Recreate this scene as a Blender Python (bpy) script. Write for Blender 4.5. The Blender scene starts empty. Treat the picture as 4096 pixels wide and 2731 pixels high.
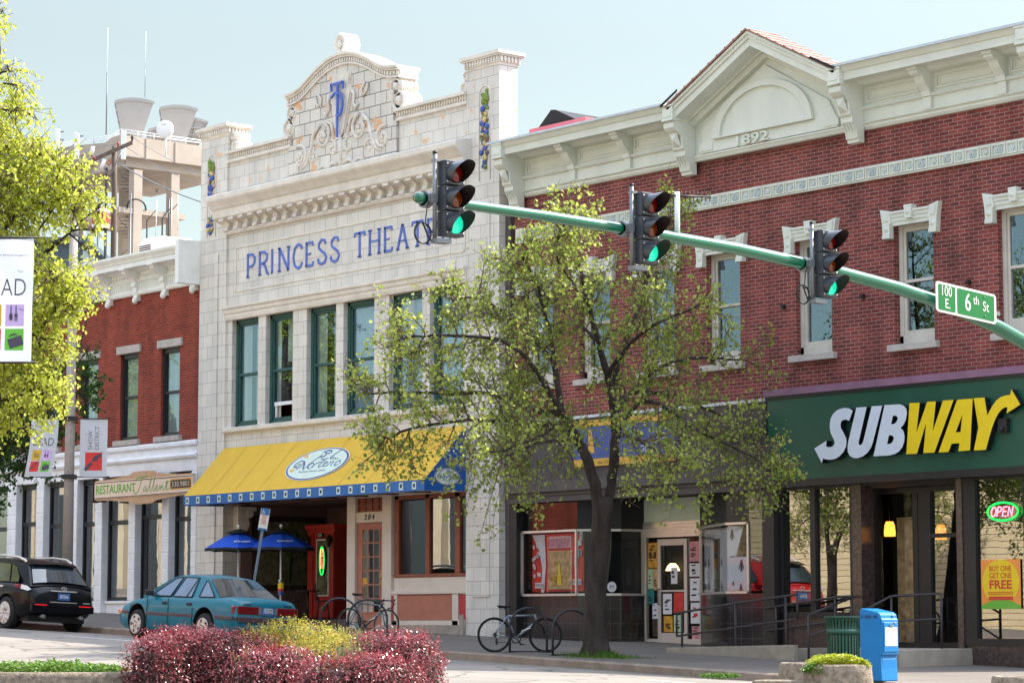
import bpy, bmesh, math, random
from mathutils import Vector, Matrix
R = math.radians
PI = math.pi
sc = bpy.context.scene
col = sc.collection

# ------------------------------------------------------------------ camera
CAM = Vector((44.728, -36.731, 0.279))
PITCH, YAW = R(6.2687), R(39.6934)
_d = Vector((-math.cos(YAW)*math.cos(PITCH), math.sin(YAW)*math.cos(PITCH), math.sin(PITCH)))
_r = _d.cross(Vector((0, 0, 1))).normalized()
_u = _r.cross(_d)
cd = bpy.data.cameras.new('camera')
cd.sensor_fit = 'HORIZONTAL'; cd.sensor_width = 36.0; cd.lens = 90.45
cd.clip_start = 0.5; cd.clip_end = 5000
cam = bpy.data.objects.new('camera', cd); col.objects.link(cam)
m = Matrix((_r, _u, -_d)).transposed().to_4x4(); m.translation = CAM
cam.matrix_world = m
sc.camera = cam
# ------------------------------------------------------------------ light
SUN_EL = R(44.0)
SUN_H = Vector((0.33, 0.95, 0)).normalized()          # horizontal direction towards the sun
SUN_DIR = Vector((SUN_H.x*math.cos(SUN_EL), SUN_H.y*math.cos(SUN_EL), math.sin(SUN_EL)))
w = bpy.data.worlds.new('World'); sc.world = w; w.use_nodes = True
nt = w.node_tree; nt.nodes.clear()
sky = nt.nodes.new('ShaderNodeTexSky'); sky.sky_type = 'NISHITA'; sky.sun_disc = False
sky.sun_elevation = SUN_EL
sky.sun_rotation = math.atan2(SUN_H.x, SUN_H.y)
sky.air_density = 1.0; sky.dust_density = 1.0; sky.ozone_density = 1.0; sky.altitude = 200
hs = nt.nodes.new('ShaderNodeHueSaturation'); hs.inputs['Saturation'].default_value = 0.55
# added elevation ramp: low sky dimmed, upper sky boosted to fill the shaded fronts
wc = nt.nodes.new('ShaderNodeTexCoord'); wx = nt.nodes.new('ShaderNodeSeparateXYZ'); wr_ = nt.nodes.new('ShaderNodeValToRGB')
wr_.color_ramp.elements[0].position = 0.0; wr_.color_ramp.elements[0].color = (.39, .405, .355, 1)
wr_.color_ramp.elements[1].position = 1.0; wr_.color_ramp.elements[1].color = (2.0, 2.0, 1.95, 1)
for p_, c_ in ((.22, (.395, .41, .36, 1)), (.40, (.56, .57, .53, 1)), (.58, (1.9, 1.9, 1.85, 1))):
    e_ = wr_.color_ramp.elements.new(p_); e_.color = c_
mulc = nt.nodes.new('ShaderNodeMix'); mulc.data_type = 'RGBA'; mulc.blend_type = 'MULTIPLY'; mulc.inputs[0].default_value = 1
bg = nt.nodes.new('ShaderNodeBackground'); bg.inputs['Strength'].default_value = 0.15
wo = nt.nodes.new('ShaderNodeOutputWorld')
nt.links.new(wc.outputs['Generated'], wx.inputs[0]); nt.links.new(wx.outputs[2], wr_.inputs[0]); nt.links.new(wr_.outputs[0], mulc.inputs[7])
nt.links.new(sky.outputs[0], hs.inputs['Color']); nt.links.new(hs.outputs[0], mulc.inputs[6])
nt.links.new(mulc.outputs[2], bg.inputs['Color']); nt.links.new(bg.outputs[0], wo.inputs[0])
sd = bpy.data.lights.new('sun', 'SUN'); sd.energy = 3.3; sd.angle = R(0.53); sd.color = (1.0, 0.92, 0.80)
so = bpy.data.objects.new('sun', sd); col.objects.link(so)
so.rotation_euler = SUN_DIR.to_track_quat('Z', 'Y').to_euler(); so.location = (60, 20, 40)
sc.view_settings.view_transform = 'Standard'; sc.view_settings.look = 'None'
sc.view_settings.exposure = 1.65; sc.view_settings.gamma = 1.0
sc.render.engine = 'CYCLES'
sc.cycles.max_bounces = 7; sc.cycles.transparent_max_bounces = 12
sc.cycles.caustics_reflective = False; sc.cycles.caustics_refractive = False
sc.cycles.sample_clamp_indirect = 6

# ------------------------------------------------------------------ ground heights
KY, WK, SL = -5.5, -17.5, -0.0345
def gz(x, y):
    x = max(-90.0, min(90.0, x))
    if y > KY: return SL*x + 0.012*y
    if y > WK:
        dd = KY - y; dd = min(dd, 12 - dd)
        return SL*x - 0.21 + 0.045*min(dd, 3) + 0.015*max(dd - 3, 0)
    return SL*x - 0.08

# ------------------------------------------------------------------ helpers
def lin(c):
    return tuple(((v/255)/12.92 if v/255 <= .04045 else ((v/255+.055)/1.055)**2.4) for v in c)

def pm(name, c, rough=.65, var=.12, scale=3.0, bump=0.0, bscale=40.0, metal=0.0, spec=.4, coat=0.0, streak=0.0, detail=5, emit=0.0):
    """principled material, colour c linear, mottled by noise"""
    mt = bpy.data.materials.new(name); mt.use_nodes = True
    n = mt.node_tree.nodes; l = mt.node_tree.links
    b = n['Principled BSDF']
    b.inputs['Roughness'].default_value = rough; b.inputs['Metallic'].default_value = metal
    b.inputs['Specular IOR Level'].default_value = spec
    b.inputs['Coat Weight'].default_value = coat; b.inputs['Coat Roughness'].default_value = .06
    tc = n.new('ShaderNodeTexCoord')
    src = tc.outputs['Object']
    if streak:
        mp = n.new('ShaderNodeMapping'); mp.inputs['Scale'].default_value = (1, 1, streak)
        l.new(src, mp.inputs[0]); src = mp.outputs[0]
    if var > 0:
        nz = n.new('ShaderNodeTexNoise'); nz.inputs['Scale'].default_value = scale; nz.inputs['Detail'].default_value = detail
        l.new(src, nz.inputs['Vector'])
        rp = n.new('ShaderNodeValToRGB')
        rp.color_ramp.elements[0].position = .3; rp.color_ramp.elements[1].position = .7
        rp.color_ramp.elements[0].color = (*[max(0, v*(1-var)) for v in c], 1)
        rp.color_ramp.elements[1].color = (*[min(1, v*(1+var)) for v in c], 1)
        l.new(nz.outputs['Fac'], rp.inputs[0]); l.new(rp.outputs[0], b.inputs['Base Color'])
    else:
        b.inputs['Base Color'].default_value = (*c, 1)
    if bump > 0:
        n2 = n.new('ShaderNodeTexNoise'); n2.inputs['Scale'].default_value = bscale; n2.inputs['Detail'].default_value = 4
        l.new(tc.outputs['Object'], n2.inputs['Vector'])
        bp = n.new('ShaderNodeBump'); bp.inputs['Strength'].default_value = bump; bp.inputs['Distance'].default_value = .02
        l.new(n2.outputs['Fac'], bp.inputs['Height']); l.new(bp.outputs[0], b.inputs['Normal'])
    if emit > 0:
        b.inputs['Emission Color'].default_value = (*c, 1); b.inputs['Emission Strength'].default_value = emit
    return mt

def brick_mat(name, c1, c2, cm, bw, bh, mort, rough=.85, dirt=None, bump=.6, offset=.5, msmooth=.1, var=1.0, blot=None, spec=.3, flat=False, streaks=0.0):
    """bricks/tiles on walls: the pattern runs over (x+y, z), or (x, y) when flat"""
    mt = bpy.data.materials.new(name); mt.use_nodes = True
    n = mt.node_tree.nodes; l = mt.node_tree.links; b = n['Principled BSDF']
    b.inputs['Roughness'].default_value = rough; b.inputs['Specular IOR Level'].default_value = spec
    tc = n.new('ShaderNodeTexCoord'); sx = n.new('ShaderNodeSeparateXYZ'); l.new(tc.outputs['Object'], sx.inputs[0])
    ad = n.new('ShaderNodeMath'); l.new(sx.outputs[0], ad.inputs[0]); l.new(sx.outputs[1], ad.inputs[1])
    cx = n.new('ShaderNodeCombineXYZ'); l.new(sx.outputs[0] if flat else ad.outputs[0], cx.inputs[0]); l.new(sx.outputs[1 if flat else 2], cx.inputs[1])
    br = n.new('ShaderNodeTexBrick'); l.new(cx.outputs[0], br.inputs['Vector'])
    br.inputs['Scale'].default_value = 1; br.inputs['Brick Width'].default_value = bw; br.inputs['Row Height'].default_value = bh
    br.inputs['Mortar Size'].default_value = mort; br.inputs['Mortar Smooth'].default_value = msmooth; br.offset = offset
    br.inputs['Color1'].default_value = (*c1, 1); br.inputs['Color2'].default_value = (*c2, 1); br.inputs['Mortar'].default_value = (*cm, 1)
    br.inputs['Bias'].default_value = 0
    colr = br.outputs['Color']
    nz = n.new('ShaderNodeTexNoise'); nz.inputs['Scale'].default_value = .9; nz.inputs['Detail'].default_value = 8; nz.inputs['Roughness'].default_value = .7
    l.new(tc.outputs['Object'], nz.inputs['Vector'])
    rp = n.new('ShaderNodeValToRGB'); rp.color_ramp.elements[0].position = .3; rp.color_ramp.elements[1].position = .72
    lo = 1-.28*var; hi = 1+.16*var
    rp.color_ramp.elements[0].color = (lo, lo, lo, 1); rp.color_ramp.elements[1].color = (hi, hi, hi*.98, 1)
    l.new(nz.outputs['Fac'], rp.inputs[0])
    mx = n.new('ShaderNodeMix'); mx.data_type = 'RGBA'; mx.blend_type = 'MULTIPLY'; mx.inputs[0].default_value = 1
    l.new(colr, mx.inputs[6]); l.new(rp.outputs[0], mx.inputs[7]); colr = mx.outputs[2]
    if blot:                               # patches of another colour (lost glaze, soot), (colour, lo, hi, scale, zmin)
        n3 = n.new('ShaderNodeTexNoise'); n3.inputs['Scale'].default_value = blot[3]; n3.inputs['Detail'].default_value = 3
        l.new(tc.outputs['Object'], n3.inputs['Vector'])
        r3 = n.new('ShaderNodeValToRGB'); r3.color_ramp.elements[0].position = blot[1]; r3.color_ramp.elements[1].position = blot[2]
        l.new(n3.outputs['Fac'], r3.inputs[0])
        fac = r3.outputs[0]
        if len(blot) > 4:
            gt = n.new('ShaderNodeMath'); gt.operation = 'GREATER_THAN'; gt.inputs[1].default_value = blot[4]
            l.new(sx.outputs[2], gt.inputs[0])
            mu = n.new('ShaderNodeMath'); mu.operation = 'MULTIPLY'; l.new(gt.outputs[0], mu.inputs[0]); l.new(fac, mu.inputs[1]); fac = mu.outputs[0]
        m3 = n.new('ShaderNodeMix'); m3.data_type = 'RGBA'; m3.inputs[7].default_value = (*blot[0], 1)
        l.new(fac, m3.inputs[0]); l.new(colr, m3.inputs[6]); colr = m3.outputs[2]
    if streaks:                            # vertical runoff marks
        mp = n.new('ShaderNodeMapping'); mp.inputs['Scale'].default_value = (2.2, 2.2, .22); l.new(tc.outputs['Object'], mp.inputs[0])
        n4 = n.new('ShaderNodeTexNoise'); n4.inputs['Scale'].default_value = 1; n4.inputs['Detail'].default_value = 5; l.new(mp.outputs[0], n4.inputs['Vector'])
        r4 = n.new('ShaderNodeValToRGB'); r4.color_ramp.elements[0].position = .42; r4.color_ramp.elements[1].position = .66
        r4.color_ramp.elements[0].color = (1, 1, 1, 1); k_ = 1-streaks; r4.color_ramp.elements[1].color = (k_, k_, k_*1.01, 1); l.new(n4.outputs['Fac'], r4.inputs[0])
        m4 = n.new('ShaderNodeMix'); m4.data_type = 'RGBA'; m4.blend_type = 'MULTIPLY'; m4.inputs[0].default_value = 1; l.new(colr, m4.inputs[6]); l.new(r4.outputs[0], m4.inputs[7]); colr = m4.outputs[2]
    l.new(colr, b.inputs['Base Color'])
    if bump:
        bp = n.new('ShaderNodeBump'); bp.inputs['Strength'].default_value = bump; bp.inputs['Distance'].default_value = .01
        iv = n.new('ShaderNodeMath'); iv.operation = 'SUBTRACT'; iv.inputs[0].default_value = 1; l.new(br.outputs['Fac'], iv.inputs[1])
        l.new(iv.outputs[0], bp.inputs['Height']); l.new(bp.outputs[0], b.inputs['Normal'])
    return mt

def glass_mat(name, tint=(.75, .8, .8), f0=.06, rough=.0, wob=0.0, gcol=(.95, .97, 1)):
    """window pane: mirror reflection by fresnel over a clear tinted sheet"""
    mt = bpy.data.materials.new(name); mt.use_nodes = True
    n = mt.node_tree.nodes; l = mt.node_tree.links; n.clear()
    o = n.new('ShaderNodeOutputMaterial'); mx = n.new('ShaderNodeMixShader')
    t = n.new('ShaderNodeBsdfTransparent'); t.inputs[0].default_value = (*tint, 1)
    g = n.new('ShaderNodeBsdfGlossy'); g.inputs['Roughness'].default_value = rough; g.inputs[0].default_value = (*gcol, 1)
    ge = n.new('ShaderNodeNewGeometry'); dt = n.new('ShaderNodeVectorMath'); dt.operation = 'DOT_PRODUCT'
    l.new(ge.outputs['Normal'], dt.inputs[0]); l.new(ge.outputs['Incoming'], dt.inputs[1])
    fac = dt.outputs['Value']
    for op, v in (('ABSOLUTE', None), ('SUBTRACT', 1), ('POWER', 5), ('MULTIPLY_ADD', None)):     # Schlick's fresnel, the same from both sides
        q = n.new('ShaderNodeMath'); q.operation = op
        if op == 'SUBTRACT': q.inputs[0].default_value = 1; l.new(fac, q.inputs[1])
        else: l.new(fac, q.inputs[0])
        if op == 'POWER': q.inputs[1].default_value = 5
        if op == 'MULTIPLY_ADD': q.inputs[1].default_value = 1-f0; q.inputs[2].default_value = f0
        fac = q.outputs[0]
    l.new(fac, mx.inputs[0]); l.new(t.outputs[0], mx.inputs[1]); l.new(g.outputs[0], mx.inputs[2]); l.new(mx.outputs[0], o.inputs[0])
    if wob:
        tc = n.new('ShaderNodeTexCoord'); nz = n.new('ShaderNodeTexNoise'); nz.inputs['Scale'].default_value = 1.3
        l.new(tc.outputs['Object'], nz.inputs['Vector'])
        bp = n.new('ShaderNodeBump'); bp.inputs['Strength'].default_value = wob; bp.inputs['Distance'].default_value = .02
        l.new(nz.outputs['Fac'], bp.inputs['Height']); l.new(bp.outputs[0], g.inputs['Normal'])
    return mt

def leaf_mat(name, c, c2, trans=.45, rough=.45, spec=.3):
    """leaves: diffuse + translucent, colour varied leaf by leaf"""
    mt = bpy.data.materials.new(name); mt.use_nodes = True
    n = mt.node_tree.nodes; l = mt.node_tree.links; n.clear()
    o = n.new('ShaderNodeOutputMaterial'); b = n.new('ShaderNodeBsdfPrincipled'); t = n.new('ShaderNodeBsdfTranslucent')
    b.inputs['Roughness'].default_value = rough; b.inputs['Specular IOR Level'].default_value = spec
    g = n.new('ShaderNodeNewGeometry'); mx = n.new('ShaderNodeMix'); mx.data_type = 'RGBA'
    mx.inputs[6].default_value = (*c, 1); mx.inputs[7].default_value = (*c2, 1)
    l.new(g.outputs['Random Per Island'], mx.inputs[0])
    ms = n.new('ShaderNodeMixShader'); ms.inputs[0].default_value = trans
    l.new(mx.outputs[2], b.inputs['Base Color']); l.new(mx.outputs[2], t.inputs['Color'])
    l.new(b.outputs[0], ms.inputs[1]); l.new(t.outputs[0], ms.inputs[2]); l.new(ms.outputs[0], o.inputs[0])
    return mt

def emit_mat(name, c, s):
    mt = bpy.data.materials.new(name); mt.use_nodes = True
    n = mt.node_tree.nodes; n.clear(); e = n.new('ShaderNodeEmission'); o = n.new('ShaderNodeOutputMaterial')
    e.inputs[0].default_value = (*c, 1); e.inputs[1].default_value = s
    mt.node_tree.links.new(e.outputs[0], o.inputs[0]); return mt

def woff(o):
    v = Vector((0, 0, 0))
    while o: v += o.location; o = o.parent
    return v

class MB:
    """mesh collector; build() links everything collected as one object"""
    def __init__(s): s.v = []; s.f = []; s.mi = []; s.sm = []
    def add(s, vs, fs, mi=0, smooth=False):
        o = len(s.v); s.v += [tuple(p) for p in vs]
        for f in fs: s.f.append([i+o for i in f]); s.mi.append(mi); s.sm.append(smooth)
        return s
    def box(s, x0, x1, y0, y1, z0, z1, mi=0):
        if x0 > x1: x0, x1 = x1, x0
        if y0 > y1: y0, y1 = y1, y0
        if z0 > z1: z0, z1 = z1, z0
        return s.add([(x0,y0,z0),(x1,y0,z0),(x1,y1,z0),(x0,y1,z0),(x0,y0,z1),(x1,y0,z1),(x1,y1,z1),(x0,y1,z1)],
              [(0,3,2,1),(4,5,6,7),(0,1,5,4),(1,2,6,5),(2,3,7,6),(3,0,4,7)], mi)
    def obox(s, c, ax, ay, az, mi=0):
        """box from centre and three half-axis vectors"""
        c, ax, ay, az = Vector(c), Vector(ax), Vector(ay), Vector(az)
        vs = [c+i*ax+j*ay+k*az for k in (-1, 1) for j in (-1, 1) for i in (-1, 1)]
        return s.add(vs, [(0,2,3,1),(4,5,7,6),(0,1,5,4),(1,3,7,5),(3,2,6,7),(2,0,4,6)], mi)
    def prism(s, pts, a, b, plane='xz', mi=0, smooth=False):
        """polygon in a plane pushed from a to b along the third axis"""
        n = len(pts)
        def mk(p, t): return {'xz': (p[0], t, p[1]), 'yz': (t, p[0], p[1]), 'xy': (p[0], p[1], t)}[plane]
        vs = [mk(p, a) for p in pts] + [mk(p, b) for p in pts]
        s.add(vs, [tuple(range(n)), tuple(range(2*n-1, n-1, -1))], mi)
        o = len(s.v) - 2*n
        for i in range(n):
            j = (i+1) % n
            s.f.append([o+i, o+j, o+n+j, o+n+i]); s.mi.append(mi); s.sm.append(smooth)
        return s
    def tube(s, path, r, n=8, mi=0, cap=True, smooth=True):
        path = [Vector(p) for p in path]; k = len(path)
        rs = list(r) if isinstance(r, (list, tuple)) else [r]*k
        vs = []; ref = None
        for i, p in enumerate(path):
            t = (path[min(i+1, k-1)] - path[max(i-1, 0)])
            if t.length < 1e-9: t = Vector((0, 0, 1))
            t.normalize()
            if ref is None:
                ref = Vector((0, 0, 1)) if abs(t.z) < .9 else Vector((1, 0, 0))
            a = ref - t*ref.dot(t)
            if a.length < 1e-6: a = Vector((0, 1, 0)) - t*t.y
            a.normalize(); b = t.cross(a); ref = a
            for j in range(n):
                q = 2*PI*j/n; vs.append(p + (a*math.cos(q) + b*math.sin(q))*rs[i])
        fs = [(i*n+j, i*n+(j+1) % n, (i+1)*n+(j+1) % n, (i+1)*n+j) for i in range(k-1) for j in range(n)]
        s.add(vs, fs, mi, smooth)
        if cap:
            o = len(s.v)-len(vs)
            s.f.append([o+j for j in range(n-1, -1, -1)]); s.mi.append(mi); s.sm.append(False)
            s.f.append([o+(k-1)*n+j for j in range(n)]); s.mi.append(mi); s.sm.append(False)
        return s
    def lathe(s, prof, c=(0, 0, 0), n=20, axis='z', mi=0, smooth=True, sx=1, sy=1):
        """(r, h) profile spun about an axis through c"""
        vs = []
        for r_, h in prof:
            for j in range(n):
                q = 2*PI*j/n; a, b = r_*math.cos(q)*sx, r_*math.sin(q)*sy
                vs.append({'z': (c[0]+a, c[1]+b, c[2]+h), 'y': (c[0]+a, c[1]+h, c[2]+b), 'x': (c[0]+h, c[1]+a, c[2]+b)}[axis])
        k = len(prof)
        fs = [(i*n+j, i*n+(j+1) % n, (i+1)*n+(j+1) % n, (i+1)*n+j) for i in range(k-1) for j in range(n)]
        s.add(vs, fs, mi, smooth)
        o = len(s.v)-len(vs)
        for i in (0, k-1):
            if prof[i][0] > 1e-6:
                s.f.append([o+i*n+j for j in range(n)]); s.mi.append(mi); s.sm.append(False)
        return s
    def ball(s, c, r, n=8, k=6, mi=0, sq=(1, 1, 1)):
        vs = [(c[0], c[1], c[2]-r*sq[2])]
        for i in range(1, k):
            t = PI*i/k
            for j in range(n):
                q = 2*PI*j/n; vs.append((c[0]+r*sq[0]*math.sin(t)*math.cos(q), c[1]+r*sq[1]*math.sin(t)*math.sin(q), c[2]-r*sq[2]*math.cos(t)))
        vs.append((c[0], c[1], c[2]+r*sq[2]))
        fs = [(0, 1+(j+1) % n, 1+j) for j in range(n)]
        fs += [(1+i*n+j, 1+i*n+(j+1) % n, 1+(i+1)*n+(j+1) % n, 1+(i+1)*n+j) for i in range(k-2) for j in range(n)]
        e = len(vs)-1; b0 = 1+(k-2)*n
        fs += [(b0+j, b0+(j+1) % n, e) for j in range(n)]
        return s.add(vs, fs, mi, True)
    def poly(s, pts, mi=0): return s.add(pts, [tuple(range(len(pts)))], mi)
    def sweep_x(s, prof, x0, x1, mi=0):
        """moulding: closed (y, z) profile run along x"""
        return s.prism(prof, x0, x1, 'yz', mi)
    def xf(s, fn, start=0):
        s.v[start:] = [tuple(fn(Vector(p))) for p in s.v[start:]]; return s
    def merge(s, o, fn=None):
        b = len(s.v); s.v += [tuple(fn(Vector(p))) if fn else p for p in o.v]
        for f, mi, sm in zip(o.f, o.mi, o.sm): s.f.append([i+b for i in f]); s.mi.append(mi); s.sm.append(sm)
        return s
    def build(s, name, mats, parent=None, bevel=0, local=False, fixn=True, merge=False, seg=1, split=False):
        if split:                                                   # every connected piece its own object
            par = list(range(len(s.v)))
            def fd(i):
                while par[i] != i: par[i] = par[par[i]]; i = par[i]
                return i
            for f in s.f:
                for i in f[1:]: par[fd(i)] = fd(f[0])
            gr = {}
            for k, f in enumerate(s.f): gr.setdefault(fd(f[0]), []).append(k)
            for ks in gr.values():
                q = MB(); mp = {}
                for k in ks:
                    for i in s.f[k]:
                        if i not in mp: mp[i] = len(q.v); q.v.append(s.v[i])
                    q.f.append([mp[i] for i in s.f[k]]); q.mi.append(s.mi[k]); q.sm.append(s.sm[k])
                o = q.build(name, mats, parent, bevel, local, fixn, merge, seg)
            return o
        if not isinstance(mats, (list, tuple)): mats = [mats]
        off = Vector((0, 0, 0)) if (local or parent is None) else woff(parent)
        me = bpy.data.meshes.new(name)
        me.from_pydata([tuple(Vector(p)-off) for p in s.v], [], s.f)
        for mt in mats: me.materials.append(mt)
        me.polygons.foreach_set('material_index', s.mi); me.polygons.foreach_set('use_smooth', s.sm)
        if fixn or merge:
            bm = bmesh.new(); bm.from_mesh(me)
            if merge: bmesh.ops.remove_doubles(bm, verts=bm.verts, dist=1e-4)
            if fixn: bmesh.ops.recalc_face_normals(bm, faces=bm.faces)
            bm.to_mesh(me); bm.free()
        me.update()
        o = bpy.data.objects.new(name, me); col.objects.link(o)
        if parent: o.parent = parent
        if bevel:
            bv = o.modifiers.new('bevel', 'BEVEL'); bv.width = bevel; bv.segments = seg; bv.limit_method = 'ANGLE'; bv.angle_limit = R(35)
        return o

def tag(o, label, cat, group=None, kind=None):
    if label: o['label'] = label
    if cat: o['category'] = cat
    if group: o['group'] = group
    if kind: o['kind'] = kind
    return o
def thing(name, label, cat, loc=(0, 0, 0), rz=0, group=None):
    o = bpy.data.objects.new(name, None); col.objects.link(o)
    o.location = loc; o.rotation_euler = (0, 0, rz); o.empty_display_size = .2
    return tag(o, label, cat, group)
def dup(root, loc=None, rz=None, label=None):
    """a copy of a thing with copies of its parts and sub-parts"""
    kids = {}
    for x in bpy.data.objects:
        if x.parent: kids.setdefault(x.parent.name, []).append(x)
    def cp(o, par):
        c = o.copy(); col.objects.link(c); c.parent = par
        for k in kids.get(o.name, []): cp(k, c)
        return c
    c = cp(root, None)
    if loc is not None: c.location = loc
    if rz is not None: c.rotation_euler = (0, 0, rz)
    if label: c['label'] = label
    return c

_txt = {}
def text_geo(string, shear=0.0, bold=0.0, space=1.0, ls=1.0):
    """(verts, faces, width) of a line of text with cap height 1, starting at x=0, baseline 0"""
    key = (string, shear, bold, space, ls)
    if key in _txt: return _txt[key]
    def mesh_of(t, sh, bo):
        cu = bpy.data.curves.new('text', 'FONT'); cu.body = t; cu.size = 1; cu.shear = sh; cu.offset = bo
        cu.space_character = space; cu.space_line = ls; cu.resolution_u = 3; cu.fill_mode = 'BOTH'
        ob = bpy.data.objects.new('text', cu); col.objects.link(ob)
        bpy.context.view_layer.update()
        me = bpy.data.meshes.new_from_object(ob.evaluated_get(bpy.context.evaluated_depsgraph_get()))
        vs = [tuple(v.co) for v in me.vertices]; fs = [tuple(p.vertices) for p in me.polygons]
        bpy.data.objects.remove(ob); bpy.data.curves.remove(cu); bpy.data.meshes.remove(me)
        return vs, fs
    hv, _ = mesh_of('H', 0, 0); H = max(v[1] for v in hv)
    vs, fs = mesh_of(string, shear, bold)
    x0 = min(v[0] for v in vs); vs = [((v[0]-x0)/H, v[1]/H, 0) for v in vs]
    _txt[key] = (vs, fs, max(v[0] for v in vs)); return _txt[key]
def put_text(mb, string, h, origin, ux, uy, align='C', width=None, mi=0, shear=0, bold=0, thick=0, space=1.0):
    """text laid in the plane through origin with axes ux (right) and uy (up)"""
    vs, fs, wd = text_geo(string, shear, bold, space)
    sx = h if width is None else width/wd
    ux, uy, o = Vector(ux).normalized(), Vector(uy).normalized(), Vector(origin)
    x0 = {'C': -wd*sx/2, 'L': 0, 'R': -wd*sx}[align]
    nz_ = ux.cross(uy)
    P = [o + ux*(x0+v[0]*sx) + uy*(v[1]*h) for v in vs]
    if thick:
        n = len(P); Q = [p + nz_*thick for p in P]
        ed = {}
        for f in fs:
            for i in range(len(f)):
                e = (f[i], f[(i+1) % len(f)])
                if (e[1], e[0]) in ed: del ed[(e[1], e[0])]
                else: ed[e] = 1
        mb.add(P+Q, [tuple(i+n for i in f) for f in fs] + [(a, b, b+n, a+n) for a, b in ed], mi)
    else: mb.add(P, fs, mi)
    return mb
def stroke(mb, pts, w, fn, mi=0, y=0.0):
    """flat ribbon along 2-D points; fn maps (u, v) to a 3-D point; w width or list"""
    n = len(pts); ws = w if isinstance(w, (list, tuple)) else [w]*n
    L = []; Rr = []
    for i, p in enumerate(pts):
        a = pts[max(i-1, 0)]; b = pts[min(i+1, n-1)]
        dx, dy = b[0]-a[0], b[1]-a[1]; q = math.hypot(dx, dy) or 1
        nx, ny = -dy/q*ws[i]/2, dx/q*ws[i]/2
        L.append((p[0]+nx, p[1]+ny)); Rr.append((p[0]-nx, p[1]-ny))
    vs = [fn(*p) for p in L] + [fn(*p) for p in Rr]
    return mb.add(vs, [(i, i+1, n+i+1, n+i) for i in range(n-1)], mi)
def arc(cx, cy, rx, ry, a0, a1, n=10):
    return [(cx+rx*math.cos(R(a0+(a1-a0)*i/n)), cy+ry*math.sin(R(a0+(a1-a0)*i/n))) for i in range(n+1)]
def spiral(cx, cy, r0, r1, a0, a1, n=18):
    return [(cx+(r0+(r1-r0)*i/n)*math.cos(R(a0+(a1-a0)*i/n)), cy+(r0+(r1-r0)*i/n)*math.sin(R(a0+(a1-a0)*i/n))) for i in range(n+1)]
# ------------------------------------------------------------------ materials
def L(*c, k=1.0): return tuple(min(.95, v*k) for v in lin(c))
M = {}
M['terra'] = brick_mat('glazed_terracotta', L(228,222,215), L(214,210,204), L(160,154,147), .455, .312, .006, rough=.35, bump=.3, var=.35, spec=.5, streaks=.12,
                       blot=(L(226,192,160), .62, .66, 2.6, 11.4))
M['terra_top'] = brick_mat('weathered_terracotta', L(226,220,213), L(214,209,202), L(122,116,110), .455, .312, .011, rough=.4, bump=.5, var=.5, streaks=.14,
                           blot=(L(222,178,140), .60, .64, 2.3, 8.0))
M['terra_trim'] = pm('terracotta_trim', L(222,215,205), .4, .12, 2.5, .15, 20)
M['terra_relief'] = pm('terracotta_relief', L(218,211,201), .45, .16, 5, .1, 30)
M['blue_tile'] = pm('blue_glazed_lettering', L(88,112,196), .35, .15, 5)
M['brick_r'] = brick_mat('dark_red_brick', L(150,72,66), L(112,56,54), L(166,132,126), .225, .0765, .0075, bump=.6, var=1.2, streaks=.3,
                         blot=(L(70,52,56), .60, .80, .8))
M['brick_l'] = brick_mat('orange_red_brick', L(160,68,50), L(136,56,44), L(160,114,100), .215, .075, .005, bump=.6, var=1.1, streaks=.25,
                         blot=(L(96,52,46), .62, .85, 1.1))
M['trim'] = pm('sage_painted_metal', L(216,219,209), .45, .07, 2.0, .05, 8, streak=.4)
M['medal'] = pm('blue_grey_medallion', L(196,206,206), .5, .08, 6)
M['coping'] = pm('pale_metal_coping', L(196,204,212), .35, .08, 3, metal=.2)
M['roof_metal'] = pm('pink_metal_roof', L(158,116,104), .5, .3, 4, metal=.1)
M['rust'] = pm('rust_stain', L(176,130,96), .8, .25, 20)
M['white_trim'] = pm('white_painted_cornice', L(238,240,238), .5, .06, 3)
M['white_stone'] = pm('white_painted_stone', L(234,235,238), .75, .08, 3, .35, 9)
M['lintel'] = pm('grey_limestone_lintel', L(184,176,170), .85, .12, 6, .5, 12)
M['black_frame'] = pm('black_window_frame', L(34,38,44), .4, .1, 5)
M['green_frame'] = pm('green_window_frame', L(44,84,80), .45, .15, 6)
M['cream_frame'] = pm('cream_window_frame', L(202,196,186), .5, .08, 4)
M['glass'] = glass_mat('window_glass')
M['glass_up'] = glass_mat('upper_window_glass', tint=(.8, .86, .88), f0=.15, wob=.03, gcol=(.66, .86, 1))
M['glass_disp'] = glass_mat('display_glass', tint=(.92, .93, .93), f0=.02, wob=.02)
M['glass_shop'] = glass_mat('shop_window_glass', tint=(.66, .68, .68), f0=.2, wob=.022)
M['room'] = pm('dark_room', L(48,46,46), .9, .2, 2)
M['curtain'] = pm('pale_curtain', L(226,222,206), .9, .12, 6, streak=.05)
M['blind'] = pm('white_blind', L(214,222,226), .8, .05, 3)
M['concrete'] = pm('concrete', L(160,150,138), .9, .15, 4, .4, 30)
M['tower_conc'] = pm('tan_concrete', L(176,164,152), .9, .1, .6, .1, 3)
M['horn'] = pm('grey_antenna_shell', L(176,173,170), .7, .07, .8)
M['steel'] = pm('galvanised_steel', L(128,130,134), .4, .1, 8, metal=.5)
M['steel_blue'] = pm('blue_grey_steel', L(84,98,108), .5, .1, 8, metal=.3)
M['white_plastic'] = pm('white_plastic', L(236,238,240), .5, .03, 3)
M['dark_metal'] = pm('dark_metal', L(44,42,44), .5, .15, 8, metal=.3)
M['wood_pole'] = pm('weathered_wood', L(104,94,86), .9, .25, 6, .4, 20, streak=.08)
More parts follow.
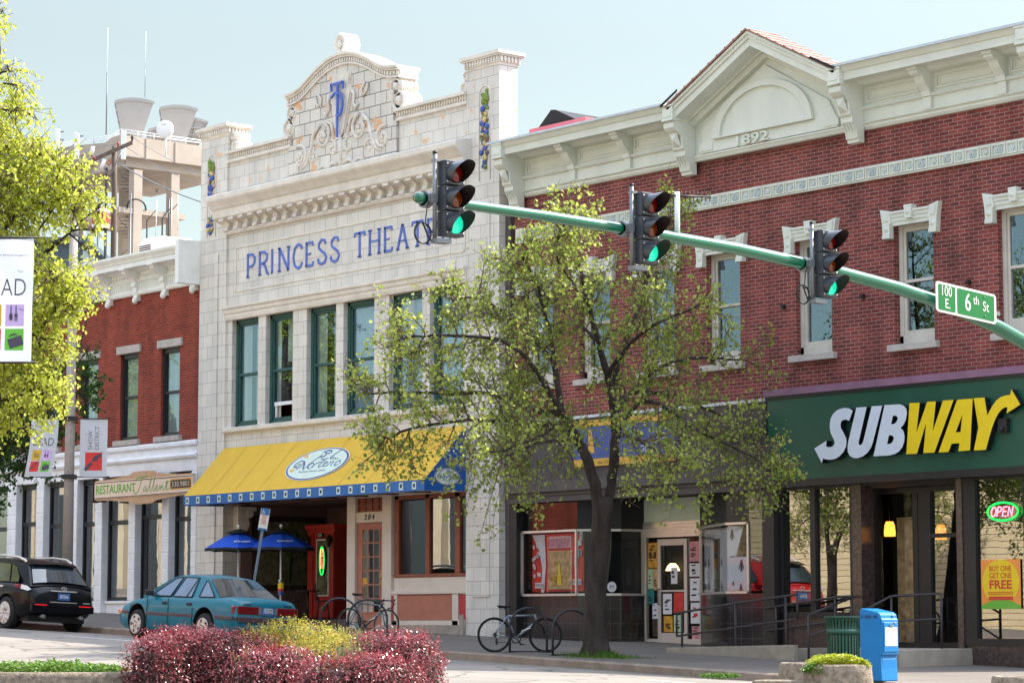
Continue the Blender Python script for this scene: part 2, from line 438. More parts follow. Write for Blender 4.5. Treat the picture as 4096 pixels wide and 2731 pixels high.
M['red_ins'] = pm('red_insulator', L(150,66,48), .4, .1, 5)
M['yellow_cloth'] = pm('yellow_canvas', L(216,176,60), .8, .05, 2.5, .1, 30)
M['yellow_seam'] = pm('stitched_yellow_seam', L(204,164,54), .85, .05, 3)
M['blue_val'] = pm('blue_canvas', L(58,106,168), .75, .06, 3)
M['blue_side'] = pm('deep_blue_canvas', L(14,82,160), .75, .08, 3)
M['umb_blue'] = pm('umbrella_blue_cloth', L(24,78,190), .7, .08, 6)
M['oval'] = pm('pale_mint_paint', L(206,222,208), .6, .04, 5)
M['ink'] = pm('slate_blue_ink', L(78,104,148), .6, .05, 5)
M['orange_ink'] = pm('orange_ink', L(224,176,96), .6, .05, 5)
M['beige_post'] = pm('beige_paint', L(200,176,162), .6, .06, 3)
M['salmon'] = pm('salmon_wood', L(176,112,92), .6, .1, 5)
M['brown_wood'] = pm('red_brown_wood', L(140,78,56), .5, .15, 6)
M['cream_paint'] = pm('cream_paint', L(214,200,188), .6, .06, 3)
M['red_paint'] = pm('red_paint', L(176,48,40), .5, .12, 4)
M['red_tile'] = pm('dark_red_panel', L(178,58,62), .6, .1, 6)
M['mauve'] = pm('mauve_plaster', L(122,96,90), .9, .1, 2, .2, 12)
M['mural'] = pm('painted_tree_panel', L(104,100,80), .7, .5, 5, detail=9)
M['dark_wood'] = pm('dark_wood', L(58,42,38), .6, .2, 6)
M['brass'] = pm('brass', L(190,150,80), .3, .1, 10, metal=.8)
M['floor_dark'] = pm('brown_floor', L(86,66,60), .7, .15, 4)
M['neon_red'] = emit_mat('neon_red', (1.0, .07, .07), 2.0)
M['neon_pink'] = emit_mat('neon_pink', (1.0, .16, .22), 1.7)
M['neon_green'] = emit_mat('neon_green', (.02, 1.0, .10), .8)
M['lamp_orange'] = emit_mat('orange_lamp_shade', (1.0, .32, .04), 1.2)
M['lamp_warm'] = emit_mat('warm_lamp_shade', (1.0, .62, .25), 1.6)
M['subgreen'] = pm('dark_green_fascia', L(26,78,64), .35, .12, 1.4)
M['subband'] = pm('mauve_band', L(134,98,122), .6, .15, 3)
M['sub_white'] = pm('white_letter_face', L(206,214,228), .35, .04, 6)
M['sub_yellow'] = pm('yellow_letter_face', L(232,200,30), .35, .04, 6)
M['black_side'] = pm('black_letter_return', L(22,24,26), .5, .1, 5)
M['fascia_dark'] = pm('charcoal_fascia', L(66,62,66), .45, .15, 2)
M['brown_lintel'] = pm('brown_grey_lintel', L(84,76,76), .6, .1, 3)
M['shop_black'] = pm('black_shopfront_frame', L(38,37,40), .4, .15, 4)
M['pink_stone'] = pm('polished_pink_stone', L(78,64,62), .15, .35, 14)
M['black_tile'] = brick_mat('black_glazed_tile', L(38,35,37), L(50,40,40), L(74,68,68), .31, .31, .006, rough=.12, bump=.3, offset=0, var=.8, spec=.6)
M['chrome'] = pm('aluminium_trim', L(206,200,196), .3, .06, 6, metal=.6)
M['alu'] = pm('aluminium_door_frame', L(206,192,186), .4, .05, 5, metal=.25)
M['paper'] = pm('white_paper', L(216,214,222), .8, .05, 3)
M['blue_sign'] = pm('blue_sign_face', L(66,84,140), .5, .05, 3)
M['yellow_sign'] = pm('yellow_sign_face', L(206,162,66), .5, .05, 3)
M['black_ink'] = pm('black_ink', L(44,44,50), .7, .05, 5)
M['tree_bark'] = pm('grey_brown_bark', L(58,50,47), .95, .45, 7, 1.0, 14, streak=.25)
M['twig'] = pm('twig_bark', L(96,76,70), .9, .2, 8)
M['leaf_c'] = leaf_mat('spring_leaf', L(112,134,50), L(188,196,98), .55, spec=.5)
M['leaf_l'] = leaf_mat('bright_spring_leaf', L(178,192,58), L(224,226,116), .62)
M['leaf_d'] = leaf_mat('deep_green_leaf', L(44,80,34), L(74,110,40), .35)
M['leaf_h'] = leaf_mat('barberry_leaf', L(112,34,40), L(184,84,92), .3, .22, 1.0)
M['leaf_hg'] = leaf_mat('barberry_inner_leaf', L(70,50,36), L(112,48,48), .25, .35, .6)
M['leaf_y'] = leaf_mat('golden_spirea_leaf', L(138,154,50), L(196,164,80), .4)
M['leaf_i'] = leaf_mat('iris_blade', L(104,122,78), L(150,160,120), .25)
M['leaf_g'] = leaf_mat('groundcover_leaf', L(70,110,40), L(120,150,56), .3)
M['leaf_yg'] = leaf_mat('yellow_green_sedum', L(176,180,44), L(150,160,50), .3)
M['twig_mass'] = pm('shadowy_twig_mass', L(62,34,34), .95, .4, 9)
M['soil'] = pm('soil', L(84,66,50), .95, .3, 6, .6, 20)
M['grass'] = leaf_mat('grass_blade', L(60,100,36), L(110,140,50), .3)
M['hsign'] = pm('highway_green', L(3,112,50), .4, .03, 3)
M['signwhite'] = pm('sign_white', L(222,220,212), .4, .03, 3)
M['arm_green'] = pm('green_enamel_pole', L(8,104,74), .12, .05, 3, coat=1.0)
M['sig_black'] = pm('black_signal_housing', L(58,62,68), .32, .08, 6, coat=.2)
M['visor_in'] = pm('black_visor_inside', L(40,32,30), .7, .1, 6)
M['lens_red'] = pm('red_lens', L(122,14,12), .2, .25, 20, coat=.5)
M['lens_amber'] = pm('amber_lens', L(132,56,12), .2, .25, 20, coat=.5)
M['lens_green'] = pm('green_lens_lit', (.01, .50, .30), .2, .25, 16, coat=.5, emit=.5)
M['teal'] = pm('teal_car_paint', L(0,104,124), .35, .04, 2, coat=.35, spec=.25)
M['suv_black'] = pm('black_car_paint', L(9,11,18), .3, .05, 2, coat=.2, spec=.15)
M['car_glass'] = pm('tinted_car_glass', L(40,52,62), .05, .05, 2, spec=.9, coat=.6)
M['car_glass2'] = pm('blue_tinted_car_glass', L(66,90,124), .05, .25, 2, spec=.9, coat=.6)
M['rubber'] = pm('tyre_rubber', L(30,30,32), .8, .15, 12)
M['trim_black'] = pm('black_plastic_trim', L(40,38,40), .6, .08, 8)
M['brown_strip'] = pm('brown_rubbing_strip', L(78,60,66), .5, .08, 8)
M['wheel'] = pm('silver_wheel', L(206,200,196), .35, .06, 8, metal=.4)
M['tail_red'] = pm('red_tail_lamp', L(112,12,20), .15, .15, 12, coat=.8)
M['reflector_glow'] = pm('glowing_red_reflector', L(216,26,36), .15, .1, 12, coat=.8, emit=.25)  # faint glow painted into the reflector, which has no lamp of its own
M['lamp_clear'] = pm('clear_lamp_lens', L(206,214,224), .1, .1, 12, coat=.8)
M['amber'] = pm('amber_marker_lens', L(216,120,70), .2, .1, 12, coat=.8)
M['plate'] = pm('blue_licence_plate', L(60,100,160), .4, .08, 30)
M['bike_silver'] = pm('silver_bike_frame', L(150,160,176), .3, .08, 8, metal=.4)
M['bike_grey'] = pm('grey_bike_frame', L(104,120,132), .3, .08, 8, metal=.4)
M['black_rack'] = pm('black_rack_tube', L(50,54,60), .5, .1, 8)
M['post_grey'] = pm('grey_sign_post', L(120,134,150), .5, .1, 8, metal=.3)
M['lamp_conc'] = pm('concrete_lamp_post', L(158,150,144), .85, .12, 8, .3, 60)
M['banner'] = leaf_mat('white_banner_cloth', L(226,230,238), L(226,230,238), .45, .8, .2)
M['b_yellow'] = pm('banner_yellow', L(206,172,60), .8, .05, 5)
M['b_lilac'] = pm('banner_lilac', L(204,178,226), .8, .05, 5)
M['b_red'] = pm('banner_red', L(206,62,58), .8, .08, 5)
M['b_green'] = pm('banner_green', L(112,190,70), .8, .05, 5)
M['ink_grey'] = pm('grey_ink', L(78,72,88), .8, .05, 5)
M['sign_tan'] = pm('tan_sign_board', L(232,206,184), .6, .05, 4)
M['sign_edge'] = pm('tan_brown_scroll', L(196,158,122), .6, .08, 4)
M['sign_green'] = pm('green_lettering', L(96,168,62), .6, .06, 5)
M['plaque'] = pm('dark_plaque', L(58,46,40), .5, .1, 5)
M['news_blue'] = pm('blue_newspaper_box', L(10,112,176), .4, .06, 3, coat=.12, spec=.25)
M['news_dark'] = pm('dark_blue_slot', L(8,60,110), .5, .1, 5)
M['can_green'] = pm('green_litter_bin', L(34,84,66), .4, .1, 6, coat=.3)
M['rail'] = pm('dark_bronze_rail', L(60,54,56), .5, .12, 6)
M['poster_red'] = pm('red_poster', L(206,60,52), .6, .2, 7)
M['poster_tan'] = pm('tan_poster', L(196,156,112), .6, .4, 9)
M['poster_yel'] = pm('golden_poster', L(206,150,50), .6, .3, 9)
M['poster_teal'] = pm('teal_poster', L(40,120,116), .6, .1, 9)
M['poster_green'] = pm('pale_green_poster', L(180,200,170), .6, .2, 9)
M['poster_dark'] = pm('dark_poster', L(70,56,52), .6, .4, 9)
M['poster_pink'] = pm('pink_poster', L(206,140,150), .6, .3, 9)
M['bogo_yel'] = pm('yellow_offer_poster', L(236,200,40), .5, .05, 5)
M['bogo_or'] = pm('orange_offer_poster', L(240,150,70), .5, .08, 5)
M['bogo_red'] = pm('red_offer_ink', L(206,70,50), .5, .05, 5)
M['bogo_green'] = pm('green_offer_poster', L(110,176,64), .5, .06, 5)
M['pink_canopy'] = pm('pink_canopy', L(220,116,128), .6, .08, 3)
M['black_cloth'] = pm('black_cover', L(30,30,34), .7, .15, 5)
M['limestone'] = pm('pale_limestone', L(196,182,156), .8, .1, 2)
M['siding'] = brick_mat('beige_siding', L(216,196,160), L(210,190,154), L(128,112,90), 60, .2, .012, rough=.7, bump=.4, var=.25)
M['g_a'] = pm('fruit_green', L(120,140,60), .35, .2, 9); M['g_b'] = pm('fruit_blue', L(70,96,170), .35, .2, 9)
M['g_p'] = pm('fruit_pink', L(196,160,170), .35, .2, 9); M['g_y'] = pm('fruit_yellow', L(206,186,110), .35, .2, 9); M['g_br'] = pm('fruit_brown', L(120,100,80), .4, .2, 9)

def asphalt_mat():
    mt = pm('worn_asphalt', L(196,186,176,k=.42), .88, .10, .5, .3, 60, spec=.3)
    n = mt.node_tree.nodes; l = mt.node_tree.links; b = n['Principled BSDF']          # hairline cracks and darker tar patches
    tc = n.new('ShaderNodeTexCoord'); vo = n.new('ShaderNodeTexVoronoi'); vo.feature = 'DISTANCE_TO_EDGE'; vo.inputs['Scale'].default_value = .45
    wn = n.new('ShaderNodeTexNoise'); wn.inputs['Scale'].default_value = 1.5; wm = n.new('ShaderNodeMix'); wm.data_type = 'RGBA'; wm.blend_type = 'ADD'; wm.inputs[0].default_value = .6
    l.new(tc.outputs['Object'], wn.inputs['Vector']); l.new(tc.outputs['Object'], wm.inputs[6]); l.new(wn.outputs['Color'], wm.inputs[7]); l.new(wm.outputs[2], vo.inputs['Vector'])
    cr = n.new('ShaderNodeValToRGB'); cr.color_ramp.elements[0].position = .006; cr.color_ramp.elements[0].color = (.5, .5, .5, 1); cr.color_ramp.elements[1].position = .02
    l.new(vo.outputs['Distance'], cr.inputs[0])
    pn = n.new('ShaderNodeTexNoise'); pn.inputs['Scale'].default_value = .22; pn.inputs['Detail'].default_value = 2; l.new(tc.outputs['Object'], pn.inputs['Vector'])
    pr = n.new('ShaderNodeValToRGB'); pr.color_ramp.elements[0].position = .52; pr.color_ramp.elements[1].position = .60; pr.color_ramp.elements[0].color = (1, 1, 1, 1); pr.color_ramp.elements[1].color = (.84, .85, .86, 1); l.new(pn.outputs['Fac'], pr.inputs[0])
    src = b.inputs['Base Color'].links[0].from_socket
    for o in (cr.outputs[0], pr.outputs[0]):
        mx = n.new('ShaderNodeMix'); mx.data_type = 'RGBA'; mx.blend_type = 'MULTIPLY'; mx.inputs[0].default_value = 1; l.new(src, mx.inputs[6]); l.new(o, mx.inputs[7]); src = mx.outputs[2]
    l.new(src, b.inputs['Base Color'])
    return mt
M['asphalt'] = asphalt_mat()
M['walk'] = brick_mat('concrete_pavement', L(120,112,106), L(113,106,100), L(76,72,68), 1.5, 1.5, .012, rough=.9, bump=.0, offset=0, var=.6, flat=True)
M['kerb'] = pm('stone_kerb', L(140,124,112), .9, .25, 3, .5, 20)
M['paintline'] = pm('worn_white_line', L(226,224,220), .7, .12, 6)
# ------------------------------------------------------------------ ground
def sheet(name, xs, ys, zfn, mat):
    mb = MB(); n = len(xs)
    vs = [(x, y, zfn(x, y)) for y in ys for x in xs]
    fs = [(j*n+i, j*n+i+1, (j+1)*n+i+1, (j+1)*n+i) for j in range(len(ys)-1) for i in range(n-1)]
    mb.add(vs, fs); o = mb.build(name, mat, fixn=False); o['kind'] = 'structure'; return o
XS = [-90, -60, -40, -30, -20, -15, -10, -5, 0, 5, 10, 15, 20, 25, 30, 40, 60, 90]
cl = lambda x: max(-90, min(90, x))
sheet('ground', [-3000, -400, -90, 90, 400, 3000], [-3000, -400, -60, 60, 400, 3000], lambda x, y: SL*cl(x)-.6, M['asphalt'])
sheet('road', XS, [WK-.05, -17, -16, -15, -14.5, -13, -11.5, -10, -8.5, -8, -7, -6.2, KY+.05], lambda x, y: gz(x, min(max(y, WK+1e-3), KY-1e-3)), M['asphalt'])
sheet('sidewalk', [x for x in XS if x <= 30], [KY+.16, -4, -2, 0, 2, 5], lambda x, y: gz(x, y), M['walk'])
sheet('west_sidewalk', XS, [-60, -40, -30, -22, WK-.16], lambda x, y: gz(x, y), M['walk'])
mb = MB()
for i in range(-60, 30, 2):        # kerb stones, one run of two-metre blocks
    a, b = i+.004, i+1.996
    vs = []
    for x in (a, b):
        z = SL*x
        vs += [(x, KY-.02, z-.5), (x, KY-.01, z-.085), (x, KY+.02, z-.062), (x, KY+.158, z-.06), (x, KY+.158, z-.5)]
    mb.add(vs, [(0,1,2,3,4), (9,8,7,6,5), (0,5,6,1), (1,6,7,2), (2,7,8,3), (3,8,9,4)])
k = mb.build('kerb', M['kerb']); k['kind'] = 'structure'
mb = MB()
for i in range(-60, 60, 2):
    a, b = i, i+1.99; z0, z1 = SL*a, SL*b
    mb.add([(a, WK-.158, z0-.6), (a, WK-.158, z0-.079), (a, WK+.01, z0-.08), (a, WK+.01, z0-.6), (b, WK-.158, z1-.6), (b, WK-.158, z1-.079), (b, WK+.01, z1-.08), (b, WK+.01, z1-.6)],
           [(0,1,2,3), (7,6,5,4), (0,4,5,1), (1,5,6,2), (2,6,7,3)])
k = mb.build('west_kerb', M['kerb']); k['kind'] = 'structure'
mb = MB()
for x0, x1, y in [(-30, -27, -9.3), (-21, -18, -9.3), (-12, -9, -9.3), (-3, 0, -9.3), (6, 9, -9.3), (15, 18, -9.3), (-26, -23, -13.4), (-14, -11, -13.4), (-2, 1, -13.4), (10, 13, -13.4)]:
    mb.poly([(x, yy, gz(x, yy)+.004) for x, yy in ((x0, y-.05), (x1, y-.05), (x1, y+.05), (x0, y+.05))])
o = mb.build('road_markings', M['paintline'], fixn=False); o['kind'] = 'structure'
# ------------------------------------------------------------------ theatre
th = thing('theatre_building', 'white glazed terracotta theatre with curved gable, blue lettering and green framed windows', 'building', (-6.1, 0, 0))
FX = lambda u, v, y=0.0: Vector((u, y, v))
mb = MB()
mb.box(-12.45, -11.2, 0, .55, -.6, 13.02); mb.box(-1.17, 0.02, 0, .55, -.6, 13.02)          # piers
W6 = [(-10.97, -9.76), (-9.42, -8.22), (-7.62, -6.37), (-6.06, -4.80), (-4.20, -2.91), (-2.62, -1.36)]
wy = .06
mb.box(-11.2, -1.17, wy, .5, 8.12, 11.0)
mb.box(-11.2, -1.17, wy, .5, 4.6, 5.32)
xs = [-11.2] + [v for p in W6 for v in p] + [-1.17]
for a, b in zip(xs[0::2], xs[1::2]): mb.box(a, b, wy, .42, 5.32, 8.12)
mb.box(-11.2, -1.17, wy, .5, 11.0, 12.33)                                                        # parapet wall
mb.box(-5.48, -1.17, wy+.02, .5, 3.3, 4.6)
mb.build('facade_wall', M['terra'], th)
mb = MB()                                                                                           # pilaster strips down the piers
for x0, x1 in ((-12.12, -11.55), (-.87, -.3)):
    mb.box(x0, x1, -.03, 0, .9, 9.9)
mb.build('pier_panel', M['terra'], th, split=True)
# shell behind the facade
mb = MB()
mb.box(-12.42, -12.2, .55, 20, -.6, 10.7); mb.box(-.2, .02, .55, 20, -.6, 10.7); mb.box(-12.2, -.2, .5, 20, 10.5, 10.7); mb.box(-12.2, -.2, 19.8, 20, -.6, 10.5)
mb.box(-12.2, -.2, .5, 20, 4.62, 4.8); mb.box(-12.2, -.2, 3.8, 4, 4.8, 10.5)
mb.build('building_shell', M['brick_l'], th)
# cornice
mb = MB()
def corn(x0, x1):
    mb.sweep_x([(.06, 10.66), (-.24, 10.78), (-.26, 10.8), (-.26, 11.0), (-.30, 11.02), (-.36, 11.1), (-.45, 11.2), (-.47, 11.24), (-.47, 11.36), (-.44, 11.38), (.06, 11.46)], x0, x1)
x = -11.55
corn(-11.5, -1.0)
mb.sweep_x([(.06, 10.36), (-.02, 10.36), (-.06, 10.42), (-.06, 10.46), (.06, 10.46)], -11.2, -1.17)
mb.build('cornice', M['terra_trim'], th, bevel=.012)
for i in range(23):                                                                                # scroll brackets
    xc = -11.12 + i*.445
    b = MB(); y0, z0 = .06, 10.76
    prof = [(y0, 10.40), (-.0, 10.40), (-.06, 10.44), (-.085, 10.5), (-.07, 10.56), (-.04, 10.6), (-.06, 10.66), (-.12, 10.7), (-.21, 10.72), (-.23, 10.77), (y0, 10.77)]
    b.prism(prof, xc-.085, xc+.085, 'yz'); b.box(xc-.11, xc+.11, -.235, y0, 10.71, 10.772)
    b.lathe([(.05, -.1), (.05, .1)], (xc, -.05, 10.48), 10, 'x')
    b.build('bracket', M['terra_relief'], th)
# joints of the crown blocks
# parapet coping with egg-and-dart
def eggs(mb, x0, x1, y, z0, z1, step=.095, d=.035):
    n = int(abs(x1-x0)/step)
    for i in range(n):
        xa = x0+(x1-x0)*(i+.18)/n; xb = x0+(x1-x0)*(i+.82)/n
        mb.prism([(xa, z1), (xb, z1), (xb, z0+.05), ((xa+xb)/2, z0), (xa, z0+.05)], y-d, y+.02)
mb = MB()
for x0, x1 in ((-11.2, -8.32), (-3.88, -1.17)):
    mb.box(x0, x1, -.02, .55, 12.28, 12.36); mb.box(x0, x1, .02, .53, 12.36, 12.5); mb.box(x0, x1, -.09, .58, 12.5, 12.57)
    eggs(mb, x0, x1, .02, 12.365, 12.495)
mb.build('parapet_coping', M['terra_trim'], th)
for x0, x1 in ((-12.45, -11.2), (-1.17, .02)):
    mb = MB()
    mb.box(x0-.02, x1+.02, -.02, .57, 13.02, 13.08); mb.box(x0-.04, x1+.04, -.04, .6, 13.08, 13.22); mb.box(x0-.1, x1+.1, -.1, .66, 13.22, 13.26); mb.box(x0-.13, x1+.13, -.13, .69, 13.26, 13.34)
    eggs(mb, x0-.04, x1+.04, -.04, 13.085, 13.215)
    n = 6
    for i in range(n):
        a, b = -.04+.64*(i+.18)/n, -.04+.64*(i+.82)/n
        mb.prism([(a, 13.215), (b, 13.215), (b, 13.13), ((a+b)/2, 13.085), (a, 13.13)], x1+.03, x1+.075, 'yz')
    mb.build('pier_cap', M['terra_trim'], th)
# scroll consoles standing against the piers
for x0, sgn in ((-11.2, 1), (-1.17, -1)):
    mb = MB()
    for cx, cz, r_ in ((.13, 12.98, .13), (.2, 12.70, .17)):
        mb.lathe([(0, .1), (r_*.5, .1), (r_*.55, .06), (r_*.8, .06), (r_*.85, .1), (r_, .1), (r_, .55), (0, .55)], (x0+sgn*cx, 0, cz), 16, 'y')
    mb.box(x0, x0+sgn*.2, .12, .55, 12.57, 13.0)
    mb.build('scroll_console', M['terra_trim'], th)
# gable
GX = -6.1
half = [(0, 14.33), (.3, 14.31), (.6, 14.25), (.95, 14.12), (1.2, 14.0), (1.45, 13.87), (1.65, 13.77), (1.85, 13.70), (2.1, 13.66), (2.36, 13.64)]
top = [(GX+u, v) for u, v in reversed(half)] + [(GX-u, v) for u, v in half[1:]]
mb = MB()
wall = [(GX+2.1, 12.3), (GX+2.1, 13.4)] + [(GX+min(u, 2.1)*1.0, v-.26) for u, v in reversed(half)] + [(GX-min(u, 2.1), v-.26) for u, v in half[1:]] + [(GX-2.1, 13.4), (GX-2.1, 12.3)]
mb.prism(wall, .0, .52)
mb.box(GX-2.24, GX+2.24, -.03, .05, 11.45, 12.3)
mb.build('gable_wall', M['terra_top'], th)
mb = MB()
for i in range(len(top)-1):
    (xa, za), (xb, zb) = top[i], top[i+1]
    for y0, y1, d0, d1 in ((-.12, .62, 0, -.06), (-.07, .58, -.06, -.12), (-.0, .55, -.12, -.25), (-.05, .56, -.25, -.3)):
        mb.prism([(xa, za+d1), (xb, zb+d1), (xb, zb+d0), (xa, za+d0)], y0, y1)
    L_ = math.hypot(xb-xa, zb-za); k = max(1, int(L_/.09))
    for j in range(k):
        f0, f1 = (j+.2)/k, (j+.8)/k
        mb.prism([(xa+(xb-xa)*f0, za+(zb-za)*f0-.13), (xa+(xb-xa)*f1, za+(zb-za)*f1-.13), (xa+(xb-xa)*f1, za+(zb-za)*f1-.23), (xa+(xb-xa)*f0, za+(zb-za)*f0-.23)], -.045, .02)
for s in (-1, 1):                                                                                  # end returns and side scrolls
    for cx, cz, r_ in ((2.17, 13.15, .2), (2.29, 12.78, .25)):
        c = (GX+s*cx, 0, cz)
        mb.lathe([(0, -.02), (r_*.45, -.02), (r_*.5, .04), (r_*.75, .04), (r_*.8, -.02), (r_, -.02), (r_, .55), (0, .55)], c, 18, 'y')
        for q in range(9):
            yy = .06+q*.055
            mb.lathe([(r_+.012, yy), (r_+.012, yy+.025)], c, 18, 'y')
    mb.box(GX+s*2.05, GX+s*2.3, .04, .5, 12.5, 13.4)
mb.build('gable_coping', M['terra_trim'], th)
mb = MB()                                                                                           # shell finial
mb.lathe([(0, -.0), (.13, -.02), (.16, -.06), (.2, -.06), (.235, -.02), (.24, .1), (.24, .42), (0, .42)], (GX-.08, .0, 14.56), 22, 'y', sy=1.25)
mb.box(GX-.3, GX+.14, 0, .45, 14.25, 14.36)
for q in range(9):
    a = R(-150+q*15-0); a = R(30+q*15)
    mb.tube([(GX-.08, -.03, 14.45), (GX-.08+.13*math.cos(a), -.03, 14.45+.22*math.sin(a))], .018, 5)
mb.build('shell_finial', M['terra_trim'], th)
# monogram and relief ornament
mb = MB()
def bar3(pts, w_, y, d=.05):
    q = MB(); stroke(q, pts, w_, lambda u, v: Vector((u, y, v)))
    n = len(pts)
    mb.add([Vector(p) for p in q.v] + [Vector(p)+Vector((0, -d, 0)) for p in q.v], [tuple(f) for f in q.f] + [tuple(i+len(q.v) for i in f) for f in q.f] +
           [(i, i+1, i+1+len(q.v), i+len(q.v)) for i in list(range(n-1)) + list(range(n, 2*n-1))] + [(0, n, 3*n, 2*n), (n-1, 2*n-1, 4*n-1, 3*n-1)])
bar3([(GX-.28, 13.55), (GX+.24, 13.55)], .06, -.12); bar3([(GX-.26, 13.56), (GX-.26, 13.38)], .05, -.12); bar3([(GX+.22, 13.56), (GX+.22, 13.38)], .05, -.12)
bar3([(GX-.0, 13.5), (GX-.0, 12.9), (GX-.01, 12.2)], [.07, .065, .04], -.12)
bar3([(GX-.26, 13.22), (GX-.12, 13.32)] + arc(GX+.02, 13.02, .2, .29, 95, -110, 12), .055, -.125)
mb.build('monogram', M['blue_tile'], th)
mb = MB()
shield = [(GX-.36, 13.72), (GX-.2, 13.78), (GX, 13.74), (GX+.2, 13.82), (GX+.36, 13.74), (GX+.33, 13.5), (GX+.4, 13.3), (GX+.3, 12.9), (GX+.16, 12.4), (GX, 12.15), (GX-.16, 12.4), (GX-.3, 12.9), (GX-.4, 13.3), (GX-.33, 13.5)]
mb.prism(shield, -.07, .02)
mb.prism([(GX+(u-GX)*1.12, 13.0+(v-13.0)*1.06) for u, v in shield], -.03, .02)
def ribbon(pts, r_): mb.tube([(u, -.03, v) for u, v in pts], r_, 6)
for s in (-1, 1):
    X = lambda pts: [(GX+s*u, v) for u, v in pts]
    ribbon(X(spiral(.78, 12.34, .34, .05, 100, 560, 26)), [.045]*27)
    ribbon(X(spiral(1.74, 11.95, .32, .06, 60, 520, 26)), [.045]*27)
    ribbon(X([(.3, 12.2), (.4, 12.6), (.62, 12.7), (.78, 12.68)]), .04)
    ribbon(X([(.9, 12.66), (1.15, 12.45), (1.25, 12.1), (1.45, 11.75), (1.7, 11.64)]), .05)
    ribbon(X(spiral(1.2, 11.85, .2, .03, 200, -200, 18)), .03)
    ribbon(X(spiral(.35, 11.98, .22, .04, 80, 480, 18)), .035)
    ribbon(X([(.1, 11.55), (.35, 11.62), (.55, 11.5), (.75, 11.6), (1.0, 11.52)]), .05)
    ribbon(X([(.45, 13.35), (.55, 13.2), (.5, 13.0), (.62, 12.85), (.7, 12.95)]), .045)
    ribbon(X([(.9, 13.1), (.85, 13.3), (1.0, 13.45)]), .03); ribbon(X([(.85, 13.1), (1.05, 13.2), (1.1, 13.4)]), .03)
    for cx, cz, r_ in ((.78, 12.34, .17), (1.74, 11.95, .18)):                                    # rosettes
        for q in range(6):
            a = PI/3*q; mb.ball((GX+s*cx+r_*.55*math.cos(a), -.03, cz+r_*.55*math.sin(a)), r_*.34, 7, 5, sq=(1, .6, 1))
        mb.ball((GX+s*cx, -.05, cz), r_*.25, 7, 5)
ribbon([(GX, 12.2), (GX, 11.5)], .06)
for q in range(5): mb.ball((GX, -.05, 11.95-q*.09), .055, 7, 5)
mb.build('relief_ornament', M['terra_relief'], th)
# fruit garlands set into the piers
random.seed(4)
for x, z0, z1, n in ((-11.92, 11.42, 12.42, 34), (-11.95, 10.5, 10.95, 16), (-.5, 10.7, 12.45, 60)):
    mb = MB(); pal = [0, 1, 2, 3, 4]
    for i in range(n):
        f = i/(n-1); z = z1+(z0-z1)*f
        wd = .12 if f < .85 else .06
        c = 0 if f < .2 else (random.choice([1, 1, 2, 3, 0, 4]) if f < .92 else random.choice([1, 0]))
        mb.ball((x+random.uniform(-wd, wd), -.015+random.uniform(-.02, .0), z+random.uniform(-.03, .03)), random.uniform(.045, .075), 7, 5, c, (1, .6, 1))
    mb.build('fruit_garland', [M['g_a'], M['g_b'], M['g_p'], M['g_y'], M['g_br']], th)
for x in (-11.92, -.5):
    mb = MB(); mb.tube([(x+u, -.005, v) for u, v in [(-.2, 10.4), (-.2, 12.35)] + arc(0, 12.4, .2, .2, 180, 0, 8) + [(.2, 12.35), (.2, 10.4)]], .016, 5)
    mb.build('pier_moulding', M['terra_trim'], th)
# lettering
GL = {'P': [[(.12, 0), (.12, 1)], [(.12, .97), (.6, .95), (.82, .8), (.8, .6), (.6, .47), (.15, .44)], [(.0, .02), (.28, .02)]],
      'R': [[(.12, 0), (.12, 1)], [(.12, .97), (.55, .96), (.8, .82), (.76, .62), (.55, .5), (.15, .48)], [(.5, .5), (.7, .25), (.82, .02), (.98, .02)], [(.0, .02), (.28, .02)]],
      'I': [[(.2, 0), (.2, 1)], [(.06, .02), (.34, .02)], [(.06, .98), (.34, .98)]],
      'N': [[(.12, 0), (.12, 1)], [(.12, 1), (.86, 0)], [(.86, 0), (.86, 1)], [(.0, .98), (.2, .98)], [(.74, .98), (1, .98)], [(0, .02), (.26, .02)]],
      'C': [[(.88, .78), (.8, .93), (.55, 1), (.25, .88), (.1, .5), (.22, .14), (.55, 0), (.8, .08), (.9, .24)]],
      'E': [[(.12, 0), (.12, 1)], [(.04, .97), (.74, .97), (.76, .84)], [(.12, .5), (.56, .52)], [(.04, .03), (.76, .03), (.8, .18)]],
      'S': [[(.78, .82), (.68, .96), (.42, 1), (.16, .88), (.14, .68), (.4, .54), (.7, .42), (.84, .24), (.7, .06), (.4, 0), (.14, .08), (.06, .24)]],
      'T': [[(.46, 0), (.46, 1)], [(.02, .84), (.04, .97), (.88, .97), (.9, .84)], [(.3, .02), (.62, .02)]],
      'H': [[(.12, 0), (.12, 1)], [(.82, 0), (.82, 1)], [(.12, .54), (.82, .54)], [(0, .02), (.26, .02)], [(.7, .02), (.96, .02)], [(0, .98), (.26, .98)], [(.7, .98), (.96, .98)]],
      'A': [[(.08, 0), (.46, 1)], [(.46, 1), (.84, 0)], [(.2, .34), (.72, .34)], [(-.02, .02), (.2, .02)], [(.72, .02), (.96, .02)]]}
mb = MB()
def fat(poly, w_, y=.06, d=.022):
    bar = []
    q = MB(); stroke(q, poly, w_, lambda u, v: Vector((u, y-d, v))); n = len(poly)
    mb.add([Vector(p) for p in q.v] + [Vector(p)+Vector((0, d, 0)) for p in q.v], [tuple(f) for f in q.f] + [(i, i+1, i+1+2*n, i+2*n) for i in list(range(n-1))+list(range(n, 2*n-1))])
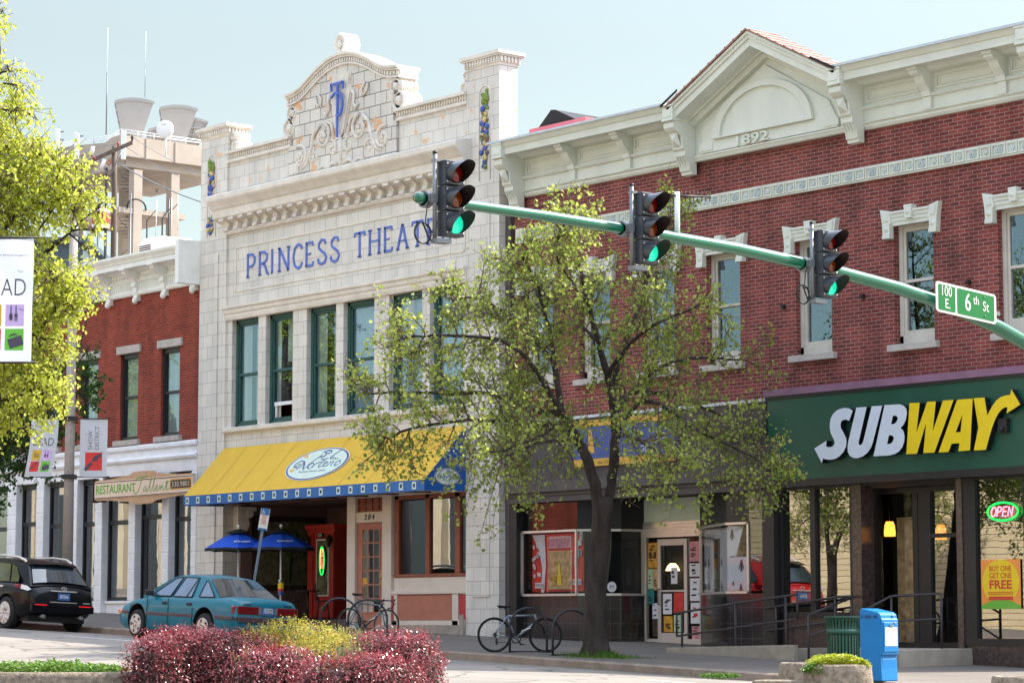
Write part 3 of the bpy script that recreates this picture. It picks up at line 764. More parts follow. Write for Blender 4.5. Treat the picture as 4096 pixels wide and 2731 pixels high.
def word(s, x0, x1, z0, h, wds):
    tot = sum(wds[c] for c in s)+.16*(len(s)-1); sc_ = (x1-x0)/tot; x = x0
    for c in s:
        for pl in GL[c]: fat([(x+u*wds[c]*sc_, z0+v*h) for u, v in pl], .066 if len(pl) > 2 or abs(pl[0][1]-pl[1][1]) > .3 else .04)
        x += (wds[c]+.16)*sc_
WD = {'P': .8, 'R': .85, 'I': .38, 'N': .95, 'C': .85, 'E': .75, 'S': .8, 'T': .85, 'H': .95, 'A': .9}
word('PRINCESS', -10.32, -6.18, 9.16, .61, WD); mb.build('name_lettering', M['blue_tile'], th)
mb = MB(); word('THEATRE', -5.62, -1.75, 9.16, .61, WD); mb.build('name_lettering', M['blue_tile'], th)
mb = MB()
for a, b, c, d in ((-10.82, -1.3, 9.98, 10.02), (-10.82, -1.3, 8.84, 8.88), (-10.84, -10.80, 8.84, 10.02), (-1.32, -1.28, 8.84, 10.02)): mb.box(a, b, wy-.02, wy, c, d)
mb.build('name_panel_border', M['terra_trim'], th)
mb = MB()
mb.sweep_x([(wy, 8.10), (-.0, 8.12), (-.02, 8.2), (-.02, 8.26), (-.05, 8.3), (-.06, 8.38), (-.1, 8.42), (-.1, 8.48), (wy, 8.5)], -11.24, -1.17)
mb.sweep_x([(wy, 5.17), (-.05, 5.19), (-.07, 5.22), (-.07, 5.3), (wy, 5.34)], -11.22, -1.17)
mb.build('window_course', M['terra_trim'], th)
# windows
random.seed(7)
for i, (a, b) in enumerate(W6):
    z0, z1 = 5.33, 8.11; y = .19
    mb = MB()
    for bx in ((a, a+.1, z0, z1), (b-.1, b, z0, z1), (a, b, z1-.1, z1), (a, b, z0, z0+.09)): mb.box(bx[0], bx[1], y, y+.14, bx[2], bx[3])
    for bx in ((a+.1, a+.15, z0, z1), (b-.15, b-.1, z0, z1)): mb.box(bx[0], bx[1], y+.03, y+.12, bx[2]+.09, bx[3]-.1)
    zr = 6.68
    mb.box(a+.1, b-.1, y+.02, y+.11, zr-.03, zr+.04)
    mb.box(a+.1, b-.1, y+.03, y+.1, z1-.16, z1-.1); mb.box(a+.1, b-.1, y+.03, y+.1, z0+.09, z0+.16)
    wn = mb.build('window', M['green_frame'], th, bevel=.006)
    p = MB(); p.box(a+.15, b-.15, y+.06, y+.066, zr+.04, z1-.16); p.build('upper_pane', M['glass_up'], wn)
    lo = zr-.03
    p = MB(); p.box(a+.15, b-.15, y+.075, y+.081, z0+(.5 if i == 1 else .16), lo); p.build('lower_pane', M['glass_up'], wn)
    if i == 1:
        p = MB(); p.box(a+.15, b-.15, y+.05, y+.1, z0+.46, z0+.55); p.box(a+.2, a+.24, y+.05, y+.09, z0+.16, z0+.46); p.box(b-.24, b-.2, y+.05, y+.09, z0+.16, z0+.46); p.build('raised_sash_rail', M['white_plastic'], wn)
    c = MB()
    def folds(x0, x1, zb, zt, yy):
        n = max(4, int((x1-x0)/.03)); 
        q = [(x0+(x1-x0)*k/n, yy+.018*math.sin(k*1.7)+.01*math.sin(k*.6)) for k in range(n+1)]
        c.add([(u, v, zb) for u, v in q]+[(u, v, zt) for u, v in q], [(k, k+1, n+2+k, n+1+k) for k in range(n)])
    if i == 0: folds(a+.1, a+.55, z0, z1, .32); folds(b-.5, b-.1, z0, z1, .36)
    elif i == 1: folds(a+.1, a+.3, z0, z1, .36); folds(a+.5, b, 6.9, z1, .4)
    elif i == 2: folds(a+.1, a+.5, z0, z1, .34); folds(a+.75, b-.1, z0, z1, .38)
    else: folds(a+.05, b-.05, 5.4 if i != 3 else z0, z1, .36)
    c.build('curtain', M['curtain'] if i < 3 else M['blind'], wn, fixn=False)
# ground floor: posts, door, display window, vestibule
mb = MB()
mb.box(-5.81, -5.48, .02, .3, -.3, 3.4); mb.box(-4.39, -4.03, .02, .3, -.3, 3.4); mb.box(-5.48, -4.39, .06, .3, 2.70, 2.96)
mb.build('door_post', M['cream_paint'], th, bevel=.01)
mb = MB(); mb.box(-12.2, -1.17, .5, 5, 3.35, 3.45); mb.build('vestibule_ceiling', M['mauve'], th)
d = MB(); x0, x1 = -5.46, -4.41
d.box(x0, x1, .1, .15, .2, 2.69)
for i in range(4): xx = -5.27+i*.235; d.box(xx-.018, xx+.018, .085, .1, .56, 2.55)
for i in range(7): zz = .56+i*(1.99/6); d.box(-5.27, -4.565, .087, .1, zz-.016, zz+.016)
dr = d.build('glazed_door', M['salmon'], th)
p = MB(); p.box(-5.26, -4.57, .092, .098, .57, 2.54); p.build('pane', M['glass_shop'], dr)
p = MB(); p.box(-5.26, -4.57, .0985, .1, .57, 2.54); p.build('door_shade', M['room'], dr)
p = MB(); p.box(-4.5, -4.42, .06, .1, 1.2, 1.55); p.ball((-4.46, .04, 1.38), .035); p.build('handle', M['brass'], dr)
p = MB(); p.box(-5.24, -5.06, .088, .0915, 1.23, 1.38); p.build('notice', M['poster_yel'], dr)
t = MB(); t.box(-5.47, -4.40, .14, .18, 2.96, 3.35)
for i in range(5): xx = -5.47+i*.2675; t.box(xx-.02, xx+.02, .11, .14, 2.96, 3.35)
for zz in (2.97, 3.13, 3.3): t.box(-5.47, -4.4, .112, .14, zz-.02, zz+.02)
t.build('transom_lattice', M['brown_wood'], th)
mb = MB(); put_text(mb, '204', .13, (-4.94, .055, 2.77), (1, 0, 0), (0, 0, 1), shear=.2, space=1.6, thick=.012); mb.build('house_number', M['dark_wood'], th)
mb = MB()
for a, b in ((-4.0, -3.84), (-2.82, -2.66), (-1.71, -1.53), (-1.19, -1.168)): mb.box(a, b, .1, .24, 1.43, 3.4)
mb.box(-4.0, -1.17, .08, .24, 1.37, 1.45); mb.box(-4.0, -1.17, .1, .24, 3.2, 3.35)
dw = mb.build('display_window', M['brown_wood'], th, bevel=.008)
for a, b in ((-3.84, -2.82), (-2.66, -1.71), (-1.53, -1.19)):
    p = MB(); p.box(a, b, .16, .166, 1.45, 3.2); p.build('pane', M['glass_shop'], dw)
mb = MB(); mb.box(-4.03, -1.17, .1, .4, .2, 1.37); mb.box(-4.03, -1.17, .03, .1, .98, 1.06); mb.box(-4.03, -3.83, .05, .1, .26, .98); mb.box(-1.74, -1.52, .05, .1, .26, .98); mb.box(-4.03, -1.17, .05, .1, .26, .37)
mb.build('stall_riser', M['cream_paint'], th, bevel=.006)
mb = MB(); mb.box(-3.82, -1.75, .075, .1, .38, .97); mb.build('salmon_panel', M['salmon'], th)
mb = MB(); mb.box(-1.5, -1.18, .06, .1, .4, .95); mb.box(-4.02, -3.95, .03, .1, .35, .95); mb.build('red_panel', M['red_tile'], th)
mb = MB(); mb.box(-4.6, -1.17, -.06, .4, -.5, .26); mb.box(-1.3, -1.17, -.09, -.06, -.3, .5); mb.build('concrete_base', M['concrete'], th)
mb = MB(); mb.box(-11.2, -5.81, .3, 3.4, -.3, .40); mb.box(-5.81, -4.03, .1, 1.2, -.3, .2); mb.build('vestibule_floor', M['floor_dark'], th)
mb = MB(); mb.box(-11.2, -5.5, 3.3, 3.5, .4, 3.4); mb.box(-11.35, -11.2, .55, 3.5, .3, 3.4); mb.box(-5.81, -5.5, .3, 3.4, .3, 3.4); mb.box(-5.5, -1.17, 1.1, 1.2, .2, 3.4)
mb.build('vestibule_wall', M['mauve'], th)
mb = MB(); mb.box(-11.2, -11.15, .9, 3.2, 1.15, 3.1); pn = mb.build('mural', M['dark_wood'], th)
mb = MB(); mb.box(-11.15, -11.14, 1.05, 3.05, 1.3, 2.95); mb.build('tree_painting', M['mural'], pn)
mb = MB()
random.seed(2)
for i in range(70):
    a, q = random.uniform(0, 2*PI), random.uniform(0, .62)
    mb.ball((-11.13, 2.05+q*math.cos(a)*1.1, 2.3+q*math.sin(a)*.75), random.uniform(.03, .07), 6, 4, sq=(.2, 1, 1))
mb.tube([(-11.13, 2.05, 1.4), (-11.13, 2.03, 1.8), (-11.13, 2.1, 2.2)], .04, 6)
mb.build('painted_foliage', M['leaf_d'], pn, fixn=False)
mb = MB()                                                                                           # carved bracket at the pier
q = [(.3, 2.5), (.3, 3.3), (.85, 3.3), (.88, 3.22), (.7, 3.15), (.62, 3.0), (.66, 2.85), (.6, 2.7), (.45, 2.55), (.42, 2.4)]
mb.prism(q, -11.19, -10.95, 'yz'); mb.lathe([(.1, -.0), (.1, .28)], (-11.2, .66, 3.12), 12, 'x'); mb.lathe([(.07, -.0), (.07, .28)], (-11.2, .47, 2.5), 12, 'x')
mb.build('carved_console', M['terra_relief'], th)
# red entrance
yb = 2.0
mb = MB(); mb.box(-10.2, -9.05, yb, 3.3, .45, 2.72); mb.box(-10.28, -8.98, yb-.08, 3.3, 2.72, 2.84); mb.box(-10.24, -9.0, yb-.04, 3.3, 2.66, 2.72)
for a, b in ((-10.2, -9.98), (-9.2, -9.05)): mb.box(a, b, yb-.04, yb, .45, 2.66)
rd = mb.build('red_doorway', M['red_paint'], th, bevel=.008)
mb = MB(); mb.box(-9.82, -9.28, yb-.03, yb, 1.0, 2.46); fr = mb.build('door_window', M['white_plastic'], rd)
mb = MB(); mb.box(-9.79, -9.31, yb-.036, yb-.031, 1.03, 2.43); mb.build('pane', M['mural'], fr)
mb = MB(); mb.box(-9.62, -9.4, yb-.06, yb, .66, .74); mb.build('letter_plate', M['brass'], rd)
mb = MB()
for x in (-10.09, -9.12): mb.ball((x, yb-.14, 2.5), .07, 8, 6); mb.lathe([(.03, 0), (.05, .1), (.09, .22)], (x, yb-.14, 2.24), 10); mb.box(x-.015, x+.015, yb-.14, yb, 2.46, 2.5)
mb.build('wall_lantern', M['dark_metal'], rd)
mb = MB(); mb.box(-9.68, -9.5, yb-.075, yb-.04, 2.5, 2.62); mb.build('number_plaque', M['black_ink'], rd)
mb = MB(); put_text(mb, '206', .08, (-9.59, yb-.08, 2.525), (1, 0, 0), (0, 0, 1)); mb.build('number_206', M['paper'], rd)
# neon sign (a thing of its own)
nn = thing('neon_open_sign', 'upright neon sign with red letters in a narrow green oval on the red doorway', 'neon sign', (-9.46, yb-.09, 1.9))
mb = MB(); mb.lathe([(0, 0), (.115, 0), (.115, .04), (0, .04)], (0, 0, 0), 24, 'y', sy=3.35); mb.build('backing', M['black_ink'], nn, local=True)
mb = MB(); mb.tube([(.095*math.cos(2*PI*i/36), -.02, .36*math.sin(2*PI*i/36)) for i in range(37)], .011, 6, cap=False); mb.build('oval_tube', M['neon_green'], nn, local=True, fixn=False)
mb = MB()
for ch, zc in zip('OPEN', (.2, .07, -.06, -.19)):
    pl = {'O': [arc(0, .05, .035, .048, 0, 360, 14)], 'P': [[(-.03, 0), (-.03, .1)], [(-.03, .1)] + arc(.0, .07, .035, .03, 90, -90, 6) + [(-.03, .04)]], 'E': [[(.035, .1), (-.03, .1), (-.03, 0), (.035, 0)], [(-.03, .05), (.025, .05)]], 'N': [[(-.03, 0), (-.03, .06)] + arc(0, .06, .03, .04, 180, 0, 8) + [(.03, 0)]]}[ch]
    for q in pl: mb.tube([(u, -.025, zc+v) for u, v in q], .0095, 6)
mb.build('open_letters', M['neon_red'], nn, local=True)
# ------------------------------------------------------------------ brick corner block, 1892
bk = thing('brick_building', 'dark red brick block dated 1892 with sage bracketed cornice and two shopfronts', 'building', (8, .3, 0))
XB0, XB1, YB = .03, 15.8, .3
WC = [1.05, 2.95, 4.98, 6.95, 9.50, 12.14, 14.68]
HW = .49
mb = MB()
mb.box(XB0, XB1, YB, YB+.35, 7.98, 10.95); mb.box(XB0, XB1, YB, YB+.35, 4.6, 5.47)
xs = [XB0]+[v for c in WC for v in (c-HW, c+HW)]+[XB1]
for a, b in zip(xs[0::2], xs[1::2]): mb.box(a, b, YB, YB+.35, 5.47, 7.98)
mb.box(XB1-.35, XB1, YB+.35, 22, -1.5, 10.95)
mb.build('brick_wall', M['brick_r'], bk)
mb = MB()
mb.box(XB0, XB1-.35, YB+.36, 22, 10.6, 10.8); mb.box(XB0, XB1-.35, 21.7, 22, -1, 10.6); mb.box(XB0, XB1-.36, YB+.4, 22, 4.55, 4.7); mb.box(XB0, XB1-.36, 4.5, 4.6, 4.7, 10.6)
mb.box(XB0+.0, XB0+.2, YB+.36, 22, -1, 10.6)
mb.build('building_shell', M['brick_r'], bk)
# cornice
mb = MB()
segs = [(.3, 6.0), (10.85, XB1)]
for x0, x1 in segs:
    mb.sweep_x([(.3, 9.88), (.24, 9.88), (.2, 9.93), (.2, 9.97), (.15, 10.0), (.15, 10.02), (.3, 10.02)], x0, x1)     # foot moulding
    mb.box(x0, x1, .2, .3, 10.02, 10.95)
    mb.sweep_x([(.2, 10.26), (.14, 10.27), (.12, 10.3), (.14, 10.33), (.2, 10.34)], x0, x1)
    mb.sweep_x([(.2, 10.72), (.06, 10.74), (-.05, 10.80), (-.36, 10.80), (-.36, 10.80), (-.36, 10.78), (-.385, 10.78), (-.385, 10.93), (-.42, 10.95), (-.46, 11.02), (-.48, 11.05), (.3, 11.05), (.3, 10.72)], x0, x1)
mb.build('cornice', M['trim'], bk)
mb = MB()
for x0, x1 in segs: mb.sweep_x([(-.52, 11.045), (-.53, 11.05), (-.53, 11.1), (.6, 11.16), (.6, 11.05), (-.4, 11.052)], x0-(.1 if x0 < 1 else .0), x1)
mb.build('coping', M['coping'], bk)
def big_bracket(xc):
    b = MB(); w_ = .155
    pr = [(.2, 9.62), (.05, 9.62), (.04, 9.68), (.0, 9.70), (-.03, 9.86), (-.1, 9.98), (-.14, 10.0), (-.14, 10.1), (-.2, 10.14), (-.24, 10.38), (-.34, 10.48), (-.4, 10.5), (-.46, 10.56), (-.47, 10.66), (-.42, 10.7), (-.5, 10.72), (-.5, 11.0), (.2, 11.0)]
    b.prism(pr, xc-w_, xc+w_, 'yz')
    b.box(xc-w_-.02, xc+w_+.02, -.52, .1, 11.0, 11.044); b.box(xc-w_-.015, xc+w_+.015, -.515, -.2, 10.7, 10.735)
    b.box(xc-w_+.05, xc+w_-.05, -.515, -.49, 10.78, 10.94)
    b.add([(xc-.11, -.2, 10.17), (xc+.11, -.2, 10.17), (xc+.11, -.33, 10.46), (xc-.11, -.33, 10.46), (xc, -.36, 10.3)], [(0,1,4), (1,2,4), (2,3,4), (3,0,4)])
    for k in range(4): xx = xc-.12+k*.08; b.prism([(.0, 9.7), (-.06, 9.86), (-.15, 9.99), (-.1, 9.99), (-.0, 9.86), (.06, 9.7)], xx-.017, xx+.017, 'yz')
    b.build('large_bracket', M['trim'], bk, bevel=.006)
for xc in (.52, 6.14, 10.86, 15.5): big_bracket(xc)
def small_bracket(xc):
    b = MB(); w_ = .11
    b.prism([(.22, 10.26), (.1, 10.26), (.08, 10.36), (-.05, 10.5), (-.12, 10.62), (-.2, 10.63), (-.25, 10.67), (-.25, 10.71), (-.3, 10.72), (-.3, 10.81), (.22, 10.81)], xc-w_, xc+w_, 'yz')
    b.box(xc-w_+.01, xc+w_-.01, .13, .2, 10.02, 10.26); b.box(xc-w_-.012, xc+w_+.012, -.312, .0, 10.75, 10.775)
    b.build('small_bracket', M['trim'], bk, bevel=.005)
for xc in (2.38, 4.2, 12.68, 14.5): small_bracket(xc)
def frames(mb, x0, x1, z0, z1, y, t=.03, d=.02):
    mb.box(x0, x1, y-d, y, z0, z0+t); mb.box(x0, x1, y-d, y, z1-t, z1); mb.box(x0, x0+t, y-d, y, z0+t, z1-t); mb.box(x1-t, x1, y-d, y, z0+t, z1-t)
mb = MB(); q = [.68, 2.27, 2.49, 4.09, 4.31, 5.98]; q2 = [11.02, 12.57, 12.79, 14.39, 14.61, 15.32]
for s_ in (q, q2):
    for a, b in zip(s_[0::2], s_[1::2]): frames(mb, a+.08, b-.08, 10.4, 10.68, .2, .035, .03); frames(mb, a+.16, b-.16, 10.46, 10.62, .2, .02, .015)
mb.build('frieze_panel', M['trim'], bk)
# pediment
PXC, PY = 8.5, -.5
mb = MB()
tri = [(6.3, 9.9), (10.7, 9.9), (10.7, 10.9), (8.5, 12.0), (6.3, 10.9)]
mb.prism(tri, .17, .32)
mb.sweep_x([(.17, 9.88), (.13, 9.89), (.1, 9.95), (.08, 9.97), (.08, 10.0), (.17, 10.02)], 6.3, 10.72)
arcp = [(PXC-.15+1.42*math.cos(R(a)), 10.3+.98*math.sin(R(a))) for a in range(0, 181, 9)]
arcq = [(PXC-.15+1.2*math.cos(R(a)), 10.3+.86*math.sin(R(a))) for a in range(0, 181, 9)]
mb.prism([(6.55, 10.24), (6.55, 10.55), (8.4, 11.6), (10.15, 10.6), (10.35, 10.24)], .11, .17)
mb.prism(arcp+list(reversed(arcq)), .02, .115); mb.prism(arcq, .085, .112); mb.box(PXC-1.57, PXC+1.27, .02, .11, 10.265, 10.3)
mb.box(6.5, 10.4, .09, .17, 10.02, 10.24)
for x in (6.5, 10.05): mb.box(x, x+.4, .07, .09, 10.06, 10.2)
mb.build('pediment_wall', M['trim'], bk)
def rake(mb, pts_out, t0, t1, y0, y1):
    """sloping mouldings of the gable, thickness from t0 to t1 measured downwards"""
    (xa, za), (xm, zm), (xb, zb) = pts_out
    for (p, q_) in (((xa, za), (xm, zm)), ((xm, zm), (xb, zb))):
        mb.prism([(p[0], p[1]-t0), (q_[0], q_[1]-t0), (q_[0], q_[1]-t1), (p[0], p[1]-t1)], y0, y1)
mb = MB()
O = [(6.12, 10.98), (8.5, 12.2), (10.88, 10.98)]
rake(mb, O, .0, .06, -.5, .25); rake(mb, O, .06, .14, -.46, .25); rake(mb, O, .14, .3, -.42, .25); rake(mb, O, .3, .34, -.05, .25); rake(mb, O, .34, .46, .04, .25)
mb.build('raking_cornice', M['trim'], bk)
mb = MB()
rake(mb, [(6.1, 11.02), (8.5, 12.25), (10.9, 11.02)], .0, .035, -.54, .3)
for k in range(10):
    f = (k+.5)/10
    for s in (-1, 1): x = 8.5+s*2.4*f; z = 12.25-1.23*f; mb.obox((x, -.12, z+.008), (.02, 0, -s*.01), (0, .42, 0), (0, 0, .012))
mb.build('gable_roof', M['roof_metal'], bk)
mb = MB(); mb.prism([(10.3, 11.36), (10.95, 11.04), (10.9, 11.0), (10.25, 11.33)], -.55, -.545); mb.prism([(6.0, 11.0), (6.5, 11.27), (6.5, 11.32), (5.95, 11.04)], -.552, -.54); mb.build('torn_roof_edge', M['black_cloth'], bk)
mb = MB(); put_text(mb, '1892', .19, (8.08, .088, 10.035), (1, 0, 0), (0, 0, 1), width=.92, shear=0, bold=.012, thick=.05); mb.build('date_numerals', M['trim'], bk)
mb = MB()
random.seed(5)
for x in (8.0, 8.22, 8.4): mb.poly([(x, .076, 10.03), (x+.05, .076, 10.03), (x+.04, .076, 9.99), (x+.01, .076, 9.99)])
mb.build('rust_stain', M['rust'], bk)
# ornamental band
mb = MB(); mb.box(.62, XB1, .24, .3, 8.87, 9.15); mb.box(.36, .62, .2, .3, 8.84, 9.18); mb.box(.62, XB1, .225, .24, 9.125, 9.15); mb.box(.62, XB1, .225, .24, 8.87, 8.895)
x = .66; k = 0; md = MB()
while x < XB1-.4:
    wd = .27 if k % 2 == 0 else .36
    frames(mb, x, x+wd-.03, 8.905, 9.118, .24, .022, .035)
    r_ = .055 if k % 2 == 0 else .088
    md.lathe([(0, -.01), (r_*.3, -.014), (r_*.6, .008), (r_*.85, .0), (r_, .002), (r_, .03)], (x+wd/2-.015, .215, 9.012), 12, 'y')
    if k % 2:
        for t in range(4): a = R(45*t); md.obox((x+wd/2-.015, .205, 9.012), (.08*math.cos(a), 0, .08*math.sin(a)), (0, .006, 0), (-.008*math.sin(a), 0, .008*math.cos(a)))
    x += wd; k += 1
mb.build('ornamental_band', M['trim'], bk); md.build('band_medallion', M['medal'], bk)
# upper windows
def upper_window(c):
    a, b, y = c-HW, c+HW, YB+.13
    mb = MB()
    for bx in ((a, a+.09, 5.6, 7.98), (b-.09, b, 5.6, 7.98), (a+.09, b-.09, 7.86, 7.98), (a, b, 5.47, 5.78)): mb.box(bx[0], bx[1], y, y+.16, bx[2], bx[3])
    for s in (a+.09, b-.15): mb.box(s, s+.06, y+.04, y+.13, 5.78, 7.86)
    mb.box(a+.15, b-.15, y+.03, y+.1, 6.8, 6.86); mb.box(a+.15, b-.15, y+.04, y+.1, 7.79, 7.86); mb.box(a+.15, b-.15, y+.05, y+.12, 5.78, 5.88)
    w_ = mb.build('window', M['cream_frame'], bk, bevel=.005)
    p = MB(); p.box(a+.15, b-.15, y+.07, y+.075, 6.86, 7.79); p.build('upper_pane', M['glass_up'], w_)
    p = MB(); p.box(a+.15, b-.15, y+.09, y+.095, 5.88, 6.8); p.build('lower_pane', M['glass_up'], w_)
    mb = MB(); mb.box(c-.62, c+.62, YB-.12, YB+.13, 5.47-.001, 5.6); mb.build('window_sill', M['lintel'], bk, bevel=.008)
    h = MB(); y0 = YB-.09
    for s in (-1, 1):
        X = lambda u: c+s*u
        h.prism([(X(.74), 8.24), (X(.5), 8.19), (X(.47), 7.95), (X(.5), 7.93), (X(.5), 7.66), (X(.67), 7.66), (X(.69), 7.96)], y0-.03, YB)
        h.prism([(X(.68), 8.18), (X(.56), 8.16), (X(.53), 8.0), (X(.64), 8.0)], y0-.05, y0-.03)
        h.lathe([(0, 0), (.05, 0), (.06, .02)], (X(.585), y0-.04, 7.84), 10, 'y')
        h.box(X(.49), X(.68), y0-.045, y0-.03, 7.66, 7.74)
    h.sweep_x([(YB, 7.9), (y0+.03, 7.9), (y0+.03, 7.97), (y0+.01, 7.98), (y0+.01, 8.05), (y0-.01, 8.06), (y0-.01, 8.12), (y0-.04, 8.13), (y0-.04, 8.17), (YB, 8.2)], c-.51, c+.51)
    h.prism([(c-.1, 8.26), (c+.1, 8.26), (c+.07, 8.0), (c-.07, 8.0)], y0-.07, YB); h.ball((c, y0-.07, 8.12), .05, 8, 5, sq=(1, .5, 1))
    h.build('window_hood', M['trim'], bk)
for c in WC[:7]: upper_window(c)
mb = MB()
for c in (8.69, 10.84, 13.5): mb.box(c-.04, c+.04, YB-.08, YB, 6.58, 6.66)
mb.build('wall_anchor', M['dark_metal'], bk, split=True)
# ---------------- bookstore front
SX0, SX1 = .2, 8.40
mb = MB()
mb.box(SX0, SX1, .05, .4, 3.42, 4.72); mb.build('shop_fascia', M['fascia_dark'], bk)
mb = MB(); mb.box(SX0, SX1, -.0, .4, 4.72, 4.78); mb.build('fascia_flashing', M['coping'], bk)
mb = MB(); mb.box(SX0, SX1, .0, .5, 3.18, 3.42); mb.box(SX0, SX1, .1, .6, 2.96, 3.18); mb.box(SX0, SX1, .06, .3, 3.1, 3.14); mb.build('shop_lintel', M['brown_lintel'], bk)
mb = MB(); mb.box(SX0, .46, .14, .5, -.6, 3.0); mb.box(8.2, 8.52, .1, .5, -1, 3.0); mb.build('shop_post', M['shop_black'], bk, split=True)
mb = MB(); mb.box(-.02+.03, .2, .18, .42, -.5, 9.6); mb.build('corner_joint', M['brown_lintel'], bk)
# display left: front pane then an angled return to the recessed door
DX = [(.46, .3), (3.35, .3), (3.62, .75), (3.72, 1.6)]
def wallpath(mb, pts, z0, z1, t=.06):
    for (xa, ya), (xb, yb_) in zip(pts, pts[1:]):
        d_ = Vector((xb-xa, yb_-ya, 0)); L_ = d_.length; d_.normalize(); nrm = Vector((-d_.y, d_.x, 0))
        mb.obox(((xa+xb)/2+nrm.x*t/2, (ya+yb_)/2+nrm.y*t/2, (z0+z1)/2), d_*(L_/2), nrm*(t/2), (0, 0, (z1-z0)/2))
left = [(.46, .3), (2.34, .3), (3.0, 1.0), (3.1, 1.6)]
right = [(4.92, 1.6), (5.0, 1.45), (6.98, .3), (7.64, .3), (8.2, .3)]
mb = MB(); wallpath(mb, left, -.6, .9); mb.build('tiled_stall_riser', M['black_tile'], bk); mb = MB(); wallpath(mb, right, -.8, .9); mb.build('tiled_stall_riser', M['black_tile'], bk)
mb = MB(); wallpath(mb, left[1:], 2.36, 3.0); mb.build('black_transom', M['shop_black'], bk); mb = MB(); wallpath(mb, [right[0], right[1], right[2], (8.2, .3)], 2.36, 3.0); mb.build('black_transom', M['shop_black'], bk)
mb = MB()
def trimpath(mb, pts, z, t=.05, d=.04):
    for (xa, ya), (xb, yb_) in zip(pts, pts[1:]):
        d_ = Vector((xb-xa, yb_-ya, 0)); L_ = d_.length; d_.normalize(); nrm = Vector((d_.y, -d_.x, 0))
        mb.obox(((xa+xb)/2+nrm.x*d/2, (ya+yb_)/2+nrm.y*d/2, z), d_*(L_/2), nrm*(d/2), (0, 0, t/2))
for z in (.925, 2.32): trimpath(mb, left, z); trimpath(mb, right[:4], z)
for x, y in ((.48, .28), (2.34, .27), (7.62, .28), (3.08, 1.55), (4.94, 1.55)): mb.box(x-.025, x+.025, y-.02, y+.03, .9, 2.34)
mb.build('display_trim', M['chrome'], bk)
g = MB(); wallpath(g, left, .95, 2.3, .01); g.build('display_pane', M['glass_disp'], bk); g = MB(); wallpath(g, right[:4], .95, 2.3, .01); g.build('display_pane', M['glass_disp'], bk)
g = MB(); g.box(.5, 2.34, .31, .315, 2.36, 2.94); g.box(7.64, 8.2, .29, .296, .95, 2.94); g.build('transom_pane', M['glass'], bk, split=True)
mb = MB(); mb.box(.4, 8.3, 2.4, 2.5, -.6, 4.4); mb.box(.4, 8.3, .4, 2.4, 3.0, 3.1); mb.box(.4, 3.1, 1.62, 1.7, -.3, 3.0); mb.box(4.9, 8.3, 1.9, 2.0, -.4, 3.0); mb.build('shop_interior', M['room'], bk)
# window display: red poster board, banner curtain, tan poster with golden tower, cards
db = MB(); db.box(.56, 2.3, .52, .54, 1.0, 2.27); dbo = db.build('display_board', M['poster_red'], bk)
p = MB(); p.prism([(.6, 2.26), (1.02, 2.26), (1.06, 1.6), (1.0, .98), (.9, .98), (.94, 1.5), (.84, 1.9)], .49, .5); p.build('white_drape', M['paper'], dbo)
p = MB(); p.box(1.14, 1.92, .5, .51, 1.05, 1.9); p.build('tan_poster', M['poster_tan'], dbo)
p = MB(); p.box(1.16, 1.9, .5, .51, 1.95, 2.22); p.build('pink_poster', M['poster_pink'], dbo)
p = MB(); p.prism([(1.44, 1.14), (1.6, 1.14), (1.54, 1.6), (1.52, 1.68), (1.5, 1.6)], .485, .495); p.build('golden_tower', M['bogo_yel'], dbo)
random.seed(11); p = MB()
for i in range(16): x, z = random.uniform(.6, .95), random.uniform(1.3, 2.1); p.box(x, x+.06, .475, .482, z, z+.08)
for i in range(9): x, z = random.uniform(1.96, 2.22), random.uniform(1.5, 2.2); p.box(x, x+.09, .48, .488, z, z+.13)
p.build('white_card', M['paper'], dbo)
p = MB(); p.box(.72, 1.0, .46, .47, 1.08, 1.2); p.box(1.98, 2.26, .48, .49, 1.14, 1.26); mc = p.build('caption_card', M['paper'], dbo)
p = MB(); put_text(p, 'MERGE', .06, (.86, .455, 1.11), (1, 0, 0), (0, 0, 1)); put_text(p, 'MERGE', .06, (2.12, .475, 1.17), (1, 0, 0), (0, 0, 1)); p.build('merge_text', M['black_ink'], mc)
p = MB()
for i in range(24): x, z = random.uniform(1.18, 1.86), random.uniform(1.1, 1.85); p.box(x, x+random.uniform(.03, .12), .49, .494, z, z+random.uniform(.02, .05))
p.build('poster_detail', M['poster_yel'], dbo)
# stickers on the return pane
d_ = Vector((.66, .7, 0)).normalized(); n_ = Vector((d_.y, -d_.x, 0))
for nm, mt, f in (('blue_sticker', 'blue_sign', .47), ('white_sticker', 'paper', .78)):
    c_ = Vector((2.34, .3, 0)).lerp(Vector((3.0, 1.0, 0)), f)+n_*.012
    p = MB(); p.add([c_+d_*(.1*math.cos(2*PI*i/20))+Vector((0, 0, 1.09+.115*math.sin(2*PI*i/20))) for i in range(20)], [tuple(range(20))]); so_ = p.build(nm, M[mt], bk, fixn=False)
    p = MB(); c2 = c_+n_*.004
    if nm[0] == 'w': put_text(p, 'M', .08, c2+Vector((0, 0, 1.05)), d_, (0, 0, 1)); p.build('sticker_mark', M['ink_grey'], so_, fixn=False)
    else: stroke(p, arc(0, 0, .05, .05, -120, 120, 8), .015, lambda u, v: c2+d_*u+Vector((0, 0, 1.09+v))); p.build('sticker_mark', M['paper'], so_, fixn=False)
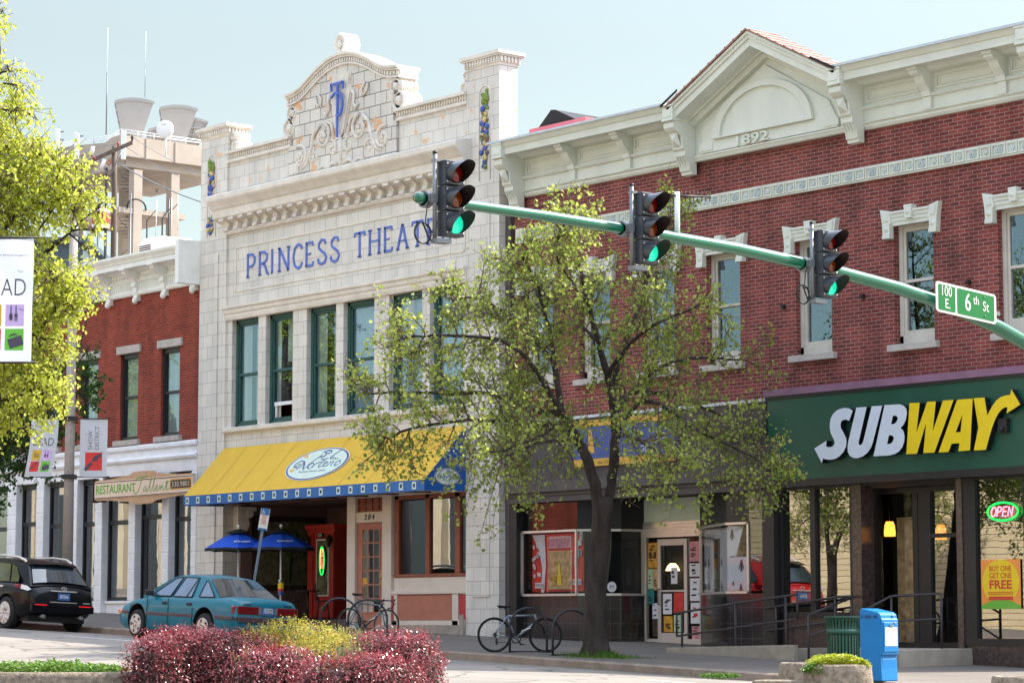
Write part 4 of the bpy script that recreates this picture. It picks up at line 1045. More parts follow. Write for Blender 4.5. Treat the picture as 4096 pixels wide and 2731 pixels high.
# recessed door with sidelights, roller shutter box, white board above
y = 1.6
mb = MB(); mb.box(3.1, 4.92, y-.02, y+.1, 2.5, 3.0); mb.build('white_board', M['oval'], bk)
mb = MB()
for i in range(5): mb.box(3.1, 4.92, y-.05-.012*(i % 2), y+.1, 2.16+i*.068, 2.16+(i+1)*.068-.004)
mb.build('roller_shutter', M['chrome'], bk)
mb = MB()
for a, b in ((3.1, 3.16), (4.84, 4.92)): mb.box(a, b, y-.02, y+.06, -.2, 2.16)
mb.box(3.1, 4.92, y-.01, y+.05, -.2, -.03)
dfr = mb.build('door_frame', M['alu'], bk)
mb = MB()
for bx in ((3.5, 3.6, -.05, 2.12), (4.33, 4.43, -.05, 2.12), (3.6, 4.33, 1.98, 2.12), (3.6, 4.33, -.05, .1), (3.6, 4.33, .98, 1.02)): mb.box(bx[0], bx[1], y, y+.05, bx[2], bx[3])
dd = mb.build('shop_door', M['alu'], bk, bevel=.005)
g = MB(); g.box(3.6, 4.33, y+.02, y+.026, .1, 1.98); g.build('door_pane', M['glass_disp'], dd)
g = MB(); g.tube([(3.57, y-.05, .7), (3.57, y-.05, 1.05)], .014, 6); g.box(3.56, 3.58, y-.05, y, .7, .72); g.box(3.56, 3.58, y-.05, y, 1.03, 1.05); g.build('door_handle', M['steel'], dd)
g = MB(); g.box(3.16, 3.5, y+.02, y+.026, 0, 2.14); g.box(4.43, 4.84, y+.02, y+.026, 0, 2.14); g.build('sidelight_pane', M['glass_disp'], bk, split=True)
PO = [(3.2, 3.48, 1.5, 2.05, 'poster_yel'), (3.18, 3.34, 1.05, 1.48, 'poster_green'), (3.35, 3.49, 1.02, 1.48, 'poster_tan'), (3.17, 3.38, .72, 1.04, 'poster_teal'), (3.32, 3.49, .4, .74, 'paper'), (3.32, 3.49, .02, .38, 'poster_dark'),
      (4.5, 4.8, 1.62, 2.05, 'poster_pink'), (4.5, 4.8, 1.3, 1.58, 'paper'), (4.51, 4.8, .78, 1.26, 'paper'), (4.53, 4.8, .3, .74, 'paper'), (4.56, 4.8, -.05+.02, .24, 'poster_pink'),
      (3.92, 4.12, 1.15, 1.5, 'paper'), (3.66, 3.94, .5, .94, 'paper'), (4.0, 4.3, .52, .96, 'poster_red'), (3.68, 3.96, .12, .46, 'poster_yel'), (4.0, 4.28, .12, .48, 'poster_green')]
for a, b, c_, d2, mt in PO:
    p = MB(); p.box(a, b, y+.012, y+.017, c_, d2); po = p.build('window_poster', M[mt], bk)
    p = MB(); random.seed(int(a*100+c_*37))
    for i in range(5):
        zz = c_+(d2-c_)*random.uniform(.1, .85); xx = a+(b-a)*random.uniform(.1, .4); p.box(xx, xx+(b-a)*random.uniform(.2, .5), y+.008, y+.011, zz, zz+.03)
    if a < 3.25 and c_ > 1.4:
        for xx in (3.27, 3.41): p.lathe([(0, 0), (.05, 0), (.05, .003)], (xx, y+.007, 1.78), 10, 'y', sy=1.6)
    p.build('poster_print', M[random.choice(['poster_red', 'poster_dark', 'blue_sign', 'poster_dark'])], po)
# angled window on the right: white printed sheets with hanging figures
d_ = (Vector((6.98, .3, 0))-Vector((5.0, 1.45, 0))).normalized(); n_ = Vector((d_.y, -d_.x, 0))
o_ = Vector((5.0, 1.45, 0))-n_*.07
p = MB()
def on(u, v, k=0): return o_+d_*u+n_*(k)+Vector((0, 0, v))
for a, b, c2, d2 in ((.1, .95, .96, 2.26), (1.45, 2.25, .96, 2.26)): p.add([on(a, c2), on(b, c2), on(b, d2), on(a, d2)], [(0, 1, 2, 3)])
p.add([on(.95, 2.05), on(1.45, 2.05), on(1.45, 2.26), on(.95, 2.26)], [(0, 1, 2, 3)])
p.prism([(6.98, 2.28), (7.42, 2.26), (7.2, 1.66), (6.98, 1.66)], .345, .35); p.box(6.98, 7.6, .345, .35, .96, 1.64)
sh = p.build('white_window_sheet', M['paper'], bk, fixn=False)
p = MB()
def fig(c, ux, h):
    ux = Vector(ux)
    P_ = lambda u, v: Vector(c)+ux*(u*h)+Vector((0, 0, v*h))
    p.add([P_(-.08, .5), P_(.08, .5), P_(.16, .2), P_(.3, -.2), P_(.22, -.22), P_(.1, .0), P_(.1, -.45), P_(0, -.3), P_(-.1, -.45), P_(-.1, .0), P_(-.22, -.22), P_(-.3, -.2), P_(-.16, .2)], [tuple(range(13))])
for u in (.2, .45, .68, .9): fig(on(u, 2.05, .01), d_, .2)
for v in (1.55, 1.05): 
    for u in (.22, .5, 1.6): fig(on(u, v, .01), d_, .2)
fig((7.1, .34, 2.08), (1, 0, 0), .24); fig((7.36, .34, 1.45), (1, 0, 0), .28); fig((7.34, .34, 1.0), (1, 0, 0), .2); fig((7.12, .34, 1.1), (1, 0, 0), .12)
p.build('printed_figure', M['ink_grey'], sh, fixn=False)
p = MB(); p.lathe([(.0, 2.0), (.05, 1.98), (.08, 1.85), (.1, 1.7), (.2, 1.62), (.19, 1.3), (.24, .95), (0, .95)], tuple(on(1.2, 0, -.5)), 12); p.build('dressed_mannequin', M['poster_tan'], bk)
# lamp in the shop
p = MB(); p.lathe([(.16, 0), (.12, .1), (.06, .16), (0, .16)], (3.35, 2.2, 1.45), 14); lm = tag(p.build('table_lamp', M['lamp_warm']), 'glowing cream lamp behind the glass of the poster covered shop door', 'lamp')
# shop sign
sg = thing('bookshop_sign', 'blue shop sign with yellow borders half hidden behind the street tree', 'sign', (4.05, .02, 3.7))
mb = MB(); mb.box(2.62, 5.85, -.03, .05, 3.66, 4.66); mb.build('sign_face', M['blue_sign'], sg)
mb = MB(); mb.box(2.62, 5.85, -.036, -.03, 3.66, 3.82); mb.box(2.62, 5.85, -.036, -.03, 4.52, 4.66); mb.prism([(3.1, 3.95), (3.3, 3.95), (3.2, 4.45), (3.1, 4.45)], -.036, -.03); mb.build('yellow_border', M['yellow_sign'], sg)
mb = MB(); put_text(mb, 'oks, DVDs', .075, (3.4, -.038, 3.7), (1, 0, 0), (0, 0, 1), align='L'); mb.build('small_text', M['black_ink'], sg)
mb = MB(); put_text(mb, 'GL', .13, (4.75, -.036, 3.9), (1, 0, 0), (0, 0, 1), align='L'); mb.build('lettering', M['paper'], sg)
# ---------------- sandwich shop front
mb = MB(); mb.box(8.46, XB1, .02, .4, 3.12, 4.74); mb.build('green_fascia', M['subgreen'], bk)
mb = MB(); mb.box(8.4, XB1, -.03, .4, 4.8, 4.94); mb.build('mauve_band', M['subband'], bk)
mb = MB(); mb.box(8.44, XB1, -.01, .4, 4.74, 4.8); mb.box(8.3, XB1, .0, .45, 2.98, 3.12); mb.build('dark_band', M['shop_black'], bk)
FZ = -.18
mb = MB()
for a, b in ((8.42, 8.56), (9.36, 9.5), (10.42, 10.5)): mb.box(a, b, .26, .42, .5 if a > 8.5 else -.9, 2.98)
for a, b in ((13.24, 13.56), (14.68, 14.8), (15.6, 15.79)): mb.box(a, b, .26, .42, -.1, 2.98)
mb.box(8.5, 10.5, .26, .42, .42, .52); mb.box(13.3, 15.78, .24, .42, -.1, .02); mb.box(8.42, 15.78, .27, .42, 2.94, 2.98)
mb.build('shopfront_frame', M['shop_black'], bk)
mb = MB(); mb.box(10.5, 10.74, .24, .6, -.2, 2.98); mb.box(13.12, 13.26, .24, .6, -.2, 2.98); mb.build('stone_pilaster', M['pink_stone'], bk, split=True)
mb = MB(); mb.box(8.5, 10.5, .3, .5, -1, .42); mb.box(13.3, 15.75, .28, .6, -1.2, -.1); mb.build('shop_base', M['pink_stone'], bk, split=True)
g = MB()
for a, b, z0 in ((8.56, 9.36, .52), (9.5, 10.42, .52), (13.56, 14.68, .02), (14.8, 15.6, .02)): g.box(a, b, .33, .336, z0, 2.94)
g.build('shop_pane', M['glass_shop'], bk, split=True)
# recessed entry
mb = MB()
for a, b in ((10.44, 10.62), (11.55, 11.68), (11.85, 12.0), (12.74, 13.12)): mb.box(a, b, .8, .92, FZ, 2.9)
for a, b in ((10.62, 11.55), (11.68, 11.85), (12.0, 12.74)): mb.box(a, b, .8, .92, 2.8, 2.9); mb.box(a, b, .8, .92, FZ, FZ+.12)
mb.box(11.68, 11.85, .81, .9, FZ+.12, 2.8); mb.box(12.0, 12.74, .8, .9, 1.92, 2.0)
mb.box(13.12, 13.18, .42, .92, FZ, 2.9); mb.box(10.4, 13.2, .4, 1.0, 2.9, 2.98)
mb.build('entry_frame', M['shop_black'], bk)
g = MB(); g.box(10.62, 11.55, .86, .866, FZ+.12, 2.8); g.build('door_pane', M['glass_disp'], bk)
g = MB(); g.box(12.0, 12.74, .86, .866, FZ+.12, 1.92); g.box(12.0, 12.74, .87, .876, 2.0, 2.8)
g.build('door_pane', M['glass_shop'], bk, split=True)
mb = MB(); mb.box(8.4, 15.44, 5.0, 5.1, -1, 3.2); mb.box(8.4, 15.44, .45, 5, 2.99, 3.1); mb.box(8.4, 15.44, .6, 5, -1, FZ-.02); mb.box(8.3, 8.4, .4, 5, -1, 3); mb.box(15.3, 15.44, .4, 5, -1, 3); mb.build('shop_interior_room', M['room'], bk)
p = MB(); p.box(10.75, 11.25, 1.25, 1.28, FZ, 2.35); p.build('hanging_banner', M['poster_tan'], bk)
p = MB(); p.tube([(11.35, 1.05, -.1), (11.45, 1.05, 1.0)], .018, 6); p.tube([(11.55, 1.05, -.1), (11.47, 1.05, 1.0)], .018, 6); ys_ = tag(p.build('floor_sign', M['bogo_yel']), 'thin yellow folding floor sign inside the sandwich shop doorway', 'sign')
LPX = (10.43, 11.74)
for i, (px_, z_) in enumerate(((10.1, 2.12), (11.55, 2.02))):
    p = MB(); p.lathe([(.07, .17), (.1, .1), (.115, -.05), (.11, -.12), (.0, -.12)], (0, 0, 0), 14); 
    t = thing('pendant_lamp', 'orange pendant lamp glowing behind the %s' % ('glass door near the beige banner' if i == 0 else 'narrow pane right of the shop door'), 'lamp', (LPX[i], 1.4, z_), group='orange pendant lamps in the sandwich shop')
    p.build('lamp_shade', M['lamp_orange'], t, local=True); p = MB(); p.tube([(0, 0, .17), (0, 0, .85)], .01, 5); p.build('cord', M['dark_metal'], t, local=True)
# offer poster
po = thing('offer_poster', 'yellow and orange poster reading BUY ONE GET ONE FREE in the shop window', 'poster', (14.1, .3, .56))
def pl(nm, mt, fn): q_ = MB(); fn(q_); return q_.build(nm, M[mt], po, fixn=False)
pl('poster_sheet', 'bogo_or', lambda q_: q_.box(13.64, 14.56, .3, .304, .56, 1.46))
pl('yellow_disc', 'bogo_yel', lambda q_: q_.add([(14.1+.43*math.cos(2*PI*i/36), .297, 1.05+.41*math.sin(2*PI*i/36)) for i in range(36)], [tuple(range(36))]))
pl('green_foot', 'bogo_green', lambda q_: q_.add([(13.64, .295, .56), (14.56, .295, .56)] + [(14.56-.92*i/12, .295, .62+.12*math.sin(PI*i/12)) for i in range(13)], [tuple(range(15))]))
def bt(q_):
    put_text(q_, 'BUY ONE', .095, (14.1, .293, 1.25), (1, 0, 0), (0, 0, 1), width=.52, bold=.012); put_text(q_, 'GET ONE', .095, (14.1, .293, 1.12), (1, 0, 0), (0, 0, 1), width=.52, bold=.012); put_text(q_, 'FREE', .15, (14.1, .293, .93), (1, 0, 0), (0, 0, 1), width=.52, bold=.03)
    q_.box(13.82, 14.38, .292, .294, .72, .79)
    for k in range(2): 
        for j in range(12): q_.box(13.8+j*.05, 13.84+j*.05, .292, .294, .82+k*.035, .838+k*.035)
pl('offer_text', 'bogo_red', bt)
ne = thing('neon_open_sign', 'oval neon sign with pink OPEN letters in a green ring above the yellow offer poster', 'neon sign', (14.2, .27, 2.33))
mb = MB(); mb.tube([(.355*math.cos(2*PI*i/40), 0, .165*math.sin(2*PI*i/40)) for i in range(41)], .016, 6, cap=False); mb.build('green_ring', M['neon_green'], ne, local=True, fixn=False)
mb = MB()
for ch, xc in zip('OPEN', (-.2, -.07, .06, .19)):
    q_ = {'O': [arc(0, 0, .055, .085, 0, 360, 14)], 'P': [[(-.04, -.085), (-.04, .085)], [(-.04, .085)]+arc(.0, .042, .045, .043, 90, -90, 6)+[(-.04, 0)]], 'E': [[(.045, .085), (-.04, .085), (-.04, -.085), (.045, -.085)], [(-.04, 0), (.03, 0)]], 'N': [[(-.045, -.085), (-.045, .085), (.045, -.085), (.045, .085)]]}[ch]
    for k in q_: mb.tube([(xc+u+v*.2, -.01, v) for u, v in k], .012, 6)
mb.build('open_letters', M['neon_pink'], ne, local=True)
p = MB(); p.box(-.38, .38, .02, .03, -.19, .19); p.build('clear_backing', M['glass'], ne, local=True)
# channel letters on the green fascia (drawn in the wall plane: u along x, v up)
sl = thing('sandwich_shop_sign', 'raised white and yellow slanted letters with arrow ends on the green fascia', 'sign', (12.4, .02, 3.3))
SYF, SYB = -.13, -.01
def letter(name, mt, outline, hole=None):
    """channel letter: face polygon(s) at SYF with dark returns behind"""
    f = MB(); rtn = MB()
    bm = bmesh.new()
    loops = [outline]+(hole or [])
    es = []
    for lp in loops:
        vs = [bm.verts.new((u, SYF, v)) for u, v in lp]
        for i in range(len(vs)): es.append(bm.edges.new((vs[i], vs[(i+1) % len(vs)])))
    bmesh.ops.triangle_fill(bm, use_beauty=True, edges=es, normal=(0, -1, 0))
    bm.verts.index_update()
    f.add([v.co[:] for v in bm.verts], [tuple(v.index for v in fc.verts) for fc in bm.faces]); bm.free()
    o = f.build(name, M[mt], sl, fixn=False)
    for lp in loops:
        n = len(lp); rtn.add([(u, SYF+.001, v) for u, v in lp]+[(u, SYB+.03, v) for u, v in lp], [(i, (i+1) % n, n+(i+1) % n, n+i) for i in range(n)])
    rtn.build('letter_return', M['black_side'], o, fixn=False)
# pixel outlines measured on the photo's sign, turned into wall metres by the affine map of the fascia
_o = lambda a, b: (9.5194+.002586538*a-3.291e-5*b-8.929e-8*a*a-6.52e-9*a*b, 5.151755-.000189343*a-.001881756*b+5.326e-9*a*a+6.8314e-8*a*b)
def pxm(pts): return [_o(*p) for p in pts]
letter('letter_s', 'sub_white', pxm([(150,765),(278,683),(272,742),(300,752),(340,745),(362,715),(360,685),(338,640),(318,595),(312,545),(312,500),(322,450),(345,405),(380,370),(420,350),(470,340),(515,347),(552,370),(515,475),(485,463),(455,465),(432,482),(424,512),(428,550),(455,600),(480,650),(487,690),(482,745),(455,800),(415,845),(370,872),(320,882),(280,880),(242,868),(228,917)]))
letter('letter_u', 'sub_white', pxm([(590,338),(698,330),(615,690),(612,715),(622,728),(638,728),(652,712),(662,690),(750,324),(860,317),(765,690),(745,750),(710,805),(660,845),(605,865),(560,863),(520,840),(500,800),(498,750),(505,695)]))
letter('letter_b', 'sub_white', pxm([(885,312),(1040,303),(1085,318),(1112,350),(1118,400),(1105,470),(1080,520),(1050,550),(1080,580),(1093,630),(1090,690),(1070,750),(1035,795),(990,822),(930,837),(768,846)]),
       [pxm([(972,424),(952,513),(985,508),(1010,485),(1022,455),(1015,430),(1000,421)]), pxm([(930,628),(910,720),(945,715),(970,692),(982,660),(975,638),(958,627)])])
letter('letter_w', 'sub_yellow', pxm([(1145,292),(1252,286),(1217,600),(1330,278),(1420,272),(1386,590),(1495,264),(1605,257),(1405,806),(1290,812),(1318,500),(1222,818),(1112,824)]))
letter('letter_a', 'sub_yellow', pxm([(1642,256),(1805,243),(1777,783),(1655,792),(1668,708),(1585,714),(1553,800),(1448,806)]), [pxm([(1697,412),(1627,596),(1678,592)])])
letter('letter_y', 'sub_yellow', pxm([(1815,240),(1928,232),(1958,418),(1975,385),(2010,320),(2050,265),(2095,228),(2150,210),(2197,203),(2210,145),(2303,305),(2160,397),(2168,333),(2140,335),(2110,355),(2075,395),(2040,460),(2010,540),(1985,620),(1943,777),(1816,785),(1865,545)]))
mb = MB(); mb.box(14.42, 14.62, -.08, .02, 3.74, 4.0); mb.ball((14.52, -.1, 3.8), .05, 8, 6); tag(mb.build('emergency_light', M['dark_metal']), 'small black wall light under the yellow arrow of the green fascia', 'wall light')
# ------------------------------------------------------------------ restaurant block on the left
tb = thing('restaurant_building', 'orange red brick block with white bracketed cornice and white stone ground floor', 'building', (-20, .1, 0))
TX0, TX1, TY = -34.0, -12.47, .06
TW = [-13.92, -16.02, -18.14, -20.26, -22.38, -24.5, -26.6]
mb = MB()
mb.box(TX0, TX1, TY, TY+.35, 7.68, 9.6); mb.box(TX0, TX1, TY, TY+.35, 5.10, 5.28)
xs = [TX0]+[v for c in reversed(TW) for v in (c-.47, c+.45)]+[TX1]
for a, b in zip(xs[0::2], xs[1::2]): mb.box(a, b, TY, TY+.35, 5.28, 7.68)
mb.build('brick_wall', M['brick_l'], tb)
mb = MB(); mb.box(TX0, TX1, TY+.4, 18, 9.3, 9.5); mb.box(TX0, TX1, 3.0, 3.1, .2, 9.3); mb.box(TX0, TX1, TY+.4, 3, 4.9, 5.0); mb.box(TX0, TX0+.2, TY+.36, 18, 0, 9.3); mb.box(TX1-.2, TX1, TY+.36, 18, 0, 9.3); mb.box(TX0, TX1, 17.8, 18, 0, 9.3)
mb.build('building_shell', M['brick_l'], tb)
mb = MB()
mb.sweep_x([(.06, 9.22), (-.02, 9.23), (-.05, 9.28), (-.05, 9.33), (-.0, 9.36), (.06, 9.36)], TX0, TX1)
mb.box(TX0, TX1, .0, .06, 9.3, 9.95)
mb.sweep_x([(.0, 9.58), (-.06, 9.6), (-.06, 9.64), (.0, 9.66)], TX0, TX1)
mb.sweep_x([(.06, 9.84), (-.1, 9.86), (-.18, 9.9), (-.5, 9.9), (-.5, 10.02), (-.53, 10.04), (-.56, 10.1), (-.62, 10.16), (-.64, 10.2), (-.64, 10.24), (.5, 10.34), (.5, 9.84)], TX0, TX1+.0)
x = TX0+.1
while x < TX1-.1:                                                     # dentil discs and fluted frieze
    mb.box(x, x+.035, -.03, .0, 9.38, 9.56); 
    x += .1
x = TX0+.1
while x < TX1-.1: mb.ball((x, -.02, 9.74), .035, 6, 4); x += .14
mb.build('cornice', M['white_trim'], tb, fixn=False)
for i in range(10):
    xc = -12.72-i*1.44; b = MB(); w_ = .1 if i else .13
    b.prism([(.06, 9.06), (-.05, 9.06), (-.09, 9.14), (-.05, 9.2), (-.1, 9.3), (-.1, 9.4), (-.16, 9.46), (-.14, 9.56), (-.22, 9.66), (-.36, 9.72), (-.44, 9.78), (-.46, 9.86), (-.5, 9.9), (.06, 9.9)], xc-w_, xc+w_, 'yz')
    b.box(xc-w_-.03, xc+w_+.03, -.53, -.2, 9.86, 9.9); b.ball((xc, -.06, 9.07), .09, 8, 6)
    b.build('cornice_bracket', M['white_trim'], tb, bevel=.006)
mb = MB(); mb.box(-12.62, -12.455, -.67, .03, 9.2, 10.36); mb.build('cornice_end_block', M['white_trim'], tb)
for c in TW[:6]:
    a, b, y = c-.47, c+.45, TY+.07
    mb = MB()
    for bx in ((a, a+.07, 5.28, 7.68), (b-.07, b, 5.28, 7.68), (a+.07, b-.07, 7.52, 7.68), (a+.07, b-.07, 5.28, 5.38)): mb.box(bx[0], bx[1], y, y+.1, bx[2], bx[3])
    mb.box(a+.07, b-.07, y+.02, y+.08, 6.42, 6.5)
    for s in (a+.07, b-.1): mb.box(s, s+.03, y+.04, y+.09, 5.38, 7.52)
    w_ = mb.build('window', M['black_frame'], tb, bevel=.005)
    p = MB(); p.box(a+.1, b-.1, y+.05, y+.055, 6.5, 7.52); p.build('upper_pane', M['glass_up'], w_); p = MB(); p.box(a+.1, b-.1, y+.06, y+.065, 5.38, 6.42); p.build('lower_pane', M['glass_up'], w_)
    p = MB(); p.box(a+.05, b-.05, y+.12, y+.13, 5.3, 7.6); p.build('window_shade', M['curtain'], w_)
    mb = MB(); mb.box(c-.62, c+.6, TY-.07, TY+.1, 7.66, 7.88); mb.build('window_lintel', M['lintel'], tb, bevel=.015)
    mb = MB(); mb.box(c-.66, c+.62, TY-.12, TY+.14, 5.13, 5.28-.003); mb.build('window_sill', M['lintel'], tb, bevel=.012)
mb = MB(); mb.sweep_x([(.4, 4.96), (-.04, 4.96), (-.06, 5.0), (-.06, 5.08), (-.02, 5.115), (.4, 5.115)], TX0, TX1); mb.box(TX0, TX1, .0, .4, 4.3, 4.96); mb.sweep_x([(.0, 4.62), (-.05, 4.64), (-.08, 4.7), (-.08, 4.74), (-.0, 4.78)], TX0, TX1)
mb.build('stone_lintel_band', M['white_stone'], tb, bevel=.01)
PI_ = [(-12.72, -12.47), (-14.15, -13.82), (-15.85, -15.52), (-17.62, -17.25), (-18.98, -18.62), (-20.9, -20.5), (-22.6, -22.1), (-24.6, -24.1), (-26.6, -26.1), (-28.6, -28.1), (-30.6, -30.1)]
for a, b in PI_:
    mb = MB(); mb.box(a, b, .0, .45, -.4, 4.3)
    for k in range(9): z = .5+k*.42; mb.box(a-.006, b+.006, -.012, .1, z, z+.40)
    mb.build('stone_pier', M['white_stone'], tb, bevel=.012)
for k, ((a1, b1), (a2, b2)) in enumerate(zip(PI_, PI_[1:])):
    x0, x1, y = b2, a1, .2
    mb = MB(); isd = k in (1, 5)
    mb.box(x0, x0+.06, y, y+.1, .5, 4.3); mb.box(x1-.06, x1, y, y+.1, .5, 4.3); mb.box(x0, x1, y, y+.1, 3.0 if not isd else 3.1, 3.12 if not isd else 3.22); mb.box(x0, x1, y, y+.1, 4.15, 4.3)
    mb.box(x0, x1, y, y+.1, .92 if not isd else .5, 1.02 if not isd else .7)
    if isd:
        for s in (x0+.09, x1-.27): mb.box(s, s+.18, y+.03, y+.09, .5, 3.1)
    wn = mb.build('shop_door' if isd else 'shop_window', M['black_frame'], tb, bevel=.005)
    p = MB(); p.box(x0+.06, x1-.06, y+.05, y+.056, .7, 4.2); p.build('pane', M['glass_shop'], wn)
    if not isd:
        mb = MB(); mb.box(x0, x1, .16, .45, -.3, .92); mb.box(x0, x1, .12, .45, .84, .92); mb.build('stall_riser', M['white_stone'], tb, bevel=.008)
        p = MB(); p.box(x0+.06, x1-.06, y+.16, y+.17, 1.0, 4.2)
        if k in (0, 2): p.build('window_blind', M['blind'], wn)
        p = MB(); p.box(x0+.2, x0+.45, y+.15, y+.17, 1.02, 1.4); p.box(x0+.75, x0+.98, y+.15, y+.17, 1.02, 1.6); p.box(x0+.72, x0+.95, y+.08, y+.09, 2.2, 2.75) if k == 1 or k == 2 else None; p.build('window_card', M['paper'], wn)
p = MB(); put_text(p, 'Tallent', .22, (-13.15, .36, 1.95), (1, 0, 0), (0, 0, 1), shear=.35, width=.8); p.box(-13.4, -12.9, .355, .36, 2.3, 2.36); p.build('window_lettering', M['sign_green'], tb)
# restaurant sign
rs = thing('restaurant_sign', 'long tan scalloped sign board with green lettering and a dark phone number plaque', 'sign', (-14.6, -.3, 3.4))
mb = MB(); mb.box(-17.08, -12.1, -.36, -.26, 3.68, 4.16); mb.build('sign_board', M['sign_tan'], rs, bevel=.01)
mb = MB()
def scal(z, s, y0=-.345, y1=-.275):
    n = 30; pts = []
    for i in range(n+1):
        u = i/n; x = -17.08+4.98*u
        b_ = .04+.1*max(0, math.sin(PI*min(1, max(0, (u-.1)/.8))))**1.5+(.06 if .38 < u < .62 else .0)
        if u < .02 or u > .98: b_ = .02
        pts.append((x, z+s*b_))
    mb.prism([(-17.08, z)]+pts+[(-12.1, z)], y0, y1)
scal(4.16, 1); scal(3.68, -1)
mb.build('scalloped_edge', M['sign_edge'], rs)
mb = MB(); mb.box(-17.08, -12.1, -.365, -.36, 4.12, 4.14); mb.box(-17.08, -12.1, -.365, -.36, 3.7, 3.72); mb.box(-17.14, -17.1, -.38, -.2, 3.6, 4.26); mb.box(-17.2, -17.02, -.3, .0, 4.18, 4.22); mb.box(-17.2, -17.02, -.3, .0, 3.62, 3.66); mb.build('sign_bracket', M['dark_metal'], rs)
mb = MB(); put_text(mb, 'RESTAURANT', .22, (-16.98, -.363, 3.83), (1, 0, 0), (0, 0, 1), 'L', width=2.05, bold=.02); mb.build('restaurant_lettering', M['sign_green'], rs)
mb = MB(); 
def smooth2(pts):
    for _ in range(2):
        q = [pts[0]]
        for a, b in zip(pts, pts[1:]): q += [(a[0]*.75+b[0]*.25, a[1]*.75+b[1]*.25), (a[0]*.25+b[0]*.75, a[1]*.25+b[1]*.75)]
        pts = q+[pts[-1]]
    return pts
f_ = lambda u, v: Vector((-14.9+u*.35, -.366, 3.79+v*.285))
for pts, w_ in (([(.1, 1.1), (.0, 1.3), (.5, 1.45), (1.3, 1.4), (1.7, 1.5)], .05), ([(.95, 1.4), (.6, .7), (.35, .1), (-.05, -.15), (-.35, .05), (-.2, .25)], .055),
               ([(1.45, .55), (1.2, .5), (1.05, .15), (1.2, 0), (1.45, .3), (1.5, .5), (1.45, .1), (1.6, 0), (1.8, .3)], .04), ([(1.8, .3), (2.2, 1.1), (2.3, 1.3), (2.15, 1.25), (1.95, .3), (2.05, 0), (2.3, .3)], .04),
               ([(2.3, .3), (2.7, 1.1), (2.8, 1.3), (2.65, 1.25), (2.45, .3), (2.55, 0), (2.8, .25)], .04), ([(2.8, .25), (3.1, .4), (3.1, .6), (2.9, .55), (2.85, .1), (3.05, 0), (3.35, .3)], .04),
               ([(3.35, .3), (3.5, .6), (3.45, .0), (3.65, .45), (3.85, .6), (3.85, .1), (4.0, 0), (4.2, .3)], .04), ([(4.2, .3), (4.55, 1.1), (4.35, .2), (4.45, 0), (4.75, .25)], .045), ([(4.2, .75), (4.8, .85)], .04)):
    stroke(mb, smooth2(pts), w_*1.5, f_)
mb.build('script_lettering', M['sign_green'], rs)
mb = MB(); mb.box(-13.2, -12.16, -.364, -.36, 3.8, 4.08); bo = mb.build('plaque_border', M['brass'], rs)
mb = MB(); mb.prism([(-13.17+.05, 3.83), (-12.2-.05, 3.83), (-12.2, 3.88), (-12.2, 4.0), (-12.25, 4.05), (-13.12, 4.05), (-13.17, 4.0), (-13.17, 3.88)], -.370, -.366); mb.build('phone_plaque', M['plaque'], rs)
mb = MB(); put_text(mb, '330.9801', .13, (-12.68, -.373, 3.875), (1, 0, 0), (0, 0, 1), width=.84); mb.build('phone_number', M['sign_tan'], rs)
# roof unit
ru = thing('rooftop_unit', 'pale grey rooftop air unit with rounded top above the white cornice', 'air unit', (-18.9, 3.0, 10.02))
mb = MB(); mb.prism([(-.75, 0), (.75, 0), (.75, 1.25), (.5, 1.42), (-.5, 1.45), (-.75, 1.3)], -.5, .5); mb.build('casing', M['white_plastic'], ru, local=True)
mb = MB()
for i in range(7): mb.box(-.7, -.1, -.515, -.5, .85+i*.06, .88+i*.06)
mb.build('louvre', M['dark_metal'], ru, local=True)
# ------------------------------------------------------------------ awning, umbrellas, patio
aw = thing('yellow_awning', 'long yellow awning with blue tiled valance and oval restaurant logo', 'awning', (-6.2, -.6, 3.3))
AX0, AX1, AD, ZT, ZB, ZV = -11.2, -1.17, -1.2, 4.80, 3.53, 3.28
mb = MB()
n = 20
for i in range(n):
    xa, xb = AX0+(AX1-AX0)*i/n, AX0+(AX1-AX0)*(i+1)/n
    sg_ = lambda x: .0
    mb.add([(xa, AD, ZB), (xb, AD, ZB), (xb, AD/2, (ZT+ZB)/2-.015), (xa, AD/2, (ZT+ZB)/2-.015), (xb, 0.0, ZT), (xa, .0, ZT)], [(0,1,2,3), (3,2,4,5)])
mb.build('canvas_top', M['yellow_cloth'], aw, merge=True)
mb = MB()
for i in range(1, 9):                                                                     # stitched seams
    x = AX0+(AX1-AX0)*i/9; mb.add([(x-.012, AD-.003, ZB+.004), (x+.012, AD-.003, ZB+.004), (x+.012, AD/2, (ZT+ZB)/2-.008), (x-.012, AD/2, (ZT+ZB)/2-.008), (x+.012, -.003, ZT+.004), (x-.012, -.003, ZT+.004)], [(0,1,2,3), (3,2,4,5)])
mb.build('canvas_seam', M['yellow_seam'], aw, fixn=False)
mb = MB(); mb.box(AX0, AX1, AD-.006, AD, ZV, ZB-.002); mb.build('valance', M['blue_val'], aw)
mb = MB(); mb.prism([(-.0, 3.3), (AD+.004, ZV), (AD+.004, ZB-.02), (0, ZT-.02)], AX1-.012, AX1, 'yz'); mb.prism([(-.0, 3.3), (AD+.004, ZV), (AD+.004, ZB-.02), (0, ZT-.02)], AX0, AX0+.012, 'yz'); mb.build('side_panel', M['blue_side'], aw)
mb = MB()
for x in [AX0+.05+i*(AX1-AX0-.1)/8 for i in range(9)]:
    mb.tube([(x, AD+.02, ZV+.03), (x, 0, ZV+.05)], .018, 6); mb.tube([(x, AD+.02, ZB-.04), (x, -.02, ZT-.05)], .018, 6)
mb.tube([(AX0, AD+.02, ZV+.03), (AX1, AD+.02, ZV+.03)], .02, 6)
